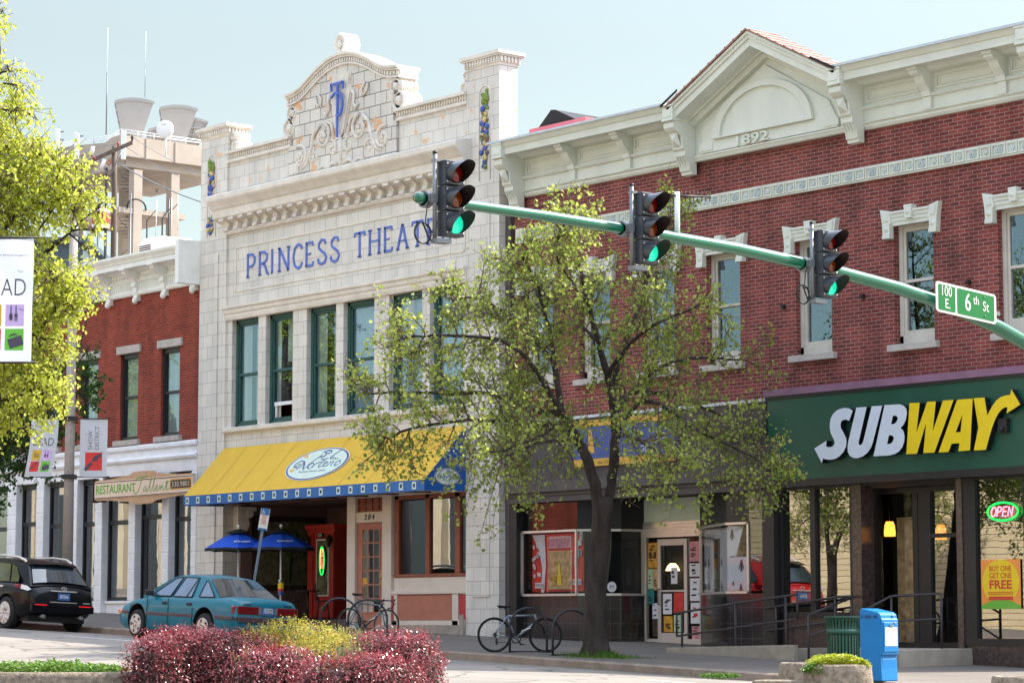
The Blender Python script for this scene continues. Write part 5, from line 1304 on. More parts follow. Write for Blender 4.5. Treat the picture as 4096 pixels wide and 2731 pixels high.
mb.build('awning_frame', M['steel'], aw)
mb = MB(); dk = MB()
xt = [AX0+.1+i*.487 for i in range(13)] + [AX0+6.65+i*.487 for i in range(8)]
for x in xt[:21]:
    if x > AX1-.15: continue
    z = (ZV+ZB)/2; mb.box(x-.075+.08, x+.075+.08, AD-.0095, AD-.006, z-.085, z+.085)
    for q in range(4):
        a = PI/2*q+PI/4; dk.obox((x+.08+.04*math.cos(a), AD-.0105, z+.045*math.sin(a)), (.014, 0, 0), (0, .001, 0), (0, 0, .014))
    dk.lathe([(.02, 0), (.036, 0)], (x+.08, AD-.0105, z), 10, 'y')
vt = mb.build('tile_motif', M['oval'], aw); dk.build('tile_figure', M['ink'], aw)
# logo on the slope: local axes u along x, s up the slope
sv = Vector((0, -AD, ZT-ZB)); sl_ = sv.length; sv.normalize(); nrm = Vector((0, -sv.z, sv.y))
def logo(center, U, V, N, a, b, small=False):
    c = Vector(center)
    def E_(nm, mt, k, d, da=0):
        q = MB(); q.add([c+N*d+U*((a*k-da)*math.cos(2*PI*i/48))+V*((b*k-da)*math.sin(2*PI*i/48)) for i in range(48)], [tuple(range(48))]); return q.build(nm, M[mt], aw, fixn=False)
    E_('logo_rim', 'signwhite', 1.03, .012); E_('logo_border', 'blue_sign', 1.0, .016); E_('logo_oval', 'oval', .94, .02)
    q = MB(); f = lambda u, v: c+N*.024+U*(u*a)+V*(v*b)
    S = lambda pts, w_: stroke(q, pts, [w_*a]*len(pts) if not isinstance(w_, list) else [k*a for k in w_], lambda u, v: f(u, v))
    def S(pts, w_):
        st = MB(); stroke(st, [(u*a, v*b) for u, v in pts], [w_*a*.8*(.55+.45*math.sin(PI*i/(len(pts)-1)))+.006 for i in range(len(pts))], lambda u, v: c+N*.024+U*u+V*v); q.merge(st)
    S([(-.05, .62), (-.1, .5), (-.02, .42), (.08, .52), (.02, .7), (-.1, .75), (-.0, .82), (.15, .8), (.22, .68), (.12, .62), (.05, .62), (.08, .5), (.02, .3), (.12, .22), (.26, .32)], .045)
    S([(.52, .84), (.42, .6), (.32, .35), (.36, .25), (.46, .34)], .05)
    S([(-.72, -.05), (-.64, .08), (-.56, .0), (-.62, -.16), (-.76, -.1), (-.78, .1), (-.66, .26), (-.52, .2), (-.5, -.1), (-.6, -.32)], .045)
    S([(-.52, .2), (-.44, .0), (-.34, -.34)], .06); S([(-.34, -.34), (-.24, .1), (-.12, .42), (.0, .44)], .04)
    S(arc(-.16, -.12, .08, .17, 0, 360, 12), .035); S([(-.02, .06), (-.05, -.26)], .04); S([(-.04, -.05), (.04, .07), (.1, .05)], .035)
    S([(.2, .3), (.12, -.15), (.18, -.26), (.24, -.18)], .04); S([(.1, .08), (.3, .1)], .03)
    S([(.26, -.1), (.38, -.02), (.34, .07), (.26, -.02), (.28, -.2), (.38, -.22), (.44, -.12)], .035)
    S([(.46, .07), (.43, -.22)], .04); S([(.45, -.02), (.53, .07), (.57, .0), (.55, -.2), (.6, -.2)], .035); S([(.46, .2), (.52, .26), (.57, .2), (.63, .26)], .03)
    S(arc(.74, -.07, .075, .16, 0, 360, 12), .035)
    if not small: put_text(q, 'Traditional Mexican Cuisine', .1*b*2*.55, f(.03, -.52), U, V, width=.95*a, shear=.25)
    else: q.add([f(-.4, -.5), f(.45, -.5), f(.45, -.44), f(-.4, -.44)], [(0, 1, 2, 3)])
    q.build('logo_lettering', M['ink'], aw, fixn=False)
    q = MB()
    for k in range(5):
        for cx, cy, s_ in ((-.62, .42, 1), (-.74, -.45, 1)):
            an = R(20+k*28) if cy > 0 else R(-160+k*28+180)
            st = MB(); stroke(st, [((cx+.02*math.cos(an))*a, (cy+.05*math.sin(an))*b), ((cx+.08*math.cos(an))*a, (cy+.19*math.sin(an))*b), ((cx+.11*math.cos(an))*a, (cy+.26*math.sin(an))*b)], [.01*a, .045*a, .008*a], lambda u, v: c+N*.023+U*u+V*v); q.merge(st)
    q.build('logo_flower', M['orange_ink'], aw, fixn=False)
tt = .47
logo((-6.13, AD*(1-tt), ZB+(ZT-ZB)*tt), Vector((1, 0, 0)), sv, nrm, 1.2, .40/ .727)
logo((AX1, -.56, 3.61), Vector((0, 1, 0)), Vector((0, 0, 1)), Vector((1, 0, 0)), .36, .19, True)
# patio umbrellas
def umbrella(x, y, label):
    t = thing('patio_umbrella', label, 'umbrella', (x, y, .1), .2, 'blue umbrellas over the restaurant patio')
    r_ = .84; zt, zb = 2.52, 2.06
    mb = MB(); n = 8
    for i in range(n):
        a0, a1 = 2*PI*i/n, 2*PI*(i+1)/n
        p0 = Vector((r_*math.cos(a0), r_*math.sin(a0), zb)); p1 = Vector((r_*math.cos(a1), r_*math.sin(a1), zb)); tp = Vector((0, 0, zt))
        m0 = p0.lerp(tp, .5)+Vector((0, 0, .03)); m1 = p1.lerp(tp, .5)+Vector((0, 0, .03)); e = (p0+p1)/2*1.0+Vector((0, 0, .02)); e.x *= .96; e.y *= .96; mm = (m0+m1)/2-Vector((0, 0, .02))
        mb.add([p0, e, p1, m1, mm, m0, tp, p0-Vector((0, 0, .07)), e-Vector((0, 0, .07)), p1-Vector((0, 0, .07))], [(0,1,4,5), (1,2,3,4), (5,4,6), (4,3,6), (7,8,1,0), (8,9,2,1)], 0)
    for fs in range(len(mb.mi)):
        if len(mb.f[fs]) == 4 and fs % 6 in (4, 5): mb.mi[fs] = 1
    mb.build('canopy', [M['umb_blue'], M['black_cloth']], t, local=True)
    mb = MB(); mb.lathe([(0, .02), (.3, -.07), (.31, -.1), (.0, -.03)], (0, 0, zt+.02), 8); mb.build('vent_cap', M['black_cloth'], t, local=True)
    mb = MB(); mb.tube([(0, 0, 0), (0, 0, zt+.05)], .022, 10); mb.ball((0, 0, zt+.1), .045, 8, 6); mb.ball((0, -.03, 1.25), .04, 8, 5); mb.build('pole', M['white_plastic'], t, local=True)
    mb = MB()
    for i in range(n): a0 = 2*PI*i/n; mb.tube([(0, 0, zt-.05), (r_*.97*math.cos(a0), r_*.97*math.sin(a0), zb-.01)], .008, 5)
    mb.build('rib', M['steel'], t, local=True)
    mb = MB()
    for q in (-.64, .93, 2.5):
        U = Vector((-math.sin(q), math.cos(q), 0)); Vv = (Vector((0, 0, zt))-Vector((r_*math.cos(q), r_*math.sin(q), zb))).normalized(); N = U.cross(Vv)
        put_text(mb, 'BUD LIGHT', .07, Vector((r_*.80*math.cos(q), r_*.80*math.sin(q), zb+.13))+N*.02, U, Vv, width=.42, shear=.3, bold=.03)
    mb.build('umbrella_lettering', M['signwhite'], t, local=True, fixn=False)
    mb = MB(); mb.lathe([(.0, 0), (.26, 0), (.26, .05), (.05, .1), (0, .1)], (0, 0, 0), 16); mb.build('umbrella_base', M['dark_metal'], t, local=True)
umbrella(-9.35, -.75, 'blue patio umbrella nearer the white tiled pier at the restaurant entrance')
umbrella(-8.35, -.15, 'blue patio umbrella between the leaning parking sign and the red doorway')
pc = thing('condiment_box', 'small yellow red and blue box clipped to the umbrella pole by the red doorway', 'box', (-8.33, -.19, 1.0))
for k, (mt, z0, z1) in enumerate((('bogo_yel', .16, .3), ('poster_red', .1, .16), ('blue_sign', 0, .1))):
    p = MB(); p.box(.01, .14, -.06, .02, z0, z1); p.build(('yellow', 'red', 'blue')[k]+'_face', M[mt], pc, local=True)
# bistro furniture in the shade
def chair(label, loc, rz):
    t = thing('bistro_chair', label, 'chair', loc, rz, 'black bistro chairs on the patio')
    p = MB(); p.lathe([(0, .44), (.2, .44), (.2, .47), (0, .47)], (0, 0, 0), 14); p.build('seat', M['dark_metal'], t, local=True)
    for a in range(4): c, s_ = math.cos(PI/4+a*PI/2), math.sin(PI/4+a*PI/2); p = MB(); p.tube([(.15*c, .15*s_, .44), (.22*c, .22*s_, 0)], .011, 6); p.build('leg', M['dark_metal'], t, local=True)
    p = MB(); p.tube([(-.19, .1, .46), (-.2, .2, .7)]+[(.2*math.cos(R(a)), .2, .72+.2*math.sin(R(a))) for a in range(180, -1, -20)]+[(.2, .2, .7), (.19, .1, .46)], .012, 6)
    for u in (-.1, 0, .1): p.tube([(u, .17, .47), (u, .2, .9)], .007, 5)
    p.tube([(-.2, .2, .72), (.2, .2, .72)], .008, 5)
    p.build('backrest', M['dark_metal'], t, local=True)
    return t
chair('black bistro chair left of the red doorway behind the teal car', (-8.0, .9, .4), 2.6)
chair('black bistro chair under the second blue umbrella behind the teal car', (-8.9, .6, .4), .6)
t = thing('bistro_table', 'round black bistro table in the shaded restaurant entrance', 'table', (-8.45, .75, .4))
p = MB(); p.lathe([(0, .7), (.3, .7), (.3, .73), (0, .73)], (0, 0, 0), 20); p.build('table_top', M['dark_metal'], t, local=True)
p = MB(); p.tube([(0, 0, .02), (0, 0, .7)], .03, 8); p.lathe([(0, 0), (.2, 0), (.18, .03), (0, .05)], (0, 0, 0), 14); p.build('pedestal', M['dark_metal'], t, local=True)
# ------------------------------------------------------------------ lamp post with banners
def banner(root, c, U, V, N, wd, ht, kind, bend=0.0):
    """cloth banner: c top middle, printed artwork lies 4 mm off the cloth"""
    def pt(u, v, d=0):                                               # u,v in 0..1
        sway = bend*(1-v)**2*1.0
        rip = .02*math.sin(3.3*v+2*u)+.012*math.sin(9*v+4*u)
        return Vector(c)+U*((u-.5)*wd+sway*(-.16 if bend else 0))+V*(-(1-v)*ht)+N*(rip+d+bend*.1*(1-v)*(u-.5))
    q = MB(); nu, nv = 8, 18
    q.add([pt(i/nu, j/nv) for j in range(nv+1) for i in range(nu+1)], [(j*(nu+1)+i, j*(nu+1)+i+1, (j+1)*(nu+1)+i+1, (j+1)*(nu+1)+i) for j in range(nv) for i in range(nu)], 0, True)
    b = q.build('banner_cloth', M['banner'], root, fixn=False)
    def patch(nm, mt, u0, u1, v0, v1, cut=0):
        q = MB(); n = 6
        q.add([pt(u0+(u1-u0)*i/n, v0+(v1-v0)*j/n, .005) for j in range(n+1) for i in range(n+1)], [(j*(n+1)+i, j*(n+1)+i+1, (j+1)*(n+1)+i+1, (j+1)*(n+1)+i) for j in range(n) for i in range(n)])
        return q.build(nm, M[mt], b, fixn=False)
    def lines(nm, polys, mt='ink_grey', w_=.012):
        q = MB()
        for pl, k in polys:
            stroke(q, [(u*wd, v*ht) for u, v in pl], [kk*wd for kk in (k if isinstance(k, list) else [k]*len(pl))], lambda u, v: pt(u/wd, v/ht, .010))
        return q.build(nm, M[mt], b, fixn=False)
    def wtext(nm, s, u, v, h, uw, rot=False):
        vs, fs, wdt = text_geo(s, 0, -.012 if h > .04 else 0)
        q = MB()
        if not rot: q.add([pt(u+x[0]/wdt*uw, v+x[1]*h, .010) for x in vs], fs)
        else: q.add([pt(u-x[1]*h, v+x[0]/wdt*uw, .010) for x in vs], fs)
        return q.build(nm, M['ink_grey'], b, fixn=False)
    if kind == 'bead':
        patch('yellow_square', 'b_yellow', .14, .46, .285, .46); patch('lilac_square', 'b_lilac', .53, .86, .285, .46)
        patch('red_square', 'b_red', .14, .46, .09, .265); patch('green_square', 'b_green', .53, .86, .09, .265)
        wtext('bead_lettering', 'BEAD', .13, .53, .14, .75); wtext('city_of_bloomington_lettering', 'city of bloomington', .22, .855, .014, .68)
        lines('logo_ring', [(arc(.165, .862, .025, .012, 0, 360, 10), .015)])
        lines('fork_and_spoon', [([(.63, .45), (.63, .38)], .018), (arc(.63, .36, .012, .022, 0, 360, 10), .04), ([(.72, .45), (.72, .385)], .018), ([(.72, .385), (.72, .36)], .055), ([(.70, .36), (.70, .325)], .01), ([(.72, .36), (.72, .325)], .01), ([(.74, .36), (.74, .325)], .01)])
        lines('shopping_bag', [([(.6, .14), (.84, .175)], .17), (arc(.66, .2, .05, .02, 10, 190, 8), .015), (arc(.7, .205, .05, .02, 10, 190, 8), .015)])
        lines('violin', [([(.15, .125), (.27, .19)], .05), ([(.3, .205), (.35, .23)], [.1, .07]), ([(.35, .23), (.42, .255)], [.07, .03])])
        lines('paint_brushes', [([(.2, .40), (.4, .39)], .02), ([(.2, .37), (.42, .355)], .02), ([(.22, .34), (.38, .335)], .02)])
    else:
        wtext('show_lettering', 'SHOW', .46, .47, .16, .32, True); wtext('district_lettering', 'DISTRICT', .70, .47, .16, .40, True)
        patch('red_square', 'b_red', .2, .82, .11, .42)
        lines('violin', [([(.2, .115), (.44, .24)], [.12, .12]), ([(.48, .26), (.56, .32)], [.08, .1]), ([(.55, .29), (.62, .34), (.66, .35)], [.2, .16, .08]), ([(.64, .345), (.74, .375), (.78, .38)], [.12, .12, .06])])
    lines('cut_vent', [([(u-.05, v), (u-.03, v-.012), (u, v-.017), (u+.04, v-.008)], .008) for u, v in ((.24, .75), (.78, .74), (.2, .45), (.83, .43))])
    return b
Uc = Vector((.61, .79, 0)).normalized()
lp = thing('lamp_post', 'pale concrete lamp post with a curved arm and two white banners behind the black suv', 'lamp post', (-10.4, -5.0, gz(-10.4, -5)))
mb = MB(); X, Y = -10.4, -5.0
mb.tube([(X, Y, -.1), (X, Y, 9.9)], [.14, .105], 8); mb.build('post', M['lamp_conc'], lp)
mb = MB(); mb.lathe([(.11, 9.75), (.12, 9.8), (.12, 10.0), (.1, 10.02), (.0, 10.2)], (X, Y, 0), 8); mb.build('post_cap', M['steel'], lp)
mb = MB(); mb.tube([(X, Y, 9.95)]+[(X-1.6*t*.55, Y-2.6*t, 9.95+.9*t-.12*t*t) for t in (.2, .5, .8, 1.0)], .04, 8); mb.build('lamp_arm', M['steel'], lp)
mb = MB(); mb.obox((X-1.0, Y-2.95, 10.75), (.1, .3, 0), (.1, -.04, 0), (0, 0, .07)); mb.build('lamp_head', M['steel'], lp)
mb = MB()
for z in (5.27, 3.85):
    mb.obox((X, Y, z), Uc*.17, Vector((-Uc.y, Uc.x, 0))*.17, (0, 0, .05)); mb.tube([Vector((X, Y, z))-Uc*.95, Vector((X, Y, z))+Uc*.98], .014, 6)
mb.build('banner_bracket', M['dark_metal'], lp)
Nc = Vector((Uc.y, -Uc.x, 0))
for s, kind, bd in ((-1, 'bead', 1.0), (1, 'show', 0.0)):
    hb = thing('street_banner', 'small shaded white BEAD banner with four coloured squares left of the concrete lamp post' if kind == 'bead' else 'white SHOW DISTRICT banner with one red violin square beside the lamp post', 'banner', tuple(Vector((X, Y, 3.8))+Uc*s*.55))
    banner(hb, Vector((X, Y, 5.27))+Uc*(s*.55+(0.03 if s > 0 else -.06)), Uc, Vector((0, 0, 1)), Nc, .66, 1.42, kind, bd)
# large banner on the near post, the post itself stands outside the picture
Uk = Vector((.66, .75, 0)).normalized(); Nk = Vector((Uk.y, -Uk.x, 0))
nb = thing('street_banner', 'large bright sunlit white banner with four coloured squares in front of the yellow green tree', 'banner', tuple(Vector((18.3, -22.05, 3.2))-Uk*.36))
banner(nb, Vector((18.32, -22.06, 4.755))-Uk*.33, Uk, Vector((0, 0, 1)), Nk, .66, 1.45, 'bead', 0.0)
np_ = thing('lamp_post', 'lamp post that carries the large sunlit banner', 'lamp post', tuple(Vector((18.3, -22.05, -.71))-Uk*.95))
pb = Vector((18.3, -22.05, 0))-Uk*.95
mb = MB(); mb.tube([pb+Vector((0, 0, -.75)), pb+Vector((0, 0, 8.6))], [.14, .105], 8); mb.build('post', M['lamp_conc'], np_)
mb = MB()
for z in (4.76, 3.3): mb.tube([pb+Vector((0, 0, z)), pb+Uk*1.0+Vector((0, 0, z))], .014, 6)
mb.build('banner_bracket', M['dark_metal'], np_)
# ------------------------------------------------------------------ leaning parking sign
ps = thing('parking_sign', 'leaning blue and white disabled parking sign on a grey post behind the teal car', 'sign', (-2.65, -5.0, gz(-2.65, -5.0)))
axis = Vector((.62, .1, 2.83)); U_ = Vector((.62, .78, 0)).normalized()
b0 = Vector((-2.65, -5.0, gz(-2.65, -5.0)))
d0 = axis.normalized(); U2 = (U_-d0*U_.dot(d0)).normalized(); N2 = U2.cross(d0)
mb = MB(); mb.obox(b0+axis*.485, U2*.03, N2*.02, axis*.485); mb.build('post', M['post_grey'], ps)
cs = b0+axis*.895
mb = MB(); mb.obox(cs+N2*.03, U2*.1, N2*.004, d0*.24); sf = mb.build('sign_plate', M['signwhite'], ps)
mb = MB(); mb.obox(cs+d0*.17+N2*.037, U2*.092, N2*.002, d0*.07); mb.obox(cs-d0*.22+N2*.037, U2*.092, N2*.002, d0*.024); mb.build('blue_field', M['blue_val'], sf)
mb = MB(); bq = lambda u, v: cs+N2*.041+U2*u+d0*v
stroke(mb, arc(-.035, .15, .028, .028, 60, -220, 10), .01, bq); stroke(mb, [(-.045, .215), (-.04, .17), (-.01, .165), (.0, .135)], .014, bq); mb.build('wheelchair_symbol', M['signwhite'], sf)
mb = MB()
for k in range(5): v = .07-k*.04; stroke(mb, [(-.06+.01*(k % 2), v), (.06-.012*(k % 3), v)], .015, bq)
mb.build('small_print', M['bogo_red'], sf)
# ------------------------------------------------------------------ traffic signals
AXP = 20.17
def ay(t): return -17.9+t*(14.6)
arm_pts = []
for y, z in ((-17.7, 5.43), (-17.43, 5.43), (-15.8, 5.42), (-14.08, 5.38), (-12.4, 5.32), (-10.74, 5.21), (-9.2, 5.06), (-8.0, 4.88), (-7.0, 4.66), (-6.2, 4.42), (-5.6, 4.16), (-5.15, 3.85), (-4.9, 3.5)): arm_pts.append(Vector((AXP, y, z)))
ma = thing('signal_mast', 'green enamelled mast arm carrying three traffic signals across the street', 'traffic mast', (AXP, -4.9, gz(AXP, -4.9)))
mb = MB(); mb.tube(arm_pts, [.054+.0068*i for i in range(len(arm_pts))], 16); mb.build('mast_arm', M['arm_green'], ma)
mb = MB(); mb.tube([(AXP, -4.9, gz(AXP, -4.9)-.1), (AXP, -4.9, 6.2)], [.2, .16], 16); mb.lathe([(.3, 0), (.3, .1), (.22, .3)], (AXP, -4.9, gz(AXP, -4.9)), 16); mb.build('mast_pole', M['arm_green'], ma)
mb = MB(); mb.lathe([(0, -.16), (.05, -.16), (.07, -.12), (.075, .1), (.06, .12)], (AXP, -17.72, 5.44), 12, 'y'); mb.lathe([(.07, .0), (.085, .02), (.085, .05)], (AXP, -17.76, 5.44), 12, 'y'); mb.build('arm_end_cap', M['arm_green'], ma)
def arm_z(y):
    for p, q in zip(arm_pts, arm_pts[1:]):
        if p.y <= y <= q.y: return p.z+(q.z-p.z)*(y-p.y)/(q.y-p.y)
    return arm_pts[-1].z
def signal(y, label, loop, rz=0):
    """three section head facing +x; origin at the arm"""
    z = arm_z(y)
    t = thing('traffic_signal', label, 'traffic light', (AXP+.12, y, z), rz, 'traffic signals on the green mast arm'); t.scale = (.88, .88, .88)
    w_ = .17
    mb = MB()
    for k in range(3):
        zc = (1-k)*.355
        mb.box(.02, .2, -w_, w_, zc-.172, zc+.172)
        mb.box(.2, .212, -w_+.006, w_-.006, zc-.166, zc+.166)
    mb.build('housing', M['sig_black'], t, local=True, bevel=.012)
    for k, nm in enumerate(('red', 'amber', 'green')):
        zc = (1-k)*.355+.0
        p = MB(); p.lathe([(0, .02), (.06, .018), (.11, .008), (.142, -.01)], (.225, 0, zc), 24, 'x'); p.build(nm+'_lens', M['lens_'+nm], t, local=True)
        v = MB(); n = 26; r0 = .152
        for side, rr in ((0, r0), (1, r0-.006)):
            vs = []
            for i in range(n+1):
                a = R(-52+284*i/n)
                up = (math.sin(a)+.79)/1.79
                ln = .06+.27*min(1, up*1.15)
                vs += [(.205, rr*math.cos(a), zc+rr*math.sin(a)), (.205+ln, rr*math.cos(a), zc+rr*math.sin(a)-.02*ln)]
            v.add(vs, [(2*i, 2*i+2, 2*i+3, 2*i+1) for i in range(n)], side, True)
        v.build('visor', [M['sig_black'], M['visor_in']], t, local=True, fixn=False)
    p = MB()
    for k in range(3):
        zc = (1-k)*.355
        for u in (-.14, .14):
            for q in (-.13, .12): p.ball((.215, u, zc+q), .014, 6, 4)
        p.box(.03, .19, w_, w_+.02, zc-.1, zc-.07)
    p.build('latch_screw', M['chrome'], t, local=True)
    p = MB(); p.tube([(.04, -.225, -.6), (.04, -.225, .62)], .032, 10); p.build('support_tube', M['steel'], t, local=True)
    p = MB(); p.tube([(.04, -.225, .62), (.04, -.225, .66)], .034, 10); p.build('tube_cap', M['dark_metal'], t, local=True)
    p = MB(); p.obox((.04, -.2, .53), (.05, 0, 0), (0, .05, 0), (0, 0, .02)); p.box(.0, .16, -.27, -.02, -.63, -.57); p.obox((-.02, -.24, .0), (.09, 0, 0), (0, .05, 0), (0, 0, .06)); p.box(-.18, .03, -.3, -.18, -.05, .05); p.lathe([(.12, -.05), (.12, .05), (.095, .05), (.095, -.05)], (-.13, -.25, 0), 14, 'y')
    p.build('mounting_bracket', M['steel'], t, local=True)
    if not loop: return t
    p = MB()
    for k in range(2): p.tube([(.0, -.32-.015*k, -.4)]+[(.01, -.4-k*.02+.14*math.sin(R(a)), -.5+.15*math.cos(R(a))) for a in range(20, 380, 20)]+[(.0, -.28, -.6)], .008, 6)
    p.tube([(0, -.28, 0), (0, -.33, -.15), (0, -.36, -.36)], .008, 6)
    p.build('cable_loop', M['trim_black'], t, local=True)
    return t
signal(-17.5, 'traffic signal hanging in front of the blue theatre lettering', 1)
signal(-14.26, 'traffic signal in front of the street tree top, beside the comb aerial', 0)
signal(-10.9, 'traffic signal hanging nearest to the green street name sign', 1)
# tv style detector aerial on the arm
ae = thing('aerial', 'small black comb aerial on a short white post behind the middle traffic signal', 'aerial', (AXP, -13.5, arm_z(-13.5)))
mb = MB(); mb.tube([(0, 0, 0), (0, 0, .62)], .035, 8); mb.build('post', M['white_plastic'], ae, local=True)
mb = MB(); mb.tube([(0, -.12, .56), (0, .62, .62)], .014, 6)
for i in range(8): mb.tube([(0, .08+i*.075, .575+i*.006-.075+i*.002), (0, .08+i*.075, .575+i*.006+.075)], .006, 5)
mb.build('comb', M['dark_metal'], ae, local=True)
# street name sign
sn = thing('street_name_sign', 'green and white street name sign reading 100 E. 6th St on the mast arm', 'street sign', (AXP+.16, -7.65, 4.93))
sy0, sy1 = -8.55, -7.22
sx = AXP+.17
tl = -.10                                                                                      # the sign follows the slope of the arm
def sp(u, v, d=0): return Vector((sx+d, sy0+(sy1-sy0)*u, 4.93+tl*(u-.5)*1.0+(v-.5)*.44))
def rr(u0, u1, v0, v1, d, r_=.02):
    pts = []
    for cu, cv, a0 in ((u1-r_, v1-r_*2.6, 0), (u0+r_, v1-r_*2.6, 90), (u0+r_, v0+r_*2.6, 180), (u1-r_, v0+r_*2.6, 270)):
        for k in range(5): a = R(a0+22.5*k); pts.append(sp(cu+r_*math.cos(a), cv+r_*2.6*math.sin(a), d))
    return pts
mb = MB(); a_ = rr(0, 1, 0, 1, 0, .045); b_ = rr(0, 1, 0, 1, -.012, .045); n = len(a_); mb.add(a_+b_, [tuple(range(n)), tuple(range(2*n-1, n-1, -1))]+[(i, (i+1) % n, n+(i+1) % n, n+i) for i in range(n)]); pl_ = mb.build('sign_plate', M['signwhite'], sn)
mb = MB(); 
for q in (rr(.035, .315, .075, .925, .003), rr(.345, .965, .075, .925, .003)): mb.add(q, [tuple(range(len(q)))])
mb.build('green_field', M['hsign'], pl_, fixn=False)
mb = MB(); uu = (sp(1, 0)-sp(0, 0)).normalized(); vv = Vector((0, 0, 1))
put_text(mb, '100', .145, sp(.175, .57, .006), uu, vv, width=.215, bold=.004); put_text(mb, 'E.', .135, sp(.185, .17, .006), uu, vv, width=.105, bold=.004)
put_text(mb, '6', .25, sp(.52, .25, .006), uu, vv, width=.125, bold=.006); put_text(mb, 'th', .12, sp(.655, .52, .006), uu, vv, width=.125, bold=.006); put_text(mb, 'St', .14, sp(.82, .36, .006), uu, vv, width=.135, bold=.006)
mb.build('street_name_lettering', M['signwhite'], pl_, fixn=False)
mb = MB(); mb.box(AXP+.05, AXP+.16, -8.1, -8.02, 4.86, 4.94); mb.box(AXP+.05, AXP+.16, -7.2, -7.12, 4.8, 4.86)
for u, v in ((.8, .83), (.8, .2)): mb.ball(sp(u, v, .006), .012, 6, 4)
mb.build('sign_clamp', M['steel'], sn)
# pink trimmed canopy on the brick roof beside the theatre pier
pk = thing('roof_canopy', 'black roof hatch cover with pink band beside the theatre pier', 'roof cover', (1.2, 1.6, 11.0))
mb = MB(); mb.prism([(-.9, 0), (.9, 0), (.9, .42), (-.15, .9), (-.3, .92), (-.9, .45)], -.8, .8); mb.build('cover', M['black_cloth'], pk, local=True)
mb = MB(); mb.box(-.95, 1.0, -.9, -.8, .3, .55); mb.box(.9, 1.0, -.8, .9, .3, .55); mb.build('pink_band', M['pink_canopy'], pk, local=True)
# ------------------------------------------------------------------ utility pole and wires
def at(px, py, D):
    """point at depth D metres on the sight line of a photo pixel (2352 px wide measure), for far things"""
    v = _d*5909.45 + _r*(px-1176) - _u*(py-784); return CAM + v*(D/5909.45)
def zt(a, b): return ((200+a/3.4846)/1.7415, (350+b/3.4846)/1.7415)
# ------------------------------------------------------------------ concrete antenna tower far behind
tw = thing('antenna_tower', 'tan concrete antenna tower with open decks standing far behind the brick block', 'tower', (-112.5, 58.5, 0))
CX, CY = -109.25, 55.5
plan = [(CX, CY), (CX, CY+9.5), (CX-6, CY+11), (CX-12, CY+9), (CX-13.5, CY+3), (-119.4, 57.0), (-118.3, 55.6), (-116.8, 54.9), (-115.2, 55.0), (-113.6, 55.7), (-112.6, 56.2), (-111.9, 56.0), (CX-1.2, CY)]
mb = MB(); mb.prism(plan, 32.85, 34.3, 'xy')
for y in (57.6, 60.0, 62.4): mb.box(CX, CX+.06, y-.05, y+.05, 32.8, 34.32)
mb.build('upper_deck', M['tower_conc'], tw)
mb = MB(); mb.prism([(CX-.4, CY+.5), (CX-.4, CY+9), (CX-10.5, CY+9), (CX-10.5, CY+.6)], 32.2, 32.85, 'xy'); mb.build('deck_beam', M['tower_conc'], tw)
COL = [(-109.6, 56.98), (-109.6, 60.05), (-116.5, 56.3), (-116.5, 60.3)]
for x, y in COL:
    mb = MB(); mb.box(x-.34, x+.34, y-.34, y+.34, -4, 32.0); mb.build('column', M['tower_conc'], tw)
for z in (28.85, 21.0, 14.0):
    mb = MB(); mb.box(-117.6, -109.3, 55.5, 60.95, z, z+.38); mb.build('lower_deck', M['tower_conc'], tw)
def rail(pts, z0, h, nm='deck_railing'):
    mb = MB()
    for zz in (h, h*.55): mb.tube([(x, y, z0+zz) for x, y in pts], .035, 5)
    for (xa, ya), (xb, yb_) in zip(pts, pts[1:]):
        n = max(1, int(math.hypot(xb-xa, yb_-ya)/1.2))
        for k in range(n+1): mb.tube([(xa+(xb-xa)*k/n, ya+(yb_-ya)*k/n, z0), (xa+(xb-xa)*k/n, ya+(yb_-ya)*k/n, z0+h)], .03, 5)
    mb.build(nm, M['white_plastic'], tw)
rail([(CX-.1, CY+.1), (CX-.1, CY+9.4)], 34.3, .42)
rail([(-119.0, 57.0), (-118.2, 55.8), (-116.8, 55.1), (-115.2, 55.2), (-113.6, 55.9), (-111.9, 56.2), (CX-.1, CY+.1)], 34.3, .42)
# spiral stair
mb = MB(); sx_, sy_ = -110.9, 57.3
mb.tube([(sx_, sy_, 15), (sx_, sy_, 32.5)], .07, 8)
for i in range(75):
    a = i*.42; z = 16+i*.22; mb.obox((sx_+.38*math.cos(a), sy_+.38*math.sin(a), z), (.36*math.cos(a), .36*math.sin(a), 0), (-.11*math.sin(a), .11*math.cos(a), 0), (0, 0, .02))
mb.tube([(sx_+.74*math.cos(i*.42), sy_+.74*math.sin(i*.42), 16.9+i*.22) for i in range(75)], .03, 5)
mb.build('spiral_stair', M['steel'], tw)
mb = MB(); mb.tube([(-109.3, 56.2, 29.2)]+[(-109.3, 56.9+.75*math.cos(R(a)), 29.3+.6*math.sin(R(a))) for a in range(180, -1, -20)]+[(-109.3, 57.65, 29.2)], .07, 6); mb.build('stair_hoop', M['dark_metal'], tw)
# slab mounted pipes
mb = MB()
for x, y in ((-109.1, 56.3), (-109.2, 59.5), (-112, 55.4), (-114.6, 55.4)): mb.tube([(x, y, 12), (x, y, 30.2)], .05, 6)
mb.build('riser_pipe', M['steel'], tw)
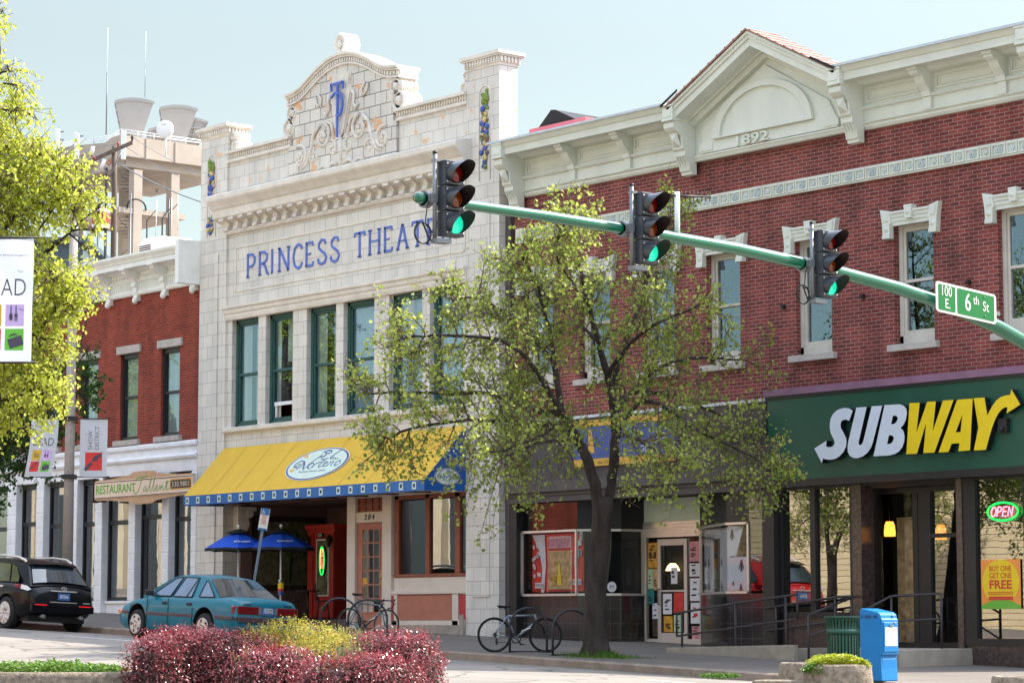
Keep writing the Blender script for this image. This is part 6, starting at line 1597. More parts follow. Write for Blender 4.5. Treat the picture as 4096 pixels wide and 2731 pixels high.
# horn antennas, inverted pyramids that pass down through the deck
vd = Vector((_d.x, _d.y, 0)).normalized(); vr = Vector((vd.y, -vd.x, 0))
def horn(D, tl_, tr_, tp_, label, ribs=False, rot=.18, dp=1.5):
    """tl_, tr_: photo marks of the top corners, tp_: of the lower tip; all at depth D"""
    A, B, T = at(*zt(*tl_), D), at(*zt(*tr_), D), at(*zt(*tp_), D)
    t = thing('horn_antenna', label, 'antenna', tuple(T), group='horn antennas on the tower deck')
    rt = (vr*math.cos(rot)+vd*math.sin(rot)); ft = (vd*math.cos(rot)-vr*math.sin(rot))
    c0 = (A+B)/2-T; W2 = (B-A).length/2; H = c0.z; cx = Vector((c0.x, c0.y, 0))
    mb = MB(); n = 10
    top_ = [(W2*(2*i/n-1), H+.24*(1-(2*i/n-1)**2)-.05) for i in range(n+1)]
    F = [cx+rt*u+Vector((0, 0, v)) for u, v in top_]; Bk = [cx+rt*u*.95+ft*dp+Vector((0, 0, v-.1)) for u, v in top_]
    base = Vector((0, 0, 0))
    mb.add(F+[base], [tuple(range(n+1))+(n+1,)]); mb.add(Bk+[base+ft*.1], [tuple(range(n+1))+(n+1,)])
    mb.add([F[0], Bk[0], base, base+ft*.1], [(0, 1, 3, 2)]); mb.add([F[-1], Bk[-1], base, base+ft*.1], [(0, 1, 3, 2)])
    mb.add(F+Bk, [(i, i+1, n+2+i, n+1+i) for i in range(n)])
    mb.build('horn_shell', M['horn'], t, local=True)
    rm = MB()
    Fo = [p-ft*.05+rt*(.03 if k > n/2 else -.03) for k, p in enumerate(F)]; Fl = [p-Vector((0, 0, .22)) for p in Fo]
    rm.add(Fo+Fl, [(i, i+1, n+2+i, n+1+i) for i in range(n)]); rm.add([p+ft*.05 for p in Fl]+Fl, [(i, i+1, n+2+i, n+1+i) for i in range(n)]); rm.build('horn_rim', M['horn'], t, local=True)
    rb = MB()
    for k in range(1, 7):
        f = 1-k*.13
        p = F[0]*f; q_ = Bk[0]*f; d_ = (q_-p); rb.obox((p+q_)/2-rt*.03, d_/2, rt*.05, (0, 0, .04))
    for q_ in (.35, .7):
        a_ = F[0].lerp(Bk[0], q_); rb.tube([a_-rt*.04, (base+ft*.05)-rt*.04], .035, 5)
    if ribs:
        for k in range(1, 7):
            f = 1-k*.11; p, q_ = F[0]*f-ft*.06, F[-1]*f-ft*.06; rb.obox((p+q_)/2, (q_-p)/2, ft*.1, (0, 0, .035))
        for k in (0, 3, 6, 10): rb.obox((F[k]+base)/2-ft*.06, (F[k]-base)/2, ft*.1, rt*.035)
    rb.build('horn_rib', M['horn'], t, local=True)
horn(184, (910, 160), (1446, 200), (1108, 1190), 'large grey horn antenna above the tower corner, nearest the thin mast')
horn(187, (1532, 255), (2052, 300), (1718, 1275), 'grey horn antenna behind the round white dish')
horn(192, (1800, 440), (2200, 470), (1850, 1375), 'lattice backed horn antenna between the second grey horn and the white theatre pier', True, .35)
horn(190, (1385, 570), (1760, 590), (1487, 1465), 'lattice backed horn antenna partly hidden between the two grey horns', True, .35)
# dish
pd = at(*zt(1600, 585), 178.6)
ds = thing('dish_antenna', 'round white drum dish antenna on a pipe at the tower railing', 'antenna', tuple(pd+Vector((0, 0, -1.9))))
mb = MB(); ax = (-vd*.95+vr*-.3).normalized(); q_ = ax.to_track_quat('Z', 'Y')
mb.lathe([(0, .16), (.55, .14), (.62, .06), (.62, -.12), (.5, -.2), (0, -.25)], (0, 0, 0), 28); mb.xf(lambda p: q_ @ p + Vector((0, 0, 1.9))); mb.build('dish_drum', M['white_plastic'], ds, local=True)
mb = MB()
for k in range(5):
    stroke(mb, [(-.2+.08*k, .3+.03*(k % 2)), (-.14+.08*k, .33-.03*(k % 2))], .03, lambda u, v: q_ @ Vector((u, v, .168)) + Vector((0, 0, 1.9)))
mb.build('dish_mark', M['red_paint'], ds, local=True)
mb = MB(); mb.tube([(0, .1, 0), (0, .1, 1.6)], .06, 6); mb.tube([(0, .1, .1), (-.4, .5, .05)], .05, 6); mb.build('dish_pipe', M['white_plastic'], ds, local=True)
# whip masts and panel antennas
for (a, b), pz, lab in (((782, 660), at(247, 58, 180).z, 'tall thin lattice whip mast left of the large horn antenna'), ((1322, 140), at(333, 68, 180).z, 'thin white whip aerial rising above the large horn antenna')):
    p = at(*zt(a, b), 180); t = thing('whip_mast', lab, 'mast', tuple(p))
    H = pz-p.z
    mb = MB(); mb.tube([(0, 0, 0), (0, 0, H*.58 if a < 1000 else H*.5)], .045 if a < 1000 else .02, 6); mb.build('lower_mast', M['steel'], t, local=True)
    mb = MB(); mb.tube([(0, 0, H*.4), (0, 0, H)], .014, 5)
    mb.build('whip', M['white_plastic'], t, local=True)
for (a, b), (c_, d2), lab, D in (((85, 570), (100, 870), 'white panel antenna at the left end of the tower deck, half behind the leaves', 179), ((360, 620), (370, 1000), 'white panel antenna on the curved left face of the tower deck', 179), ((1012, 600), (1020, 1005), 'white panel antenna on the front corner of the tower deck', 178.5)):
    p0, p1 = at(*zt(a, b), D), at(*zt(c_, d2), D); t = thing('panel_antenna', lab, 'antenna', tuple(p1), group='white panel antennas on the tower deck')
    mb = MB(); h_ = p0.z-p1.z; mb.obox((0, 0, h_/2), vr*.16, vd*.08, (0, 0, h_/2)); mb.build('panel', M['white_plastic'], t, local=True, bevel=.03)
    mb = MB(); 
    for f in (.12, .5, .88): mb.obox(vd*.16+vr*.22+Vector((0, 0, h_*f)), vr*.2, vd*.05, (0, 0, .04))
    mb.tube([vd*.18+vr*.1+Vector((0, 0, -.3)), vd*.18+vr*.1+Vector((0, 0, h_+.1))], .05, 6); mb.build('mount', M['steel'], t, local=True)
for k, (a, b, D) in enumerate(((1395, 930, 178), (1225, 980, 178), (1345, 960, 177.5))):
    px, py = (0+a/1.96)/1.7415, (300+b/1.96)/1.7415
    p = at(px, py, D); t = thing('whip_aerial', ('slender white aerial on a bracket at the right end of the lower tower deck', 'slender white aerial hanging between the tower columns', 'white pipe aerial in front of the right tower column')[k], 'aerial', (p.x, p.y, p.z-2.6), group='slender aerials around the lower tower deck')
    mb = MB(); mb.tube([(0, 0, 0), (.05, 0, 2.6)], .03, 6); mb.build('aerial_tube', M['white_plastic'], t, local=True)
    mb = MB(); mb.tube([(-.5, -.4, 1.2), (0, 0, 1.9)], .03, 5); mb.tube([(-.5, -.4, 1.2), (-.5, -.4, -3.2)], .06, 5); mb.build('aerial_bracket', M['dark_metal'], t, local=True)
# ------------------------------------------------------------------ utility pole, transformer and wires
PD = 115
p0 = at(*zt(895, 820), PD); p1 = at(*zt(897, 1560), PD)
up = thing('utility_pole', 'weathered wooden utility pole with slanting crossarm behind the white cornice', 'utility pole', (p1.x, p1.y, 0))
mb = MB(); mb.tube([(p1.x, p1.y, -2), p1, p0], [.16, .13, .11], 10); mb.build('pole', M['wood_pole'], up)
aR, aL = at(*zt(1152, 765), PD-.2), at(*zt(535, 1040), PD-.2)
mb = MB(); d_ = (aR-aL)/2; mb.obox((aR+aL)/2, d_, vd*.06, Vector((0, 0, .085))); mb.build('crossarm', M['wood_pole'], up)
mb = MB()
for a, b in (((695, 1000), (812, 1235)), ((985, 890), (840, 1245))): mb.tube([at(*zt(*a), PD-.25), at(*zt(*b), PD-.2)], .035, 6)
mb.build('crossarm_brace', M['steel'], up)
for (a, b), mt in (((950, 790), 'red_ins'), ((1145, 700), 'dark_metal')):
    p = at(*zt(a, b), PD-.2); mb = MB(); mb.lathe([(.03, -.15), (.06, -.08), (.03, -.05), (.09, 0), (.04, .04), (.06, .09), (0, .12)], tuple(p), 10); mb.build('insulator', M[mt], up)
for (a, b), (c_, d2) in (((600, 820), (575, 945)), ((760, 1000), (715, 1130))):
    mb = MB(); mb.tube([at(*zt(a, b), PD-.3), at(*zt(c_, d2), PD-.3)], .085, 10); mb.build('arrester', M['white_plastic'], up)
mb = MB()
for (a, b), (c_, d2) in (((560, 940), (660, 1010)), ((780, 1030), (830, 1090)), ((820, 990), (850, 1060))): mb.tube([at(*zt(a, b), PD-.3), at(*zt(c_, d2), PD-.3)], .03, 6)
mb.build('cutout_fitting', M['red_ins'], up)
mb = MB(); a_ = at(*zt(790, 1120), PD-.05); mb.tube([a_, Vector((a_.x, a_.y, 6))], .06, 8); mb.build('conduit', M['dark_metal'], up)
tr_ = at(458/1.0*0+ (0+790/1.96)/1.7415, (300+1130/1.96)/1.7415, PD-.5)
tf = thing('pole_transformer', 'red and white drum transformer on the utility pole, mostly behind leaves', 'transformer', tuple(tr_-Vector((0, 0, .45))))
mb = MB(); mb.lathe([(0, 0), (.36, 0), (.38, .06), (.38, .85), (.36, .9), (0, .95)], (0, 0, 0), 18); mb.build('drum', M['red_tile'], tf, local=True)
mb = MB(); mb.lathe([(.384, 0), (.384, .2)], (0, 0, 0), 18); mb.lathe([(.384, .7), (.384, .86)], (0, 0, 0), 18); mb.build('white_band', M['white_plastic'], tf, local=True)
def wire(pa, pb, sag, r_, lab):
    mb = MB(); mb.tube([pa.lerp(pb, i/16)-Vector((0, 0, sag*4*(i/16)*(1-i/16))) for i in range(17)], r_, 5)
    tag(mb.build('overhead_wire', M['steel']), lab, 'wire', 'overhead wires at the utility pole')
q1 = at(*zt(950, 780), PD-.2); q2 = at(*zt(585, 930), PD-.3); q3 = at(*zt(945, 1060), PD-.2); q4 = at(*zt(1145, 690), PD-.2)
wire(q1, at(-200, 380, PD+10), .3, .012, 'thin wire running left from the top of the utility pole'); wire(q2, at(-200, 470, PD+10), .3, .012, 'thin wire running left from the white arrester on the crossarm')
wire(q3, at(620, 500, PD-2), .4, .03, 'thick cable dropping right from the utility pole towards the theatre'); wire(q4, at(620, 430, PD-2), .5, .012, 'thin wire running right from the crossarm tip'); wire(at(*zt(1000, 790), PD-.2), at(620, 460, PD-2), .5, .012, 'thin wire running right from the red insulator')
# low dark roof seen over the cornice
lr = thing('far_building', 'low grey green roofed building seen over the white cornice below the tower', 'building', (-70, 32, 9))
p = at(130, 585, 130)
mb = MB(); mb.obox(p+Vector((0, 0, -6)), vr*2.0, vd*4, (0, 0, 6.0)); mb.build('wall', M['steel_blue'], lr)
mb = MB(); mb.obox(p+Vector((0, 0, .12)), vr*2.3, vd*4.4, (0, 0, .12)); mb.build('roof', M['steel_blue'], lr)
# ------------------------------------------------------------------ cars
def boolean_cut(o, cutters):
    for c in cutters:
        md = o.modifiers.new('cut', 'BOOLEAN'); md.operation = 'DIFFERENCE'; md.object = c; md.solver = 'EXACT'
    bpy.context.view_layer.update()
    me = bpy.data.meshes.new_from_object(o.evaluated_get(bpy.context.evaluated_depsgraph_get()))
    o.modifiers.clear(); old = o.data; o.data = me; me.name = old.name
    for c in cutters: bpy.data.objects.remove(c)
def smooth_by_angle(o, ang=35):
    me = o.data; bm = bmesh.new(); bm.from_mesh(me)
    for f in bm.faces: f.smooth = True
    for e in bm.edges:
        if len(e.link_faces) == 2 and e.calc_face_angle(0) > R(ang): e.smooth = False
    bm.to_mesh(me); bm.free()
def interp(tab, x):
    if x <= tab[0][0]: return tab[0][1]
    for (a, va), (b, vb) in zip(tab, tab[1:]):
        if a <= x <= b: return va+(vb-va)*(x-a)/(b-a)
    return tab[-1][1]
def wheel(root, x, y, r_, side, spokes, rim):
    """wheel at (x, y) with its outer face on the given side (-1: towards -y)"""
    w = MB(); wd = .2
    w.lathe([(r_*.6, 0), (r_*.8, .012), (r_*.93, .0), (r_, -.03), (r_, -wd+.03), (r_*.93, -wd), (r_*.5, -wd)], (0, 0, 0), 36, 'y')
    w.xf(lambda p: Vector((p.x+x, y-side*p.y*-1 if False else y+side*p.y, p.z+r_)))
    wo = w.build('wheel', M['rubber'], root, local=True)
    q = MB(); q.lathe([(r_*.66, .012), (r_*.69, .02), (r_*.66, -.005), (r_*.62, -.03), (r_*.6, -.12)], (0, 0, 0), 36, 'y')
    if spokes == 'disc':
        q.lathe([(0, .03), (r_*.25, .028), (r_*.45, .015), (r_*.6, .0)], (0, 0, 0), 36, 'y')
        for k in range(5):
            a0 = 2*PI*k/5
            q.prism([(r_*.6*math.cos(a0-.42), r_*.6*math.sin(a0-.42)), (r_*.63*math.cos(a0), r_*.63*math.sin(a0)), (r_*.6*math.cos(a0+.42), r_*.6*math.sin(a0+.42)), (r_*.34*math.cos(a0+.3), r_*.34*math.sin(a0+.3)), (r_*.34*math.cos(a0-.3), r_*.34*math.sin(a0-.3))], .012, .026)
    else:
        q.lathe([(0, .02), (r_*.14, .02), (r_*.16, 0)], (0, 0, 0), 20, 'y')
        for k in range(spokes):
            a = 2*PI*k/spokes
            for s_ in (0,):
                ca, sa = math.cos(a+s_), math.sin(a+s_); c2, s2 = math.cos(a+s_*1.6), math.sin(a+s_*1.6)
                q.tube([(r_*.13*ca, .012, r_*.13*sa), (r_*.64*c2, .0, r_*.64*s2)], [r_*.05, r_*.075], 6)
    q.xf(lambda p: Vector((p.x+x, y+side*p.y, p.z+r_))); q.build('rim', M[rim], wo, local=True)
    if spokes == 'disc':
        q = MB()
        for k in range(5): a = 2*PI*(k+.5)/5; q.lathe([(0, .034), (r_*.06, .034), (r_*.06, .02)], (r_*.2*math.cos(a), 0, r_*.2*math.sin(a)), 8, 'y')
        for k in range(5):
            a0 = 2*PI*(k+.5)/5; q.prism([(r_*.58*math.cos(a0-.16), r_*.58*math.sin(a0-.16)), (r_*.58*math.cos(a0+.16), r_*.58*math.sin(a0+.16)), (r_*.42*math.cos(a0), r_*.42*math.sin(a0))], .01, .03)
        q.xf(lambda p: Vector((p.x+x, y+side*p.y, p.z+r_))); q.build('lug_hole', M['trim_black'], wo, local=True)
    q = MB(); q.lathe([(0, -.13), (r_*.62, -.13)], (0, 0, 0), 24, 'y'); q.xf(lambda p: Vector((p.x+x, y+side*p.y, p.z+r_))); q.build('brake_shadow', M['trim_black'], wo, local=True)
def loft_body(stations, nsec):
    """stations: list of (x, section points (y, z) for the right half, bottom to top); mirrored"""
    vs = []; fs = []
    full = []
    for x, sec in stations:
        ring = [(x, y, z) for y, z in sec] + [(x, -y, z) for y, z in reversed(sec)]
        full.append(ring)
    n = len(full[0])
    for r_ in full: vs += r_
    for i in range(len(full)-1):
        for j in range(n): fs.append((i*n+j, i*n+(j+1) % n, (i+1)*n+(j+1) % n, (i+1)*n+j))
    fs.append(tuple(range(n))); fs.append(tuple((len(full)-1)*n+j for j in range(n-1, -1, -1)))
    return vs, fs
def lower_body(name, xs, top, bot, wid, mat, root, wheels, wr, tuck=.06, crown=.03):
    st = []
    for x in xs:
        t, b, h = interp(top, x), interp(bot, x), interp(wid, x)
        mid = b+(t-b)*.55
        st.append((x, [(h*.2, b), (h-tuck-.02, b), (h-tuck*.4, b+.06), (h, mid-.1), (h, mid+.06), (h-.02, t-.1), (h-.07, t-.02), (h-.14, t), (h*.5, t+crown), (0.02, t+crown*1.2)]))
    vs, fs = loft_body(st, 0)
    mb = MB(); mb.add(vs, fs, 0, True); o = mb.build(name, [M[mat], M['trim_black']], root, local=True, merge=True)
    cut = []
    for (x, s) in wheels:
        q = MB(); q.lathe([(0, -.35), (wr, -.35), (wr, .3), (0, .3)], (0, 0, 0), 40, 'y')
        h = interp(wid, x); q.xf(lambda p: Vector((p.x+x, p.y+s*(h-.05), p.z+wr-.055)))
        c = q.build('cutter', M['trim_black'], None, local=True); c.parent = root
        cut.append(c)
    boolean_cut(o, cut)
    for p in o.data.polygons:
        c = p.center
        for (x, s) in wheels:
            if math.hypot(c.x-x, c.z-(wr-.055)) < wr+.004 and abs(c.y) < interp(wid, x)-.012 and s*c.y > 0: p.material_index = 1
    smooth_by_angle(o, 40)
    return o
def cabin(name, root, mat, base, roofz, wb, wt, bz):
    """greenhouse: base = [(x, z)] of front and rear foot, roof outline x positions; returns side-plane function"""
    pass
def sideplane(zb, zt_, yb, yt):
    return lambda x, z, s, d=0: Vector((x, s*(yb+(yt-yb)*(z-zb)/(zt_-zb)+d), z))
def panel(mb, pts, mi=0): mb.add(pts, [tuple(range(len(pts)))], mi)

def make_sedan(name, label, loc, rz, paint, group=None):
    """compact four door notchback; front at x=0, length 4.66 along +x; left side is -y"""
    t = thing(name, label, 'car', loc, rz, group)
    L_, hw = 4.66, .86; wx = (.95, 3.577); wr = .345
    top = [(0, .56), (.05, .63), (.25, .72), (.7, .83), (1.25, .91), (1.5, .925), (3.3, .945), (3.9, .955), (4.35, .95), (4.52, .93), (4.62, .86), (4.66, .78)]
    bot = [(0, .36), (.06, .27), (.3, .2), (4.2, .2), (4.55, .27), (4.66, .36)]
    wid = [(0, .66), (.06, .73), (.2, .79), (.6, .84), (1.2, .86), (3.6, .86), (4.2, .84), (4.5, .81), (4.62, .77), (4.66, .74)]
    lower_body('body', [0, .03, .08, .2, .4, .62, .95, 1.3, 1.6, 2.2, 2.8, 3.2, 3.577, 3.95, 4.2, 4.42, 4.55, 4.62, 4.66], top, bot, wid, paint, t, [(x, s) for x in wx for s in (-1, 1)], wr+.055, crown=.035)
    # greenhouse
    zb, zr = .9, 1.40
    F = [(1.05, .92), (1.95, 1.335), (2.25, 1.39), (2.7, 1.405), (3.1, 1.375), (3.3, 1.33), (3.98, .94)]
    st = []
    for x, z in F:
        yb, yt = .80, .80-.24*max(0, (z-zb)/(zr-zb))
        st.append((x, z, yt))
    vs = []; n = len(st)
    for s in (-1, 1):
        vs += [(x, s*(.80 if 1.3 < x < 3.8 else .74), zb-.02) for x, z, y in st] + [(x, s*y, z) for x, z, y in st]
    mb = MB()
    A = 0
    for s_i, s in enumerate((-1, 1)):
        o = s_i*2*n
        mb.add(vs[o:o+2*n], [(i, i+1, n+i+1, n+i) for i in range(n-1)])
    m_ = 7
    topv = []
    for x, z, y in st: topv += [(x, -y+2*y*j/(m_-1), z+.035*(1-(2*j/(m_-1)-1)**2)) for j in range(m_)]
    mb.add(topv, [(i*m_+j, i*m_+j+1, (i+1)*m_+j+1, (i+1)*m_+j) for i in range(n-1) for j in range(m_-1)], 0, True)
    g = mb.build('roof', M[paint], t, local=True, merge=True); smooth_by_angle(g, 30)
    SP = sideplane(zb, zr, .80, .56)
    for s in (-1, 1):
        for nm, poly in (('front_side_window', [(1.42, .935), (1.5, .99), (2.02, 1.305), (2.2, 1.345), (2.32, 1.35), (2.16, .935)]), ('rear_side_window', [(2.25, .935), (2.42, 1.35), (2.95, 1.34), (2.98, .935)]), ('quarter_window', [(3.26, .95), (3.26, 1.28), (3.32, 1.29), (3.84, .955)])):
            mb = MB(); panel(mb, [SP(x, z, s, .006) for x, z in poly]); w_ = mb.build(nm, M['car_glass2'], t, local=True)
            q = MB(); cl_ = poly+[poly[0]]
            for (xa, za), (xb, zb_) in zip(cl_, cl_[1:]): q.tube([SP(xa, za, s, .009), SP(xb, zb_, s, .009)], .013, 4)
            if nm[0] == 'r': q.tube([SP(2.78, .94, s, .009), SP(2.92, 1.34, s, .009)], .012, 4)
            q.build('window_seal', M['trim_black'], w_, local=True)
        mb = MB(); h = .865
        for xa, xb in ((1.36, 3.17),): mb.box(xa, xb, s*h-.012, s*h+.012, .52, .585)
        mb.box(.08+.25, .58, s*.83-.02, s*.83+.014, .52, .585); mb.box(3.98, 4.62, s*.83-.03, s*.83+.016, .52, .585)
        mb.build('rubbing_strip', M['brown_strip'], t, local=True, bevel=.008)
        for x in (2.06, 3.02):
            mb = MB(); mb.box(x-.12, x+.06, s*.863-.01, s*.863+.012, .76, .82); mb.build('door_handle', M['trim_black'], t, local=True, bevel=.01)
        mb = MB()
        for x in (1.36, 2.2, 3.14): mb.box(x-.004, x+.004, s*.862-.01, s*.862+.0025, .3, .9 if x < 3 else .72)
        mb.build('door_gap', M['trim_black'], t, local=True)
        mb = MB(); mb.box(1.42, 1.52, s*.80, s*1.0, .93, 1.05); mb.build('mirror', M['trim_black'], t, local=True, bevel=.03, seg=2)
        mb = MB(); mb.box(.05, .22, s*.735-.02, s*.79+.005, .52, .60); mb.build('marker_lamp', M['amber'], t, local=True, bevel=.01)
    mb = MB(); mb.tube([(3.31, -.56, 1.32), (3.31, .56, 1.32)], .01, 4)
    a_, b_ = st[5], st[6]
    mb = MB(); yy = .60; panel(mb, [(3.36, -.58, 1.325), (3.36, .58, 1.325), (3.94, .72, .985), (3.94, -.72, .985)])
    mb.xf(lambda p: p+Vector((.02, 0, .03))); mb.add([(3.38, j*.29-.58, 1.358+.0) for j in range(5)], [])
    mb = MB(); k = 7; vs = []
    for f in (0, .25, .5, .75, 1): 
        x = 3.33+(3.95-3.33)*f; z = 1.318+(.957-1.318)*f; y = .57+.16*f
        vs += [(x+.016, -y+2*y*j/(k-1), z+.012+.035*(1-(2*j/(k-1)-1)**2)) for j in range(k)]
    mb.add(vs, [(i*k+j, i*k+j+1, (i+1)*k+j+1, (i+1)*k+j) for i in range(4) for j in range(k-1)], 0, True); mb.build('rear_window', M['car_glass'], t, local=True)
    vs = []; mb = MB()
    for f in (0, .5, 1):
        x = 1.12+(1.93-1.12)*f; z = .945+(1.325-.945)*f; y = .72-.14*f
        vs += [(x-.015, -y+2*y*j/(k-1), z+.014+.035*(1-(2*j/(k-1)-1)**2)) for j in range(k)]
    mb.add(vs, [(i*k+j, i*k+j+1, (i+1)*k+j+1, (i+1)*k+j) for i in range(2) for j in range(k-1)], 0, True); mb.build('windscreen', M['car_glass'], t, local=True)
    for s in (-1, 1):
        mb = MB(); mb.box(4.585, 4.672, s*.16, s*.745, .635, .80); mb.box(4.5, 4.6, s*.70, s*.80, .635, .80); mb.build('tail_lamp', M['tail_red'], t, local=True, bevel=.012)
        mb = MB(); mb.box(4.63, 4.674, s*.155, s*.235, .65, .79); mb.build('reversing_lamp', M['steel'], t, local=True)
    mb = MB(); mb.box(4.62, 4.70, -.72, .72, .47, .585); mb.box(4.55, 4.66, -.78, .78, .5, .57); mb.build('bumper_strip', M['brown_strip'], t, local=True, bevel=.012)
    mb = MB(); mb.box(4.66, 4.68, -.155, .155, .63, .79); pp = mb.build('licence_plate', M['plate'], t, local=True)
    mb = MB(); put_text(mb, '785PAS', .075, (4.683, 0, .675), (0, 1, 0), (0, 0, 1), width=.24, bold=.01); mb.box(4.681, 4.683, -.1, .1, .765, .78); mb.build('plate_number', M['signwhite'], pp, local=True, fixn=False)
    mb = MB(); mb.box(4.655, 4.665, -.6, -.42, .84, .855); mb.box(4.64, 4.66, .4, .6, .84, .855); mb.build('boot_badge', M['trim_black'], t, local=True)
    mb = MB(); mb.box(.5, 4.3, -.7, .7, .12, .25); mb.build('underbody', M['trim_black'], t, local=True)
    mb = MB(); mb.box(-.005, .03, -.5, .5, .5, .6); mb.build('front_bumper', M['trim_black'], t, local=True)
    for x in wx:
        for s in (-1, 1): wheel(t, x, s*.855, .31, s, 'disc', 'wheel')
    return t
sl_car = math.atan(SL)
teal = make_sedan('parked_sedan', 'teal four door sedan parked at the kerb in front of the restaurant', (-4.2, -6.58, gz(-4.2, -6.58)), 0, 'teal')
teal.rotation_euler = (R(-2.4), -sl_car, R(0))
def make_suv():
    t = thing('parked_suv', 'black suv with silver roof rails parked beside the concrete lamp post', 'car', (-12.72, -6.55, gz(-12.72, -6.55)))
    L_ = 4.80; wx = (.95, 3.80); wr = .375; hw = .96
    top = [(0, .7), (.1, .82), (.5, .95), (1.3, 1.06), (3.6, 1.08), (4.3, 1.06), (4.6, 1.0), (4.72, .92), (4.78, .84)]
    bot = [(0, .4), (.1, .3), (.4, .25), (4.3, .3), (4.6, .36), (4.78, .42)]
    wid = [(0, .7), (.15, .85), (.5, .92), (1.2, .96), (3.2, .94), (3.8, .97), (4.3, .93), (4.6, .86), (4.72, .80), (4.78, .74)]
    lower_body('body', [0, .05, .15, .35, .6, .95, 1.4, 2, 2.6, 3.2, 3.5, 3.8, 4.1, 4.35, 4.55, 4.68, 4.75, 4.78], top, bot, wid, 'suv_black', t, [(x, s) for x in wx for s in (-1, 1)], wr+.06, crown=.05)
    zb, zr = 1.0, 1.62
    F = [(1.2, 1.04), (2.15, 1.55), (2.5, 1.61), (3.0, 1.63), (3.6, 1.60), (4.0, 1.53), (4.22, 1.45), (4.62, 1.0)]
    st = [(x, z, .86-.2*max(0, (z-zb)/(zr-zb))-(.06 if x > 4.1 else 0)) for x, z in F]; n = len(st); mb = MB()
    for s in (-1, 1):
        vs = [(x, s*(.88 if 1.4 < x < 4.2 else .80), zb-.03) for x, z, y in st]+[(x, s*y, z) for x, z, y in st]
        mb.add(vs, [(i, i+1, n+i+1, n+i) for i in range(n-1)], 0, True)
    k = 9; tv = []
    for x, z, y in st: tv += [(x, -y+2*y*j/(k-1), z+.05*(1-(2*j/(k-1)-1)**2)) for j in range(k)]
    mb.add(tv, [(i*k+j, i*k+j+1, (i+1)*k+j+1, (i+1)*k+j) for i in range(n-1) for j in range(k-1)], 0, True)
    g = mb.build('roof', M['suv_black'], t, local=True, merge=True); smooth_by_angle(g, 40)
    SP = sideplane(zb, zr, .87, .665)
    for s in (-1, 1):
        for nm, poly in (('front_side_window', [(1.7, 1.1), (2.3, 1.47), (2.75, 1.53), (2.72, 1.1)]), ('rear_side_window', [(2.8, 1.1), (2.84, 1.53), (3.5, 1.5), (3.72, 1.1)]), ('quarter_window', [(3.8, 1.1), (3.58, 1.49), (3.85, 1.43), (4.12, 1.2), (4.15, 1.1)])):
            mb = MB(); panel(mb, [SP(x, z, s, .012) for x, z in poly]); w_ = mb.build(nm, M['car_glass'], t, local=True)
            q = MB(); q.tube([SP(poly[0][0], 1.09, s, .014), SP(poly[-1][0], 1.09, s, .014)], .012, 4); q.build('window_sill_trim', M['trim_black'], w_, local=True)
        mb = MB(); mb.tube([(2.2, s*.62, 1.60), (2.4, s*.64, 1.68), (3.0, s*.65, 1.705), (3.7, s*.63, 1.67), (3.95, s*.60, 1.60), (4.0, s*.59, 1.55)], [.022, .028, .028, .028, .034, .03], 8); mb.build('roof_rail', M['wheel'], t, local=True)
        mb = MB(); mb.box(2.62, 2.82, s*.945-.02, s*.945+.02, .93, .98); mb.box(3.42, 3.6, s*.945-.02, s*.945+.02, .95, 1.0); mb.build('door_handle', M['chrome'], t, local=True, bevel=.01)
        # wrap round tail lamp
        q = MB(); q.add([(4.16, s*.955, .98), (4.16, s*.94, 1.05), (4.42, s*.90, 1.04), (4.42, s*.917, .94)], [(0, 1, 2, 3)]); q.xf(lambda p: p+Vector((0, s*.012, 0))); q.build('tail_lamp', M['tail_red'], t, local=True)
        q = MB(); q.add([(4.42, s*.93, .94), (4.42, s*.912, 1.04), (4.6, s*.86, 1.01), (4.69, s*.80, .94), (4.64, s*.86, .9)], [(0, 1, 2, 3, 4)]); q.xf(lambda p: p+Vector((.014, s*.012, 0))); q.build('clear_tail_lamp', M['lamp_clear'], t, local=True)
        mb = MB(); mb.box(4.69, 4.8, s*.42, s*.74, .575, .615); mb.build('rear_reflector', M['reflector_glow'], t, local=True, bevel=.01)
        mb = MB(); mb.tube([(4.6, s*.5, .33), (4.82, s*.5, .33)], .045, 12); mb.build('exhaust_pipe', M['steel'], t, local=True)
    vs = []; mb = MB(); k = 9
    for f in (0, .3, .6, 1):
        x = 4.2+(4.58-4.2)*f; z = 1.455+(1.06-1.455)*f; y = .58+.14*f
        vs += [(x+.025, -y+2*y*j/(k-1), z+.02+.05*(1-(2*j/(k-1)-1)**2)) for j in range(k)]
    mb.add(vs, [(i*k+j, i*k+j+1, (i+1)*k+j+1, (i+1)*k+j) for i in range(3) for j in range(k-1)], 0, True); mb.build('rear_window', M['car_glass'], t, local=True)
    mb = MB(); mb.add([(4.05, -.6, 1.54), (4.05, .6, 1.54), (4.3, .56, 1.475), (4.34, 0, 1.50), (4.3, -.56, 1.475), (4.3, .56, 1.455), (4.3, -.56, 1.455), (4.34, 0, 1.48)], [(0, 1, 2, 3, 4), (4, 3, 7, 6), (3, 2, 5, 7)]); mb.xf(lambda p: p+Vector((0, 0, .045))); mb.build('roof_spoiler', M['suv_black'], t, local=True, fixn=False)
    mb = MB(); mb.box(4.70, 4.80, -.82, .82, .44, .60); mb.box(4.72, 4.805, -.78, .78, .60, .64); mb.build('rear_bumper', M['suv_black'], t, local=True, bevel=.03, seg=2)
    mb = MB(); mb.box(4.77, 4.805, -.34, .34, .905, .935); mb.build('chrome_bar', M['chrome'], t, local=True, bevel=.008)
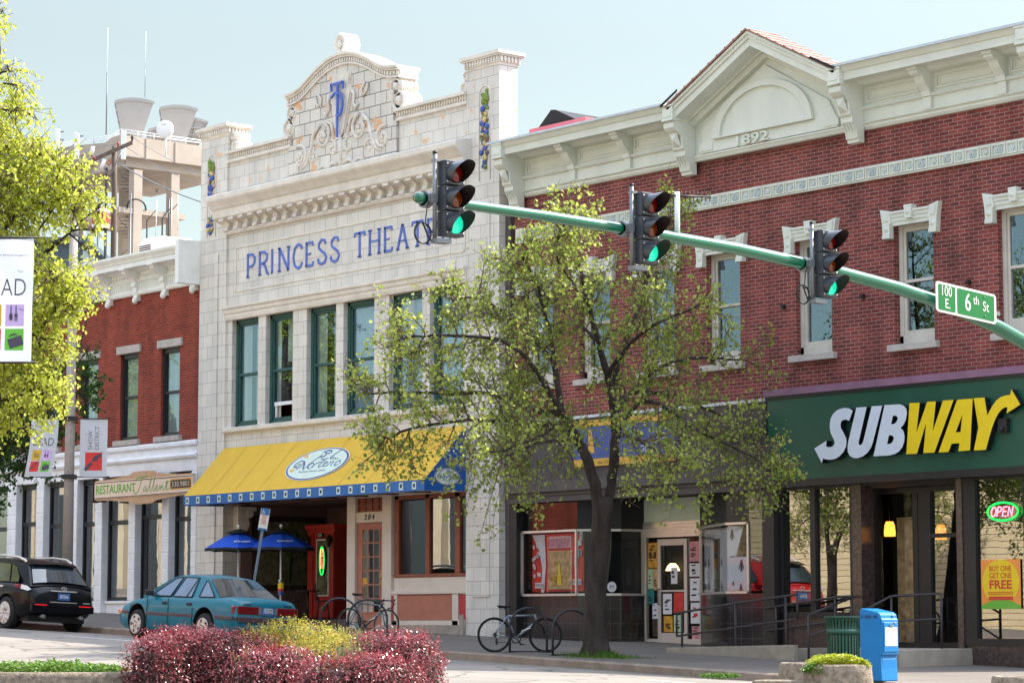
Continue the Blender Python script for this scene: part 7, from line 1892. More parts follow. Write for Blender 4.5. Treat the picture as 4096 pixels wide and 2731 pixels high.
    mb = MB(); mb.tube([(4.78, .07*math.cos(R(a)), .985+.032*math.sin(R(a))) for a in range(0, 361, 20)], .008, 5, cap=False); mb.tube([(4.785, -.02, .955), (4.785, 0, .99), (4.785, .02, .955)], .006, 5); mb.build('oval_badge', M['chrome'], t, local=True, fixn=False)
    mb = MB(); mb.box(4.79, 4.806, -.155, .155, .72, .88); pp = mb.build('licence_plate', M['plate'], t, local=True)
    mb = MB(); put_text(mb, '8078A6', .075, (4.81, 0, .765), (0, 1, 0), (0, 0, 1), width=.22, bold=.01); mb.build('plate_number', M['signwhite'], pp, local=True, fixn=False)
    mb = MB(); mb.box(4.79, 4.8, -.36, .36, .66, .68); mb.build('plate_light_bar', M['chrome'], t, local=True)
    mb = MB(); mb.box(4.78, 4.79, .52, .7, .66, .685); mb.build('model_badge', M['chrome'], t, local=True)
    mb = MB(); mb.box(.5, 4.5, -.75, .75, .2, .34); mb.build('underbody', M['trim_black'], t, local=True)
    for x in wx:
        for s in (-1, 1): wheel(t, x, s*.955, .375, s, 8, 'wheel')
    return t
suv = make_suv(); suv.rotation_euler = (R(-2.4), -sl_car, 0)
# ------------------------------------------------------------------ bicycles and racks
def bicycle(label, p_rear, p_front, frame, drop, rwheel=.335):
    """rear and front contact points on the ground"""
    a, b = Vector(p_rear), Vector(p_front); ux = (b-a); wb = ux.length; ux.normalize()
    t = thing('bicycle', label, 'bicycle', tuple(a))
    up0 = Vector((0, 0, 1)); side = ux.cross(up0).normalized(); up = side.cross(ux).normalized(); up = (up+side*-.06).normalized()
    def W(u, v, s=0): return ux*u+up*v+side*s
    r_ = rwheel
    for nm, u in (('rear_wheel', 0), ('front_wheel', wb)):
        mb = MB(); mb.tube([W(u+r_*.955*math.cos(2*PI*i/40), r_+r_*.955*math.sin(2*PI*i/40)) for i in range(41)], .017 if drop else .024, 8, cap=False); w_ = mb.build(nm, M['rubber'], t, local=True, fixn=False)
        q = MB(); q.tube([W(u+r_*.9*math.cos(2*PI*i/40), r_+r_*.9*math.sin(2*PI*i/40)) for i in range(41)], .010, 6, cap=False)
        for i in range(22):
            an = 2*PI*i/22; q.tube([W(u+.02*math.cos(an+1), r_+.02*math.sin(an+1), .025*(-1)**i), W(u+r_*.9*math.cos(an), r_+r_*.9*math.sin(an))], .0018, 3, cap=False)
        q.tube([W(u, r_, -.05), W(u, r_, .05)], .02, 8)
        q.build('rim_and_spokes', M['steel' if drop else 'trim_black'], w_, local=True, fixn=False)
    bbp = (.42, .27); st_t = (.26, .78 if drop else .70); hd_b = (wb-.17, .60); hd_t = (wb-.215, .76 if drop else .74)
    mb = MB()
    T = lambda p, q, r1: mb.tube([W(*p), W(*q)], r1, 8)
    T(bbp, st_t, .017); T(st_t, (hd_t[0]+.01, hd_t[1]-.02), .018); T(bbp, hd_b, .022); T(hd_b, hd_t, .022)
    for s in (-.05, .05): mb.tube([W(0, r_, s), W(*st_t, s*.3)], .010, 6); mb.tube([W(0, r_, s), W(*bbp, s*.5)], .011, 6)
    mb.build('frame', M[frame], t, local=True)
    mb = MB(); mb.tube([W(bbp[0]+.12, bbp[1]+.14, .024), W(hd_b[0]-.13, hd_b[1]-.13, .024)], .012, 5); mb.build('frame_decal', M['signwhite'], t, local=True)
    mb = MB()
    for s in (-.055, .055): mb.tube([W(wb, r_, s), W(wb-.06, r_+.17, s), W(hd_b[0]+.0, hd_b[1]-.01, s*.6)], .014, 6)
    mb.build('fork', M['bike_grey'] if drop else M['trim_black'], t, local=True)
    mb = MB(); mb.tube([W(*st_t), W(st_t[0]-.05, st_t[1]+.18)], .014, 8); mb.build('seat_post', M['steel' if drop else 'trim_black'], t, local=True)
    sx, sz = st_t[0]-.06, st_t[1]+.2
    mb = MB(); mb.add([W(sx-.13, sz, .07), W(sx-.15, sz+.01, 0), W(sx-.13, sz, -.07), W(sx+.02, sz, -.04), W(sx+.15, sz-.01, -.018), W(sx+.15, sz-.01, .018), W(sx+.02, sz, .04)]+[W(sx-.1, sz-.05, .03), W(sx-.1, sz-.05, -.03), W(sx+.1, sz-.04, 0)], [(0,1,2,3,4,5,6), (0,7,8,2,1), (0,6,9,7), (2,8,9,3), (3,9,4), (4,9,5), (5,9,6), (7,9,8)]); mb.build('saddle', M['trim_black'], t, local=True)
    mb = MB()
    hx, hz = hd_t[0]-.02, hd_t[1]+.06
    mb.tube([W(*hd_t), W(hx, hz), W(hx+.1, hz+.03)], .016, 8)
    if drop:
        for s in (-1, 1):
            mb.tube([W(hx+.1, hz+.03), W(hx+.1, hz+.03, s*.17), W(hx+.14, hz+.03, s*.2), W(hx+.22, hz+.01, s*.2), W(hx+.25, hz-.05, s*.2), W(hx+.21, hz-.12, s*.2), W(hx+.1, hz-.14, s*.2)], .014, 8)
            mb.tube([W(hx+.22, hz+.02, s*.2), W(hx+.28, hz+.06, s*.2)], .014, 6); mb.tube([W(hx+.26, hz+.03, s*.2), W(hx+.29, hz-.06, s*.2)], .007, 5)
    else:
        mb.tube([W(hx-.03, hz+.05, -.32), W(hx+.06, hz+.04, -.1), W(hx+.06, hz+.04, .1), W(hx-.03, hz+.05, .32)], .013, 8)
        for s in (-1, 1): mb.tube([W(hx-.03, hz+.05, s*.33), W(hx, hz+.05, s*.22)], .018, 8)
        mb.obox(W(hx+.1, hz+.07, -.02), ux*.03, side*.04, up*.025)
    mb.build('handlebar', M['trim_black'], t, local=True)
    mb = MB(); mb.tube([W(bbp[0]+.09*math.cos(2*PI*i/20), bbp[1]+.09*math.sin(2*PI*i/20), .06) for i in range(21)], .012, 5, cap=False)
    mb.tube([W(*bbp, .08), W(bbp[0]+.1, bbp[1]-.12, .09)], .012, 6); mb.tube([W(*bbp, -.08), W(bbp[0]-.1, bbp[1]+.12, -.09)], .012, 6)
    for k in (-1, 1): mb.obox(W(bbp[0]+k*.1, bbp[1]-k*.12, k*.13), ux*.045, side*.04, up*.012)
    mb.tube([W(0, r_+.04, .06), W(bbp[0], bbp[1]+.09, .06)], .006, 4); mb.tube([W(0, r_-.04, .06), W(.03, r_-.14, .06), W(bbp[0], bbp[1]-.09, .06)], .006, 4); mb.lathe([(.045, -.01), (.045, .01)], tuple(W(0, r_, .055)), 12, 'y'); mb.obox(W(.03, r_-.13, .06), ux*.02, side*.012, up*.06)
    mb.build('crank_and_chain', M['trim_black'], t, local=True)
    return t
G = lambda x, y: (x, y, gz(x, y))
bicycle('grey drop bar racing bicycle leaning on the rack outside the numbered salmon door', G(-.35, -3.9), G(.62, -3.62), 'bike_grey', True)
bicycle('silver flat bar bicycle with white lettering leaning on a hoop beside the tree trunk', G(5.75, -4.82), G(6.2, -3.9), 'bike_silver', False)
def hoop(label, a, b, h=.86):
    a, b = Vector(a), Vector(b); c = (a+b)/2; w_ = (b-a)/2; r_ = w_.length
    t = thing('bike_rack', label, 'bike rack', tuple(a), group='black hoop bike racks on the pavement')
    o = a
    mb = MB(); mb.tube([a-o, a-o+Vector((0, 0, h-r_))]+[c-o-w_*math.cos(R(k))+Vector((0, 0, h-r_+r_*math.sin(R(k)))) for k in range(12, 169, 12)]+[b-o+Vector((0, 0, h-r_)), b-o], .024, 8); mb.build('hoop_tube', M['black_rack'], t, local=True)
    mb = MB(); mb.obox((a-o), (.07, 0, 0), (0, .07, 0), (0, 0, .008)); mb.obox((b-o), (.07, 0, 0), (0, .07, 0), (0, 0, .008)); mb.obox((c-o)+Vector((0, 0, .02)), w_, Vector((-w_.y, w_.x, 0)).normalized()*.02, (0, 0, .012)); mb.build('foot_plate', M['black_rack'], t, local=True)
hoop('black hoop bike rack closest to the red doorway, left of the racing bicycle', G(-1.22, -4.0), G(-.5, -3.5))
hoop('black hoop bike rack that the racing bicycle leans on', G(-.14, -4.05), G(.45, -3.45))
hoop('black hoop bike rack that the silver bicycle leans on', G(5.95, -4.6), G(6.3, -3.95))
hoop('empty black hoop bike rack touching the street tree trunk', G(7.35, -4.7), G(7.62, -4.0))
# ------------------------------------------------------------------ steps, ramp and railings of the sandwich shop
st = thing('entrance_steps', 'grey concrete entrance steps and landing in front of the sandwich shop door', 'steps', (12.2, -.4, -.6))
mb = MB(); mb.box(10.6, 13.42, -.55, .3, -1.1, -.16); mb.build('landing', M['concrete'], st, bevel=.012)
mb = MB(); mb.box(11.2, 12.35, -1.2, -.55, -1.1, -.27); mb.box(11.1, 12.25, -1.75, -1.2, -1.1, -.38); mb.build('step', M['concrete'], st, bevel=.012)
mb = MB(); mb.box(12.35, 13.42, -1.72, -.552, -1.1, -.17); mb.build('cheek_wall', M['concrete'], st, bevel=.012)
rp = thing('access_ramp', 'low concrete access ramp rising along the shop windows to the door', 'ramp', (9, -.6, -.4))
mb = MB(); mb.prism([(7.4, -1.2), (10.6, -1.2), (10.6, -.16), (7.4, gz(7.4, 0)+.005)], -1.5, .24); mb.build('ramp_slab', M['concrete'], rp, bevel=.01)
mb = MB(); mb.prism([(7.2, -1.2), (10.7, -1.2), (10.7, -.1), (7.2, gz(7.2, 0)+.07)], -1.62, -1.5); mb.build('ramp_kerb', M['concrete'], rp, bevel=.01)
def railing(label, posts, tops, mids, extra=()):
    t = thing('handrail', label, 'railing', tuple(posts[0][0]), group='dark metal handrails of the sandwich shop')
    o = Vector(posts[0][0])
    for a, b in posts: mb = MB(); mb.tube([Vector(a)-o, Vector(b)-o], .024, 6); mb.build('post', M['rail'], t, local=True)
    mb = MB(); mb.tube([Vector(p)-o for p in tops], .024, 6); mb.build('top_rail', M['rail'], t, local=True)
    mb = MB(); mb.tube([Vector(p)-o for p in mids], .020, 6); mb.build('lower_rail', M['rail'], t, local=True)
    for e in extra: mb = MB(); mb.tube([Vector(p)-o for p in e], .022, 6); mb.build('end_rail', M['rail'], t, local=True)
y = -1.56
railing('long dark handrail rising along the front of the access ramp beside the litter bin', [((7.6, y, -.4), (7.6, y, .52)), ((9.1, y, -.6), (9.1, y, .68)), ((10.45, y, -.6), (10.45, y, .80))],
        [(7.45, y, .5), (9.1, y, .68), (10.75, y, .84)], [(7.45, y, .05), (9.1, y, .22), (10.75, y, .38)], [[(7.45, y, .5), (7.45, y, .05)], [(10.75, y, .84), (10.75, y, .38)]])
y = .06
railing('dark handrail on the shop window side of the access ramp', [((8.6, y, -.3), (8.6, y, .62)), ((10.2, y, -.2), (10.2, y, .80))], [(8.3, y, .6), (10.2, y, .80), (10.66, y, .82)], [(8.3, y, .15), (10.2, y, .34), (10.66, y, .36)])
railing('dark handrail dropping down the left side of the shop steps', [((11.14, -.5, -.2), (11.14, -.5, .78)), ((11.02, -1.55, -.4), (11.02, -1.55, .45))], [(11.14, -.5, .78), (11.02, -1.55, .45)], [(11.14, -.5, .35), (11.02, -1.55, .05)])
railing('dark handrail on the right of the shop steps, bent down to the lowest step', [((12.42, -1.62, -.4), (12.42, -1.62, .5)), ((12.42, -.8, -.2), (12.42, -.8, .80)), ((13.36, -.5, -.2), (13.36, -.5, .84))],
        [(12.42, -1.62, .5), (12.42, -.8, .80), (13.36, -.5, .84)], [(12.42, -1.62, -.0), (12.42, -.8, .34), (13.36, -.5, .38)])
# chair inside the shop window
t = thing('shop_chair', 'dark chair standing behind the shop window next to the offer poster', 'chair', (13.05, .9, -.18))
mb = MB(); mb.box(-.2, .2, -.2, .2, .42, .46); mb.build('seat', M['dark_wood'], t, local=True)
for a in (-.18, .18):
    for b in (-.18, .18): mb = MB(); mb.tube([(a, b, 0), (a, b, .43 if b < 0 else .9)], .018, 6); mb.build('leg', M['dark_wood'], t, local=True)
mb = MB(); mb.box(-.2, .2, .17, .2, .62, .92); mb.build('backrest', M['dark_wood'], t, local=True)
# ------------------------------------------------------------------ litter bin and newspaper box
lb = thing('litter_bin', 'dark green slatted metal litter bin behind the blue newspaper box', 'litter bin', (13.35, -3.1, gz(13.35, -3.1)))
mb = MB(); n = 30
for i in range(n):
    a = 2*PI*i/n; r0 = .285
    c, s_ = math.cos(a), math.sin(a)
    pts = [(r0*c, r0*s_, .06), (r0*c, r0*s_, .74), ((r0+.015)*c, (r0+.015)*s_, .82), ((r0+.05)*c, (r0+.05)*s_, .9)]
    tg = Vector((-s_, c, 0))
    vs = []
    for p in pts: vs += [Vector(p)-tg*.019, Vector(p)+tg*.019]
    vs += [p*1.0-Vector((c, s_, 0))*.006 for p in vs]
    mb.add(vs, [(0,1,3,2), (2,3,5,4), (4,5,7,6), (9,8,10,11), (11,10,12,13), (13,12,14,15), (0,2,10,8), (2,4,12,10), (4,6,14,12), (3,1,9,11), (5,3,11,13), (7,5,13,15)])
mb.build('slat_cage', M['can_green'], lb, local=True, fixn=False)
mb = MB(); 
for z0, z1 in ((.08, .14), (.6, .7)): mb.lathe([(.29, z0), (.298, z0), (.298, z1), (.29, z1)], (0, 0, 0), 30)
mb.lathe([(.33, .88), (.345, .9), (.345, .915), (.32, .92)], (0, 0, 0), 30); mb.build('band', M['can_green'], lb, local=True)
mb = MB(); mb.lathe([(0, .08), (.25, .08), (.26, .84), (.24, .84)], (0, 0, 0), 24); mb.build('liner', M['black_cloth'], lb, local=True)
nb_ = thing('newspaper_box', 'bright blue newspaper box with a white card on its front at the kerb', 'newspaper box', (16.24, -5.37, gz(16.24, -5.37)), R(98))
# local: front faces -y, width x
mb = MB(); hw = .235
prof = [(-.21, .0), (.2, .0), (.2, 1.13), (.17, 1.165), (-.15, 1.10), (-.20, 1.06), (-.21, 1.0), (-.23, .98), (-.23, .42), (-.19, .40)]
mb.prism(prof, -hw, hw, 'yz'); mb.build('cabinet', M['news_blue'], nb_, local=True, bevel=.03, seg=3)
mb = MB()
mb.box(-hw+.03, hw-.03, -.245, -.225, .46, .94); dr_ = mb.build('door', M['news_blue'], nb_, local=True, bevel=.012)
mb = MB(); mb.box(-.17, .17, -.250, -.244, .56, .86); mb.build('white_card', M['signwhite'], dr_, local=True)
mb = MB(); mb.box(-hw+.04, hw-.04, -.2, -.17, .06, .36); mb.build('lower_panel', M['news_blue'], nb_, local=True, bevel=.01)
mb = MB()
for s in (-1, 1): 
    x = s*(hw+.002)
    for y0, y1 in ((-.13, -.06), (-.02, .10), (.14, .17)): mb.box(x-.003, x+.003, y0, y1, 1.0, 1.05)
mb.build('side_slot', M['news_dark'], nb_, local=True)
mb = MB()
for y0, z0 in ((-.24, .93), (-.215, 1.04)): mb.ball((.1, y0, z0), .02, 8, 6)
mb.box(-.05, .05, -.262, -.25, .87, .9); mb.build('coin_knob', M['steel'], nb_, local=True)
# ------------------------------------------------------------------ leaf scatter helpers
def leaf_quads(mb, pts, size, rnd, updir=None, fold=.25, asp=.6, mi=0, bias=0.0):
    """each leaf: a folded kite of two triangles in a random direction about its outward normal"""
    for p, nrm in pts:
        n = (nrm + Vector((rnd.gauss(0, .45), rnd.gauss(0, .45), rnd.gauss(0, .45)+bias))).normalized()
        a = n.orthogonal().normalized(); q = rnd.uniform(0, 2*PI); b = n.cross(a); d = a*math.cos(q)+b*math.sin(q); s = n.cross(d)
        z = size*rnd.uniform(.65, 1.25)
        tip = p+d*z; m1 = p+d*z*.45+s*z*asp*.5+n*z*fold*.5; m2 = p+d*z*.45-s*z*asp*.5+n*z*fold*.5
        mb.add([p, m1, tip, m2], [(0, 1, 2), (0, 2, 3)], mi)
from mathutils import noise as _ns
def boxy(p, e=3.2): return (abs(p.x)**e+abs(p.y)**e+abs(p.z)**e)**(-1/e)
def shrub(name, label, blobs, n, size, seed, mats, group=None, inner=True, lump=.2, cat='shrub', gap=.0):
    """shrub of overlapping ellipsoids (cx, cy, cz, rx, ry, rz): twig mass inside, leaves over the surface"""
    rnd = random.Random(seed)
    t = thing(name, label, cat, (blobs[0][0], blobs[0][1], gz(blobs[0][0], blobs[0][1])), 0, group)
    tw_ = sum(b[3]*b[4]+b[4]*b[5]+b[3]*b[5] for b in blobs)
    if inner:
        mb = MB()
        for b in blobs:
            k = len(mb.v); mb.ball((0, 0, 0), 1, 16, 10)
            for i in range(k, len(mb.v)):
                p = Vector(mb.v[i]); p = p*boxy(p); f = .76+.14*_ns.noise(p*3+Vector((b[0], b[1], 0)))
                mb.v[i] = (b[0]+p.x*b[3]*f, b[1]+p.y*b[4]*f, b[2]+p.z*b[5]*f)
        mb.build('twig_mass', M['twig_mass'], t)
    cl_ = [MB() for _ in mats]
    for b in blobs:
        cnt = int(n*(b[3]*b[4]+b[4]*b[5]+b[3]*b[5])/tw_)
        for i in range(cnt):
            z = rnd.uniform(-.8, 1); q = rnd.uniform(0, 2*PI); r_ = math.sqrt(max(0, 1-z*z)); p = Vector((r_*math.cos(q), r_*math.sin(q), z)); p = p*boxy(p)
            w_ = Vector((b[0]+p.x*b[3], b[1]+p.y*b[4], b[2]+p.z*b[5]))
            f = 1+lump*_ns.noise(w_*3.2)+.5*lump*_ns.noise(w_*8)
            f *= rnd.uniform(.82, 1.04)
            if rnd.random() < .03 and z > .3: f *= 1.06
            w_ = Vector((b[0]+p.x*b[3]*f, b[1]+p.y*b[4]*f, b[2]+p.z*b[5]*f))
            nn_ = Vector((p.x/b[3], p.y/b[4], p.z/b[5])).normalized()
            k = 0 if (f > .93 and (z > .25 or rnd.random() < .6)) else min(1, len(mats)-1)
            leaf_quads(cl_[k], [(w_, nn_)], size, rnd, bias=.3)
    for b in blobs:                                                 # soft shoots that break the clipped outline
        for i in range(int(n*.012)):
            q = rnd.uniform(0, 2*PI); z = rnd.uniform(.2, 1); r_ = math.sqrt(1-z*z); p = Vector((r_*math.cos(q), r_*math.sin(q), z)); p = p*boxy(p)
            w_ = Vector((b[0]+p.x*b[3], b[1]+p.y*b[4], b[2]+p.z*b[5])); dv = Vector((p.x*.5+rnd.gauss(0, .3), p.y*.5+rnd.gauss(0, .3), 1)).normalized(); ln = rnd.uniform(.04, .13)
            for k in range(5): leaf_quads(cl_[0], [(w_+dv*ln*k/4, dv.orthogonal())], size*.85, rnd)
    for k, m_ in enumerate(mats):
        if cl_[k].v: cl_[k].build('foliage' if k == 0 else 'inner_foliage', M[m_], t, fixn=False)
    return t
# ------------------------------------------------------------------ planted corner bed
RV = Vector((_r.x, _r.y, 0)).normalized(); DV = Vector((_d.x, _d.y, 0)).normalized()
def pxb(px, py_top, D, rr_, rd_, zb=-.85, over=7.0):
    """ellipsoid whose top reaches a photo pixel at depth D: half width rr_ across the view, rd_ along it"""
    p = at(px, py_top+over, D); zt_ = p.z; return (p.x, p.y, (zt_+zb)/2-.02, rr_, rd_, (zt_-zb)/2+.02)
HG = 'clipped red barberry shrubs round the corner bed'
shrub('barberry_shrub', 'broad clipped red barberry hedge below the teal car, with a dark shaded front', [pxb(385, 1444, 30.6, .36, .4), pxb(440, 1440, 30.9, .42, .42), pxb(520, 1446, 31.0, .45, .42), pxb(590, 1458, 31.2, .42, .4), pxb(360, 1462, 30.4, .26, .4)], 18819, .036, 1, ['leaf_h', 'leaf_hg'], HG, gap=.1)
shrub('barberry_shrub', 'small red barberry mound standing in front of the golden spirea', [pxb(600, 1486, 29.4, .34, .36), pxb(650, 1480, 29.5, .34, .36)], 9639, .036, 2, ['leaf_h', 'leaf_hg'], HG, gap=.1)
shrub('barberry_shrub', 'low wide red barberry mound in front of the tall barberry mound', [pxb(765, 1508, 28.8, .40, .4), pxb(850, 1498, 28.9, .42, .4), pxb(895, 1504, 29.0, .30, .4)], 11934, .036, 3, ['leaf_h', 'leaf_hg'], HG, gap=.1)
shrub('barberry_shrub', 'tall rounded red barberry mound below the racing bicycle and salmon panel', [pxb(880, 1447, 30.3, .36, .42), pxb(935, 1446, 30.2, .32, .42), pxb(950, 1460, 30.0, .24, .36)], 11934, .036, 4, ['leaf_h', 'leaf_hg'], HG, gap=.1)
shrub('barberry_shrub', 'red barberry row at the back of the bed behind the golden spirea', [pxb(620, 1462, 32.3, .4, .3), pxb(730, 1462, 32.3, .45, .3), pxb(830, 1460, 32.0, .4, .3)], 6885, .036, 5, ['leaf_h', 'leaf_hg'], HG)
shrub('spirea_shrub', 'golden yellow spirea with orange tips in the middle of the barberry bed', [pxb(610, 1440, 31.3, .30, .4), pxb(670, 1426, 31.5, .36, .4), pxb(740, 1440, 31.3, .36, .4), pxb(785, 1452, 30.9, .3, .4), pxb(720, 1464, 30.3, .45, .3)], 15000, .038, 6, ['leaf_y'], lump=.3)
rnd = random.Random(9)
for k, (x0, x1, py, D, n, lab) in enumerate(((600, 720, 1482, 30.0, 26, 'pale iris blades between the spirea and the small barberry mound'), (765, 850, 1478, 29.8, 26, 'pale iris blades left of the tall barberry mound'), (815, 850, 1450, 30.6, 9, 'two tall pale iris blades in front of the racing bicycle'), (550, 575, 1490, 30.0, 12, 'green strap leaves between the two front barberry mounds'))):
    b0 = at((x0+x1)/2, py, D); 
    mb = MB()
    for i in range(n):
        p = at(rnd.uniform(x0, x1), py, D+rnd.uniform(-.15, .15)); h_ = rnd.uniform(.0, .13) if k != 2 else rnd.uniform(.06, .24); ln = rnd.gauss(0, .06); l2 = rnd.gauss(0, .05)
        w_ = rnd.uniform(.006, .011); q = RV*w_
        a, b, c = Vector((p.x, p.y, p.z-.4)), p+RV*ln*.5+Vector((0, 0, h_*.55-.1)), p+RV*(ln*1.4)+DV*l2+Vector((0, 0, h_-.1))
        mb.add([a-q, a+q, b+q, b-q, c], [(0, 1, 2, 3), (3, 2, 4)])
    tag(mb.build('iris_clump', M['leaf_i'] if k != 3 else M['leaf_g'], fixn=False), lab, 'plant', 'iris clumps in the barberry bed')
# bare twig tips rising from the spirea
# ------------------------------------------------------------------ concrete planters
def planter(label, path, D, z_top, depth, zb, name='concrete_planter'):
    """low cast planter wall with a rounded end; path = photo pixels of its front top edge"""
    pass
def cast_ring(name, label, cx, cy, zt_, rx, ry, zb, wall=.14, rot=0.0, n=40, flare=.08, cat='planter', sq=2.6):
    t = thing(name, label, cat, (cx, cy, zb))
    mb = MB(); prof = [(1.0+flare, 0), (1.0, (zt_-zb)*.9), (.985, (zt_-zb)*.975), (.95, zt_-zb), (.86, zt_-zb), (.83, zt_-zb-.03), (.83, zt_-zb-.12)]
    vs = []
    for f, z in prof:
        for j in range(n):
            q = 2*PI*j/n; c, s_ = math.cos(q), math.sin(q)
            e = 2/sq; x = rx*f*math.copysign(abs(c)**e, c); y = ry*f*math.copysign(abs(s_)**e, s_)
            X = RV*x+DV*y
            vs.append((X.x, X.y, z+.012*_ns.noise(Vector((x*4, y*4, z*6)))))
    k = len(prof); mb.add(vs, [(i*n+j, i*n+(j+1) % n, (i+1)*n+(j+1) % n, (i+1)*n+j) for i in range(k-1) for j in range(n)], 0, True)
    mb.build('planter_wall', M['cast'], t, local=True)
    mb = MB(); mb.add(vs[-n:], [tuple(range(n))]); mb.build('planting_soil', M['soil'], t, local=True, fixn=False)
    return t
M['cast'] = pm('exposed_aggregate_concrete', L(136, 122, 106), .9, .4, 16, 1.0, 45)
pL = at(60, 1543, 30.3); cast_ring('concrete_planter', 'long exposed aggregate planter with rounded corner, full of green ground cover', pL.x-RV.x*.5+DV.x*.75, pL.y-RV.y*.5+DV.y*.75, pL.z, 1.85, .8, -1.0, sq=5)
pR = at(1935, 1526, 33); cast_ring('concrete_planter', 'rounded exposed aggregate planter in front of the blue newspaper box', pR.x+DV.x*.5, pR.y+DV.y*.5, pR.z, .43, .5, -1.35, sq=3.4, flare=.22)
p2 = at(1870, 1522, 35.5); cast_ring('concrete_planter', 'weathered grey planter end behind the yellow green sedum', p2.x+DV.x*.5, p2.y+DV.y*.5, p2.z, .42, .5, -1.35, sq=3.4, flare=.3)
p3 = at(2345, 1554, 33); cast_ring('concrete_planter', 'pale planter corner on the sunlit pavement right of the newspaper box', p3.x+DV.x*.5+RV.x*.2, p3.y+DV.y*.5+RV.y*.2, p3.z, .46, .5, -1.5, sq=3.4, flare=.22)
def cover(name, label, px0, px1, py, D, n, size, mat, hgt, dep, seed, cat='ground cover'):
    rnd = random.Random(seed); mb = MB()
    for i in range(n):
        u = rnd.random(); p = at(px0+(px1-px0)*u, py, D)+DV*rnd.uniform(0, dep); e = max(0, math.sin(PI*min(1, max(0, u))))**.5
        p.z += hgt*e*rnd.uniform(-.5, 1)+.04*_ns.noise(Vector((p.x*3, p.y*3, 0)))
        leaf_quads(mb, [(p, Vector((0, 0, 1)))], size, rnd, fold=.3, bias=.2)
    o = mb.build(name, M[mat], fixn=False); o['kind'] = 'stuff'; tag(o, label, cat); return o
cover('groundcover', 'green creeping ground cover filling the long planter', -150, 265, 1541, 30.4, 5200, .055, 'leaf_g', .10, 1.3, 1)
cover('sedum_mat', 'yellow green sedum cushion on the planter before the newspaper box', 1868, 1998, 1526, 33.1, 5200, .045, 'leaf_yg', .13, .75, 2)
cover('creeping_plant', 'dark green creeper hanging between the two planters at the right', 1852, 1900, 1540, 33.0, 700, .05, 'leaf_g', .10, .5, 3)
cover('kerb_weeds', 'green weeds growing along the gutter left of the right hand planters', 1610, 1700, 1552, 38, 600, .045, 'grass', .05, .3, 4)
ts = thing('stone_block', 'tan sandstone block lying in the gutter by the right planters', 'stone', tuple(at(1840, 1568, 33.5)))
mb = MB(); mb.obox((0, 0, -.12), RV*.55+DV*-.25, DV*.2+RV*.1, (0, 0, .16)); mb.build('block', M['cast'], ts, local=True, bevel=.04, seg=2)
# grass at the tree foot
rnd = random.Random(3); mb = MB()
for i in range(1500):
    q, r_ = rnd.uniform(0, 2*PI), abs(rnd.gauss(0, .42))+.12; x, y = 8.0+r_*1.25*math.cos(q)*.9+.1, -4.2+r_*math.sin(q)*.75; h_ = rnd.uniform(.03, .13)*(1.5 if r_ < .4 else .9)*max(.3, 1-r_*.5)
    a = rnd.uniform(0, PI); w_ = Vector((math.cos(a), math.sin(a), 0))*.010; b = Vector((x, y, gz(x, y))); tip = b+Vector((rnd.gauss(0, .04), rnd.gauss(0, .04), h_))
    mb.add([b-w_, b+w_, tip], [(0, 1, 2)])
tag(mb.build('grass_tuft', M['grass'], fixn=False), 'ragged green grass growing round the foot of the street tree', 'grass', kind='stuff')
# ------------------------------------------------------------------ trees
def grow_path(rnd, p, d, length, n, wander, lift):
    pts = [Vector(p)]; d = Vector(d).normalized()
    for i in range(n):
        d = (d+Vector((rnd.gauss(0, wander), rnd.gauss(0, wander), rnd.gauss(0, wander)+lift))).normalized()
        pts.append(pts[-1]+d*length/n)
    return pts
def taper(r0, r1, n): return [r0+(r1-r0)*i/(n-1) for i in range(n)]
def smooth(pts, k=2):
    for _ in range(k):
        q = [pts[0]]
        for a, b in zip(pts, pts[1:]): q += [a.lerp(b, .25), a.lerp(b, .75)]
        pts = q+[pts[-1]]
    return pts
rnd = random.Random(21)
tr = thing('street_tree', 'spreading street tree with sparse spring leaves and a forked dark trunk', 'tree', (8.0, -4.15, gz(8.0, -4.15)))
wood = MB(); twg = MB(); lf = MB()
D0 = 48.7
base = [Vector((7.98, -4.15, -.45)), Vector((7.97, -4.15, -.2)), at(1366, 1440, D0), at(1368, 1360, D0), at(1377, 1260, D0), at(1383, 1190, D0), at(1384, 1140, D0)]
wood.tube(base, [.34, .26, .225, .205, .19, .19, .20], 14)
for i in range(5):
    a = i*1.26+.3; wood.tube([Vector((7.98+.36*math.cos(a), -4.15+.36*math.sin(a), -.42)), Vector((7.98+.2*math.cos(a), -4.15+.2*math.sin(a), -.18)), Vector((7.97+.1*math.cos(a), -4.15+.1*math.sin(a), .25))], [.05, .09, .06], 7)
def limb(pp, r0, r1):
    pts = smooth([at(x, y, D0+dd) for x, y, dd in pp], 2); wood.tube([p+Vector((rnd.gauss(0, .012), rnd.gauss(0, .012), rnd.gauss(0, .012))) for p in pts], [q*.82*rnd.uniform(.9, 1.1) for q in taper(r0, r1, len(pts))], 8); return pts
LB = []
s1 = limb([(1381, 1200, 0), (1368, 1120, -.1), (1350, 1060, -.2), (1325, 1005, -.3), (1290, 950, -.5)], .145, .10)
s2 = limb([(1388, 1200, 0), (1402, 1120, .1), (1410, 1060, .1), (1415, 990, .2), (1405, 900, .3)], .14, .10)
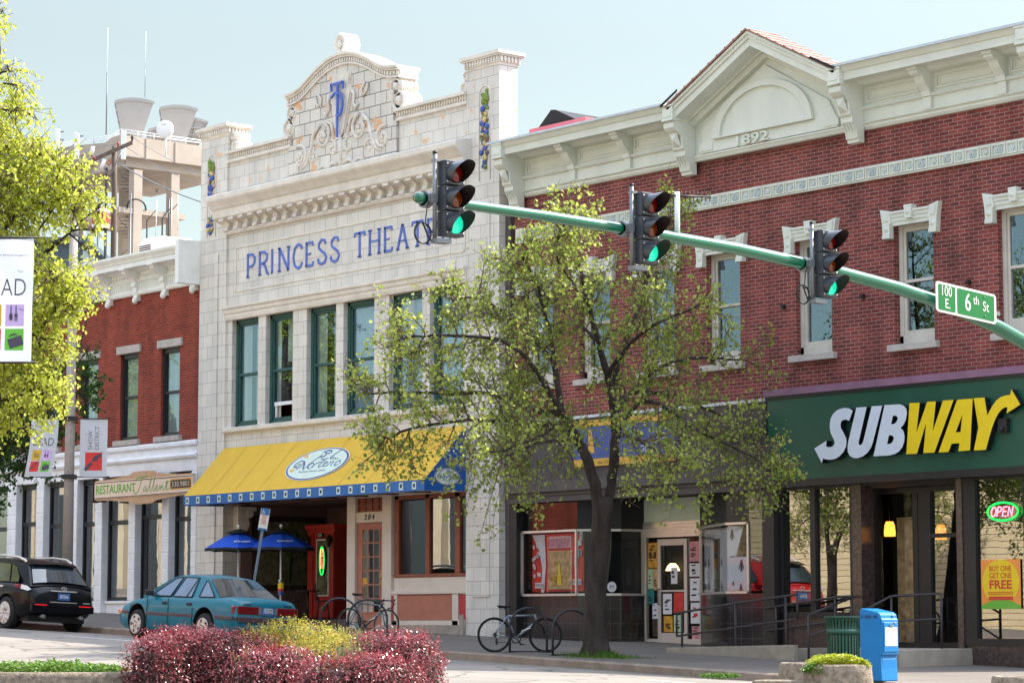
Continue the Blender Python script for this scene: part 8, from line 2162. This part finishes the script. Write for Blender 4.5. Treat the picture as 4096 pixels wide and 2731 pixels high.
LB += [limb([(1318, 1000, -.3), (1250, 970, -.7), (1180, 968, -1.0), (1063, 963, -1.3), (946, 981, -1.6), (880, 1010, -1.7)], .07, .02),
       limb([(1290, 950, -.5), (1230, 945, -.3), (1170, 915, -.1), (1100, 900, .1), (1020, 905, .3), (930, 900, .4), (840, 905, .6)], .08, .02),
       limb([(1290, 950, -.5), (1240, 860, -.9), (1190, 800, -1.2), (1120, 770, -1.4), (1010, 770, -1.6), (920, 775, -1.7)], .075, .018),
       limb([(1290, 950, -.5), (1275, 850, -.2), (1260, 740, -.1), (1230, 650, -.3), (1200, 590, -.5)], .085, .018),
       limb([(1270, 830, -.2), (1210, 760, .5), (1150, 710, .9), (1090, 680, 1.3), (1040, 690, 1.6)], .06, .016),
       limb([(1405, 900, .3), (1380, 800, .1), (1350, 700, 0), (1330, 600, .1), (1325, 520, .2)], .09, .018),
       limb([(1405, 900, .3), (1430, 800, .6), (1470, 700, .8), (1500, 600, .9), (1560, 500, 1.0)], .085, .016),
       limb([(1410, 960, .2), (1460, 880, .8), (1540, 830, 1.3), (1620, 820, 1.7), (1720, 830, 2.0)], .07, .018),
       limb([(1412, 1000, .2), (1470, 910, -.3), (1540, 940, -.7), (1600, 990, -1.0), (1700, 1030, -1.3), (1770, 1080, -1.4)], .07, .018),
       limb([(1408, 930, .2), (1440, 900, 1.2), (1520, 900, 2.0), (1610, 930, 2.6), (1700, 980, 3.0)], .06, .016),
       limb([(1395, 860, .2), (1450, 780, -.8), (1530, 730, -1.5), (1610, 700, -2.0)], .06, .016),
       limb([(1345, 690, 0), (1290, 620, -.8), (1270, 560, -1.3), (1300, 510, -1.6)], .045, .014),
       limb([(1300, 960, -.4), (1250, 1000, -1.5), (1170, 1030, -2.2), (1080, 1050, -2.8)], .05, .014),
       limb([(1330, 1010, -.2), (1290, 1010, 1.2), (1220, 1020, 2.0), (1160, 1050, 2.5)], .05, .014),
       limb([(1415, 1000, .2), (1440, 1000, -1.2), (1490, 1020, -2.0), (1560, 1080, -2.6)], .05, .014),
       limb([(1370, 780, 0), (1330, 740, 1.0), (1260, 690, 1.6), (1230, 640, 2.0)], .05, .014)]
def leafy(pts, n, size, rnd, dens):
    for i in range(n):
        f = rnd.uniform(.25, 1.0)*(len(pts)-1); k = min(int(f), len(pts)-2); p = pts[k].lerp(pts[k+1], f-k)
        if rnd.random() < dens:
            for q in range(rnd.randint(1, 3)):
                dv = Vector((rnd.gauss(0, .05), rnd.gauss(0, .05), rnd.gauss(-.02, .05)))
                leaf_quads(lf, [(p+dv, Vector((rnd.gauss(0, 1), rnd.gauss(0, 1), .7)))], size, rnd, fold=.3, asp=.95)
for L_i, pts in enumerate(LB):
    n = len(pts)
    for k in range(3, n):
        f = k/(n-1)
        for rep in range(2 if f > .25 else 1):
            if rnd.random() < .22: continue
            d = (pts[k]-pts[k-1]).normalized(); side = d.orthogonal().normalized(); side = (Matrix.Rotation(rnd.uniform(0, 2*PI), 3, d) @ side)
            bd = (d*.5+side*.9+Vector((0, 0, .12))).normalized()
            ln = rnd.uniform(.5, 1.15)*(1.2-.5*f)
            bp = grow_path(rnd, pts[k], bd, ln, 5, .16, .02); twg.tube(bp, taper(.015, .005, len(bp)), 5, cap=False)
            for j in range(1, len(bp)):
                for rep2 in range(3):
                    d2 = (bp[j]-bp[j-1]).normalized(); s2_ = Matrix.Rotation(rnd.uniform(0, 2*PI), 3, d2) @ d2.orthogonal().normalized()
                    tl_ = rnd.uniform(.2, .5); tp = grow_path(rnd, bp[j], (d2*.6+s2_*.8), tl_, 3, .2, -.03)
                    twg.tube(tp, taper(.0055, .0025, len(tp)), 3, cap=False)
                    leafy(tp, 3, .076, rnd, .56)
            leafy(bp, 4, .076, rnd, .5)
# drooping outer twigs low on both sides
for x0, y0, x1, y1, dd, ww in [(1170, 1060, 1130, 1230, -2.0, .7), (1210, 1080, 1215, 1180, -1.6, .7), (1100, 1060, 1075, 1180, -2.2, .6), (960, 1000, 920, 1080, -1.6, .6), (860, 1000, 900, 1060, -1.7, .6), (1560, 1060, 1580, 1180, -2.2, 1), (1620, 1060, 1640, 1190, -1.4, 1), (1690, 1060, 1700, 1190, -1.2, 1), (1760, 1080, 1750, 1170, -1.4, 1), (1500, 1030, 1490, 1150, -2.2, .9), (1780, 1050, 1810, 1100, -1.4, .9), (1440, 1020, 1470, 1130, -2.4, .8), (1240, 1050, 1230, 1150, 2.0, .7), (1650, 990, 1660, 1120, 2.6, .9), (1720, 980, 1760, 1100, 2.8, .9), (1300, 1030, 1310, 1090, 1.5, .7)]:
    for r_ in range(3):
        o_ = rnd.uniform(-30, 30); pts = smooth([at(x0+o_, y0, D0+dd), at((x0+x1)/2+o_*1.2+rnd.uniform(-10, 10), (y0+y1)/2-10, D0+dd+rnd.uniform(-.3, .3)), at(x1+o_*1.5, y1+rnd.uniform(-20, 10), D0+dd+rnd.uniform(-.4, .4))], 1)
        twg.tube(pts, taper(.008, .003, len(pts)), 4, cap=False)
        leafy(pts, int(10*ww), .078, rnd, .75)
        for j in range(1, len(pts)):
            tp = grow_path(rnd, pts[j], Vector((rnd.gauss(0, 1), rnd.gauss(0, 1), rnd.gauss(-.3, .5))), rnd.uniform(.15, .4), 3, .2, -.05); twg.tube(tp, taper(.005, .003, len(tp)), 3, cap=False); leafy(tp, 3, .078, rnd, .7*ww)
wood.build('trunk', M['tree_bark'], tr); twg.build('twigs', M['twig'], tr, fixn=False); lf.build('crown', M['leaf_c'], tr, fixn=False)
print('center tree leaves', len(lf.f))

def clump_tree(name, label, base, blobs, limbs, n, size, seed, leafm, cat='tree', tr_r=.25, droop=.35, D0=38, per=7):
    """crown from leaf sprays filling irregular clumps; blobs = (px, py, depth offset, radius m)"""
    rnd = random.Random(seed); t = thing(name, label, cat, base)
    wood = MB(); lf = MB(); tg = MB()
    for pp, r0, r1 in limbs:
        pts = smooth([Vector(q) if len(q) == 3 and not isinstance(q[0], str) and isinstance(q, Vector) else at(q[0], q[1], D0+q[2]) for q in pp], 2); wood.tube(pts, taper(r0, r1, len(pts)), 8)
    LP = [p for pp, r0, r1 in limbs for p in smooth([at(q[0], q[1], D0+q[2]) for q in pp], 2)]
    for (px, py, dd, r_) in blobs:
        c = at(px, py, D0+dd); o = min(LP, key=lambda p: (p-c).length); mid = o.lerp(c, .5)+Vector((0, 0, .08*(o-c).length))
        q_ = smooth([o, mid, c], 2); wood.tube(q_, taper(.02, .010, len(q_)), 6, cap=False)
        for k in range(int(4+8*r_)):
            e = c+Vector((rnd.gauss(0, 1), rnd.gauss(0, 1), rnd.gauss(0, .8))).normalized()*r_*rnd.uniform(.6, 1.0); q_ = smooth([c, c.lerp(e, .5)+Vector((0, 0, .05)), e], 1); wood.tube(q_, taper(.010, .004, len(q_)), 5, cap=False)
    tot = sum(b[3]**2.2 for b in blobs)
    for (px, py, dd, r_) in blobs:
        c = at(px, py, D0+dd)
        for i in range(int(n*r_**2.2/tot/per)):
            v = Vector((rnd.gauss(0, 1), rnd.gauss(0, 1), rnd.gauss(0, 1))).normalized()
            rad = r_*(rnd.random()**.45)*(1+.25*_ns.noise(v*2+c))
            p = c+Vector((v.x*rad, v.y*rad, v.z*rad*.8))
            od = (v+Vector((0, 0, -droop))+Vector((rnd.gauss(0, .4), rnd.gauss(0, .4), rnd.gauss(0, .3)))).normalized()
            q = p+od*rnd.uniform(.16, .3)
            tg.tube([p-od*.12, p, q], [.006, .005, .003], 3, cap=False)
            for k in range(per):
                f = rnd.random(); w_ = p.lerp(q, f)+Vector((rnd.gauss(0, .035), rnd.gauss(0, .035), rnd.gauss(-.02, .03)))
                leaf_quads(lf, [(w_, Vector((rnd.gauss(0, 1), rnd.gauss(0, 1), .5)))], size, rnd, fold=.25, asp=.62)
    wood.build('trunk', M['tree_bark'], t); tg.build('twigs', M['twig'], t, fixn=False); lf.build('crown', M[leafm], t, fixn=False)
    print(name, len(lf.f)); return t
tb_ = at(-150, 1500, 38); bz = gz(tb_.x, tb_.y)
clump_tree('sunlit_tree', 'sunlit yellow green tree with drooping leaves behind the large banner', (tb_.x, tb_.y, bz),
    [(-40, 60, 0, .28), (-10, 20, .3, .2), (-60, 170, 0, .4), (20, 165, .2, .22), (45, 200, -.2, .2), (-30, 250, .3, .4), (30, 255, -.2, .26), (70, 262, .1, .14), (-40, 330, 0, .6), (40, 345, .2, .42), (90, 350, -.1, .3), (-20, 430, -.2, .6), (60, 420, .2, .55), (130, 395, 0, .42), (175, 430, .2, .3), (205, 445, -.1, .22), (225, 480, .1, .2), (100, 470, .2, .4), (30, 500, 0, .45), (-50, 520, .2, .6), (170, 485, 0, .25), (215, 530, -.1, .14), (195, 575, .1, .12), (120, 560, 0, .16), (-20, 620, 0, .6), (120, 640, -.2, .38), (90, 620, .1, .35), (160, 650, 0, .26), (185, 672, .1, .2), (60, 700, .2, .5), (130, 710, 0, .36), (150, 690, 0, .3), (100, 780, .1, .4), (30, 800, 0, .5), (110, 830, 0, .26), (-40, 780, 0, .6), (70, 880, 0, .42), (130, 900, .1, .24), (0, 900, .1, .45), (30, 950, 0, .25), (100, 940, 0, .22), (60, 985, .1, .14), (-40, 960, 0, .35), (145, 925, 0, .16)],
    [([(-150, 1500, 0), (-150, 1200, 0), (-140, 950, 0), (-130, 800, 0)], .2, .15), ([(-130, 800, 0), (-60, 670, .1), (30, 630, .2), (80, 600, .1), (130, 560, 0), (165, 530, 0)], .07, .012), ([(-135, 850, 0), (-80, 600, -.1), (-30, 560, 0), (20, 520, .1), (60, 460, .1)], .06, .012),
     ([(-130, 800, 0), (-80, 550, 0), (-40, 350, 0), (-10, 200, .1), (0, 120, .1)], .07, .012), ([(-140, 900, 0), (-60, 850, 0), (20, 800, 0), (90, 760, 0)], .05, .01), ([(-140, 950, 0), (-60, 930, 0), (10, 920, 0), (70, 900, 0)], .04, .01), ([(-10, 590, .1), (60, 625, 0), (130, 635, 0), (175, 660, 0)], .02, .006), ([(20, 640, 0), (40, 600, 0), (80, 540, .1), (110, 500, .1), (150, 440, .1)], .025, .006)],
    22000, .076, 5, 'leaf_l', D0=38)
tb2 = at(-90, 1428, 64.5)
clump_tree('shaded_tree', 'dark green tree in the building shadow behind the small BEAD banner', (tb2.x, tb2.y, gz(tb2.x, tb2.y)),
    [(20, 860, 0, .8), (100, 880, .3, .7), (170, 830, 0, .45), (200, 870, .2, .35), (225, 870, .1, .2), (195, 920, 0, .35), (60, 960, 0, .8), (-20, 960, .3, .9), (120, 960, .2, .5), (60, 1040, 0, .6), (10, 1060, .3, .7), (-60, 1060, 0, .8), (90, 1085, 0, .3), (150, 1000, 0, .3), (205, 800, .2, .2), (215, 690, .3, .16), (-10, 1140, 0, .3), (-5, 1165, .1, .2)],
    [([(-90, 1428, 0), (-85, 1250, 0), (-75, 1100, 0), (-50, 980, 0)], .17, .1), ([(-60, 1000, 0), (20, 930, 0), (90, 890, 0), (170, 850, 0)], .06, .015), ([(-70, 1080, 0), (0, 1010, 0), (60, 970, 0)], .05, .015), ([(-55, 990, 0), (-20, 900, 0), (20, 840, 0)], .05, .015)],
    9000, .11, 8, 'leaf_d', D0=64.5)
# ------------------------------------------------------------------ opposite side of the street (seen mirrored in the shop windows)
def slab_building(name, label, x0, x1, y, z1, mat, win, fr, piers=None):
    t = thing(name, label, 'building', ((x0+x1)/2, y, gz((x0+x1)/2, y)))
    mb = MB(); mb.box(x0, x1, y-9, y, gz(x1, y)-.5, z1); mb.build('wall', M[mat], t)
    mb = MB(); mb.box(x0-.15, x1+.15, y-9, y+.18, z1, z1+.25); mb.build('parapet', M['trim'], t)
    for a, b, c, d in win:
        mb = MB(); mb.box(a-.08, b+.08, y, y+.05, c-.08, d+.08); f = mb.build('window', M[fr], t); mb = MB(); mb.box(a, b, y+.05, y+.06, c, d); mb.build('pane', M['car_glass'], f)
    if piers:
        for a in piers: mb = MB(); mb.box(a-.35, a+.35, y, y+.35, gz(a, y)-.3, z1-.4); mb.build('pier', M['limestone'], t)
    return t
WY = -24.5
slab_building('siding_building', 'beige clapboard house across the street, mirrored in the sandwich shop windows', -21.5, 4, WY, 8.5, 'siding', [(-20, -18.8, 1.4, 3.0), (-4, -2.5, 1.2, 3.0)], 'white_trim')
slab_building('opposite_brick_building', 'red brick building across the street, mirrored in the bookstore glass', -28.6, -22.0, WY, 8.0, 'brick_l', [(-27.6, -26.4, .8, 3.4), (-24.4, -23, .8, 3.4)], 'cream_frame')
slab_building('columned_building', 'pale columned building across the street, mirrored in the theatre display windows', -66, -29.2, WY, 8.5, 'limestone', [(x, x+1.5, 1.0, 6.4) for x in (-64, -60, -56, -52, -48, -44, -40.6, -38.1, -35.6, -33.1, -30.6)], 'cream_frame', [-65.5, -61.3, -57.3, -53.3, -49.3, -45.3, -41.3, -38.6, -36.1, -33.6, -31.1])
rc = dup(suv, (-13.5, -16.6, gz(-13.5, -16.6)), PI, 'tall red suv parked across the street, mirrored in the shop window'); rc.scale = (1.2, 1.2, 1.25)
rc.rotation_euler = (0, sl_car*-1, 0); rc.location = (-12.6, -16.2, gz(-12.6, -16.2))
rc.name = 'opposite_suv'
M['car_red'] = pm('red_car_paint', L(190, 26, 30), .25, .05, 2, coat=.9)
for o in bpy.data.objects:
    if o.parent == rc and o.type == 'MESH' and o.name.split('.')[0] in ('body', 'roof'):
        o.data = o.data.copy()
        for i, mt in enumerate(o.data.materials):
            if mt == M['suv_black']: o.data.materials[i] = M['car_red']
rt = dup(tr, (-9.0, -19.6, gz(-9, -19.6)), .8, 'small leafy tree across the street, mirrored in the sandwich shop glass')
rt.name = 'opposite_tree'; rt.scale = (.8, .8, .8)
for x_, sc_, lab in ((-35.5, 1.75, 'yellow green street tree across the street before the columned building'), (-44, 1.5, 'yellow green street tree further up across the street')):
    st_ = next(o for o in bpy.data.objects if o.name == 'sunlit_tree'); t2 = dup(st_, (x_, -18.8, gz(x_, -18.8)), 1.3+x_, lab); t2.name = 'opposite_sunlit_tree'; t2.scale = (sc_, sc_, sc_)
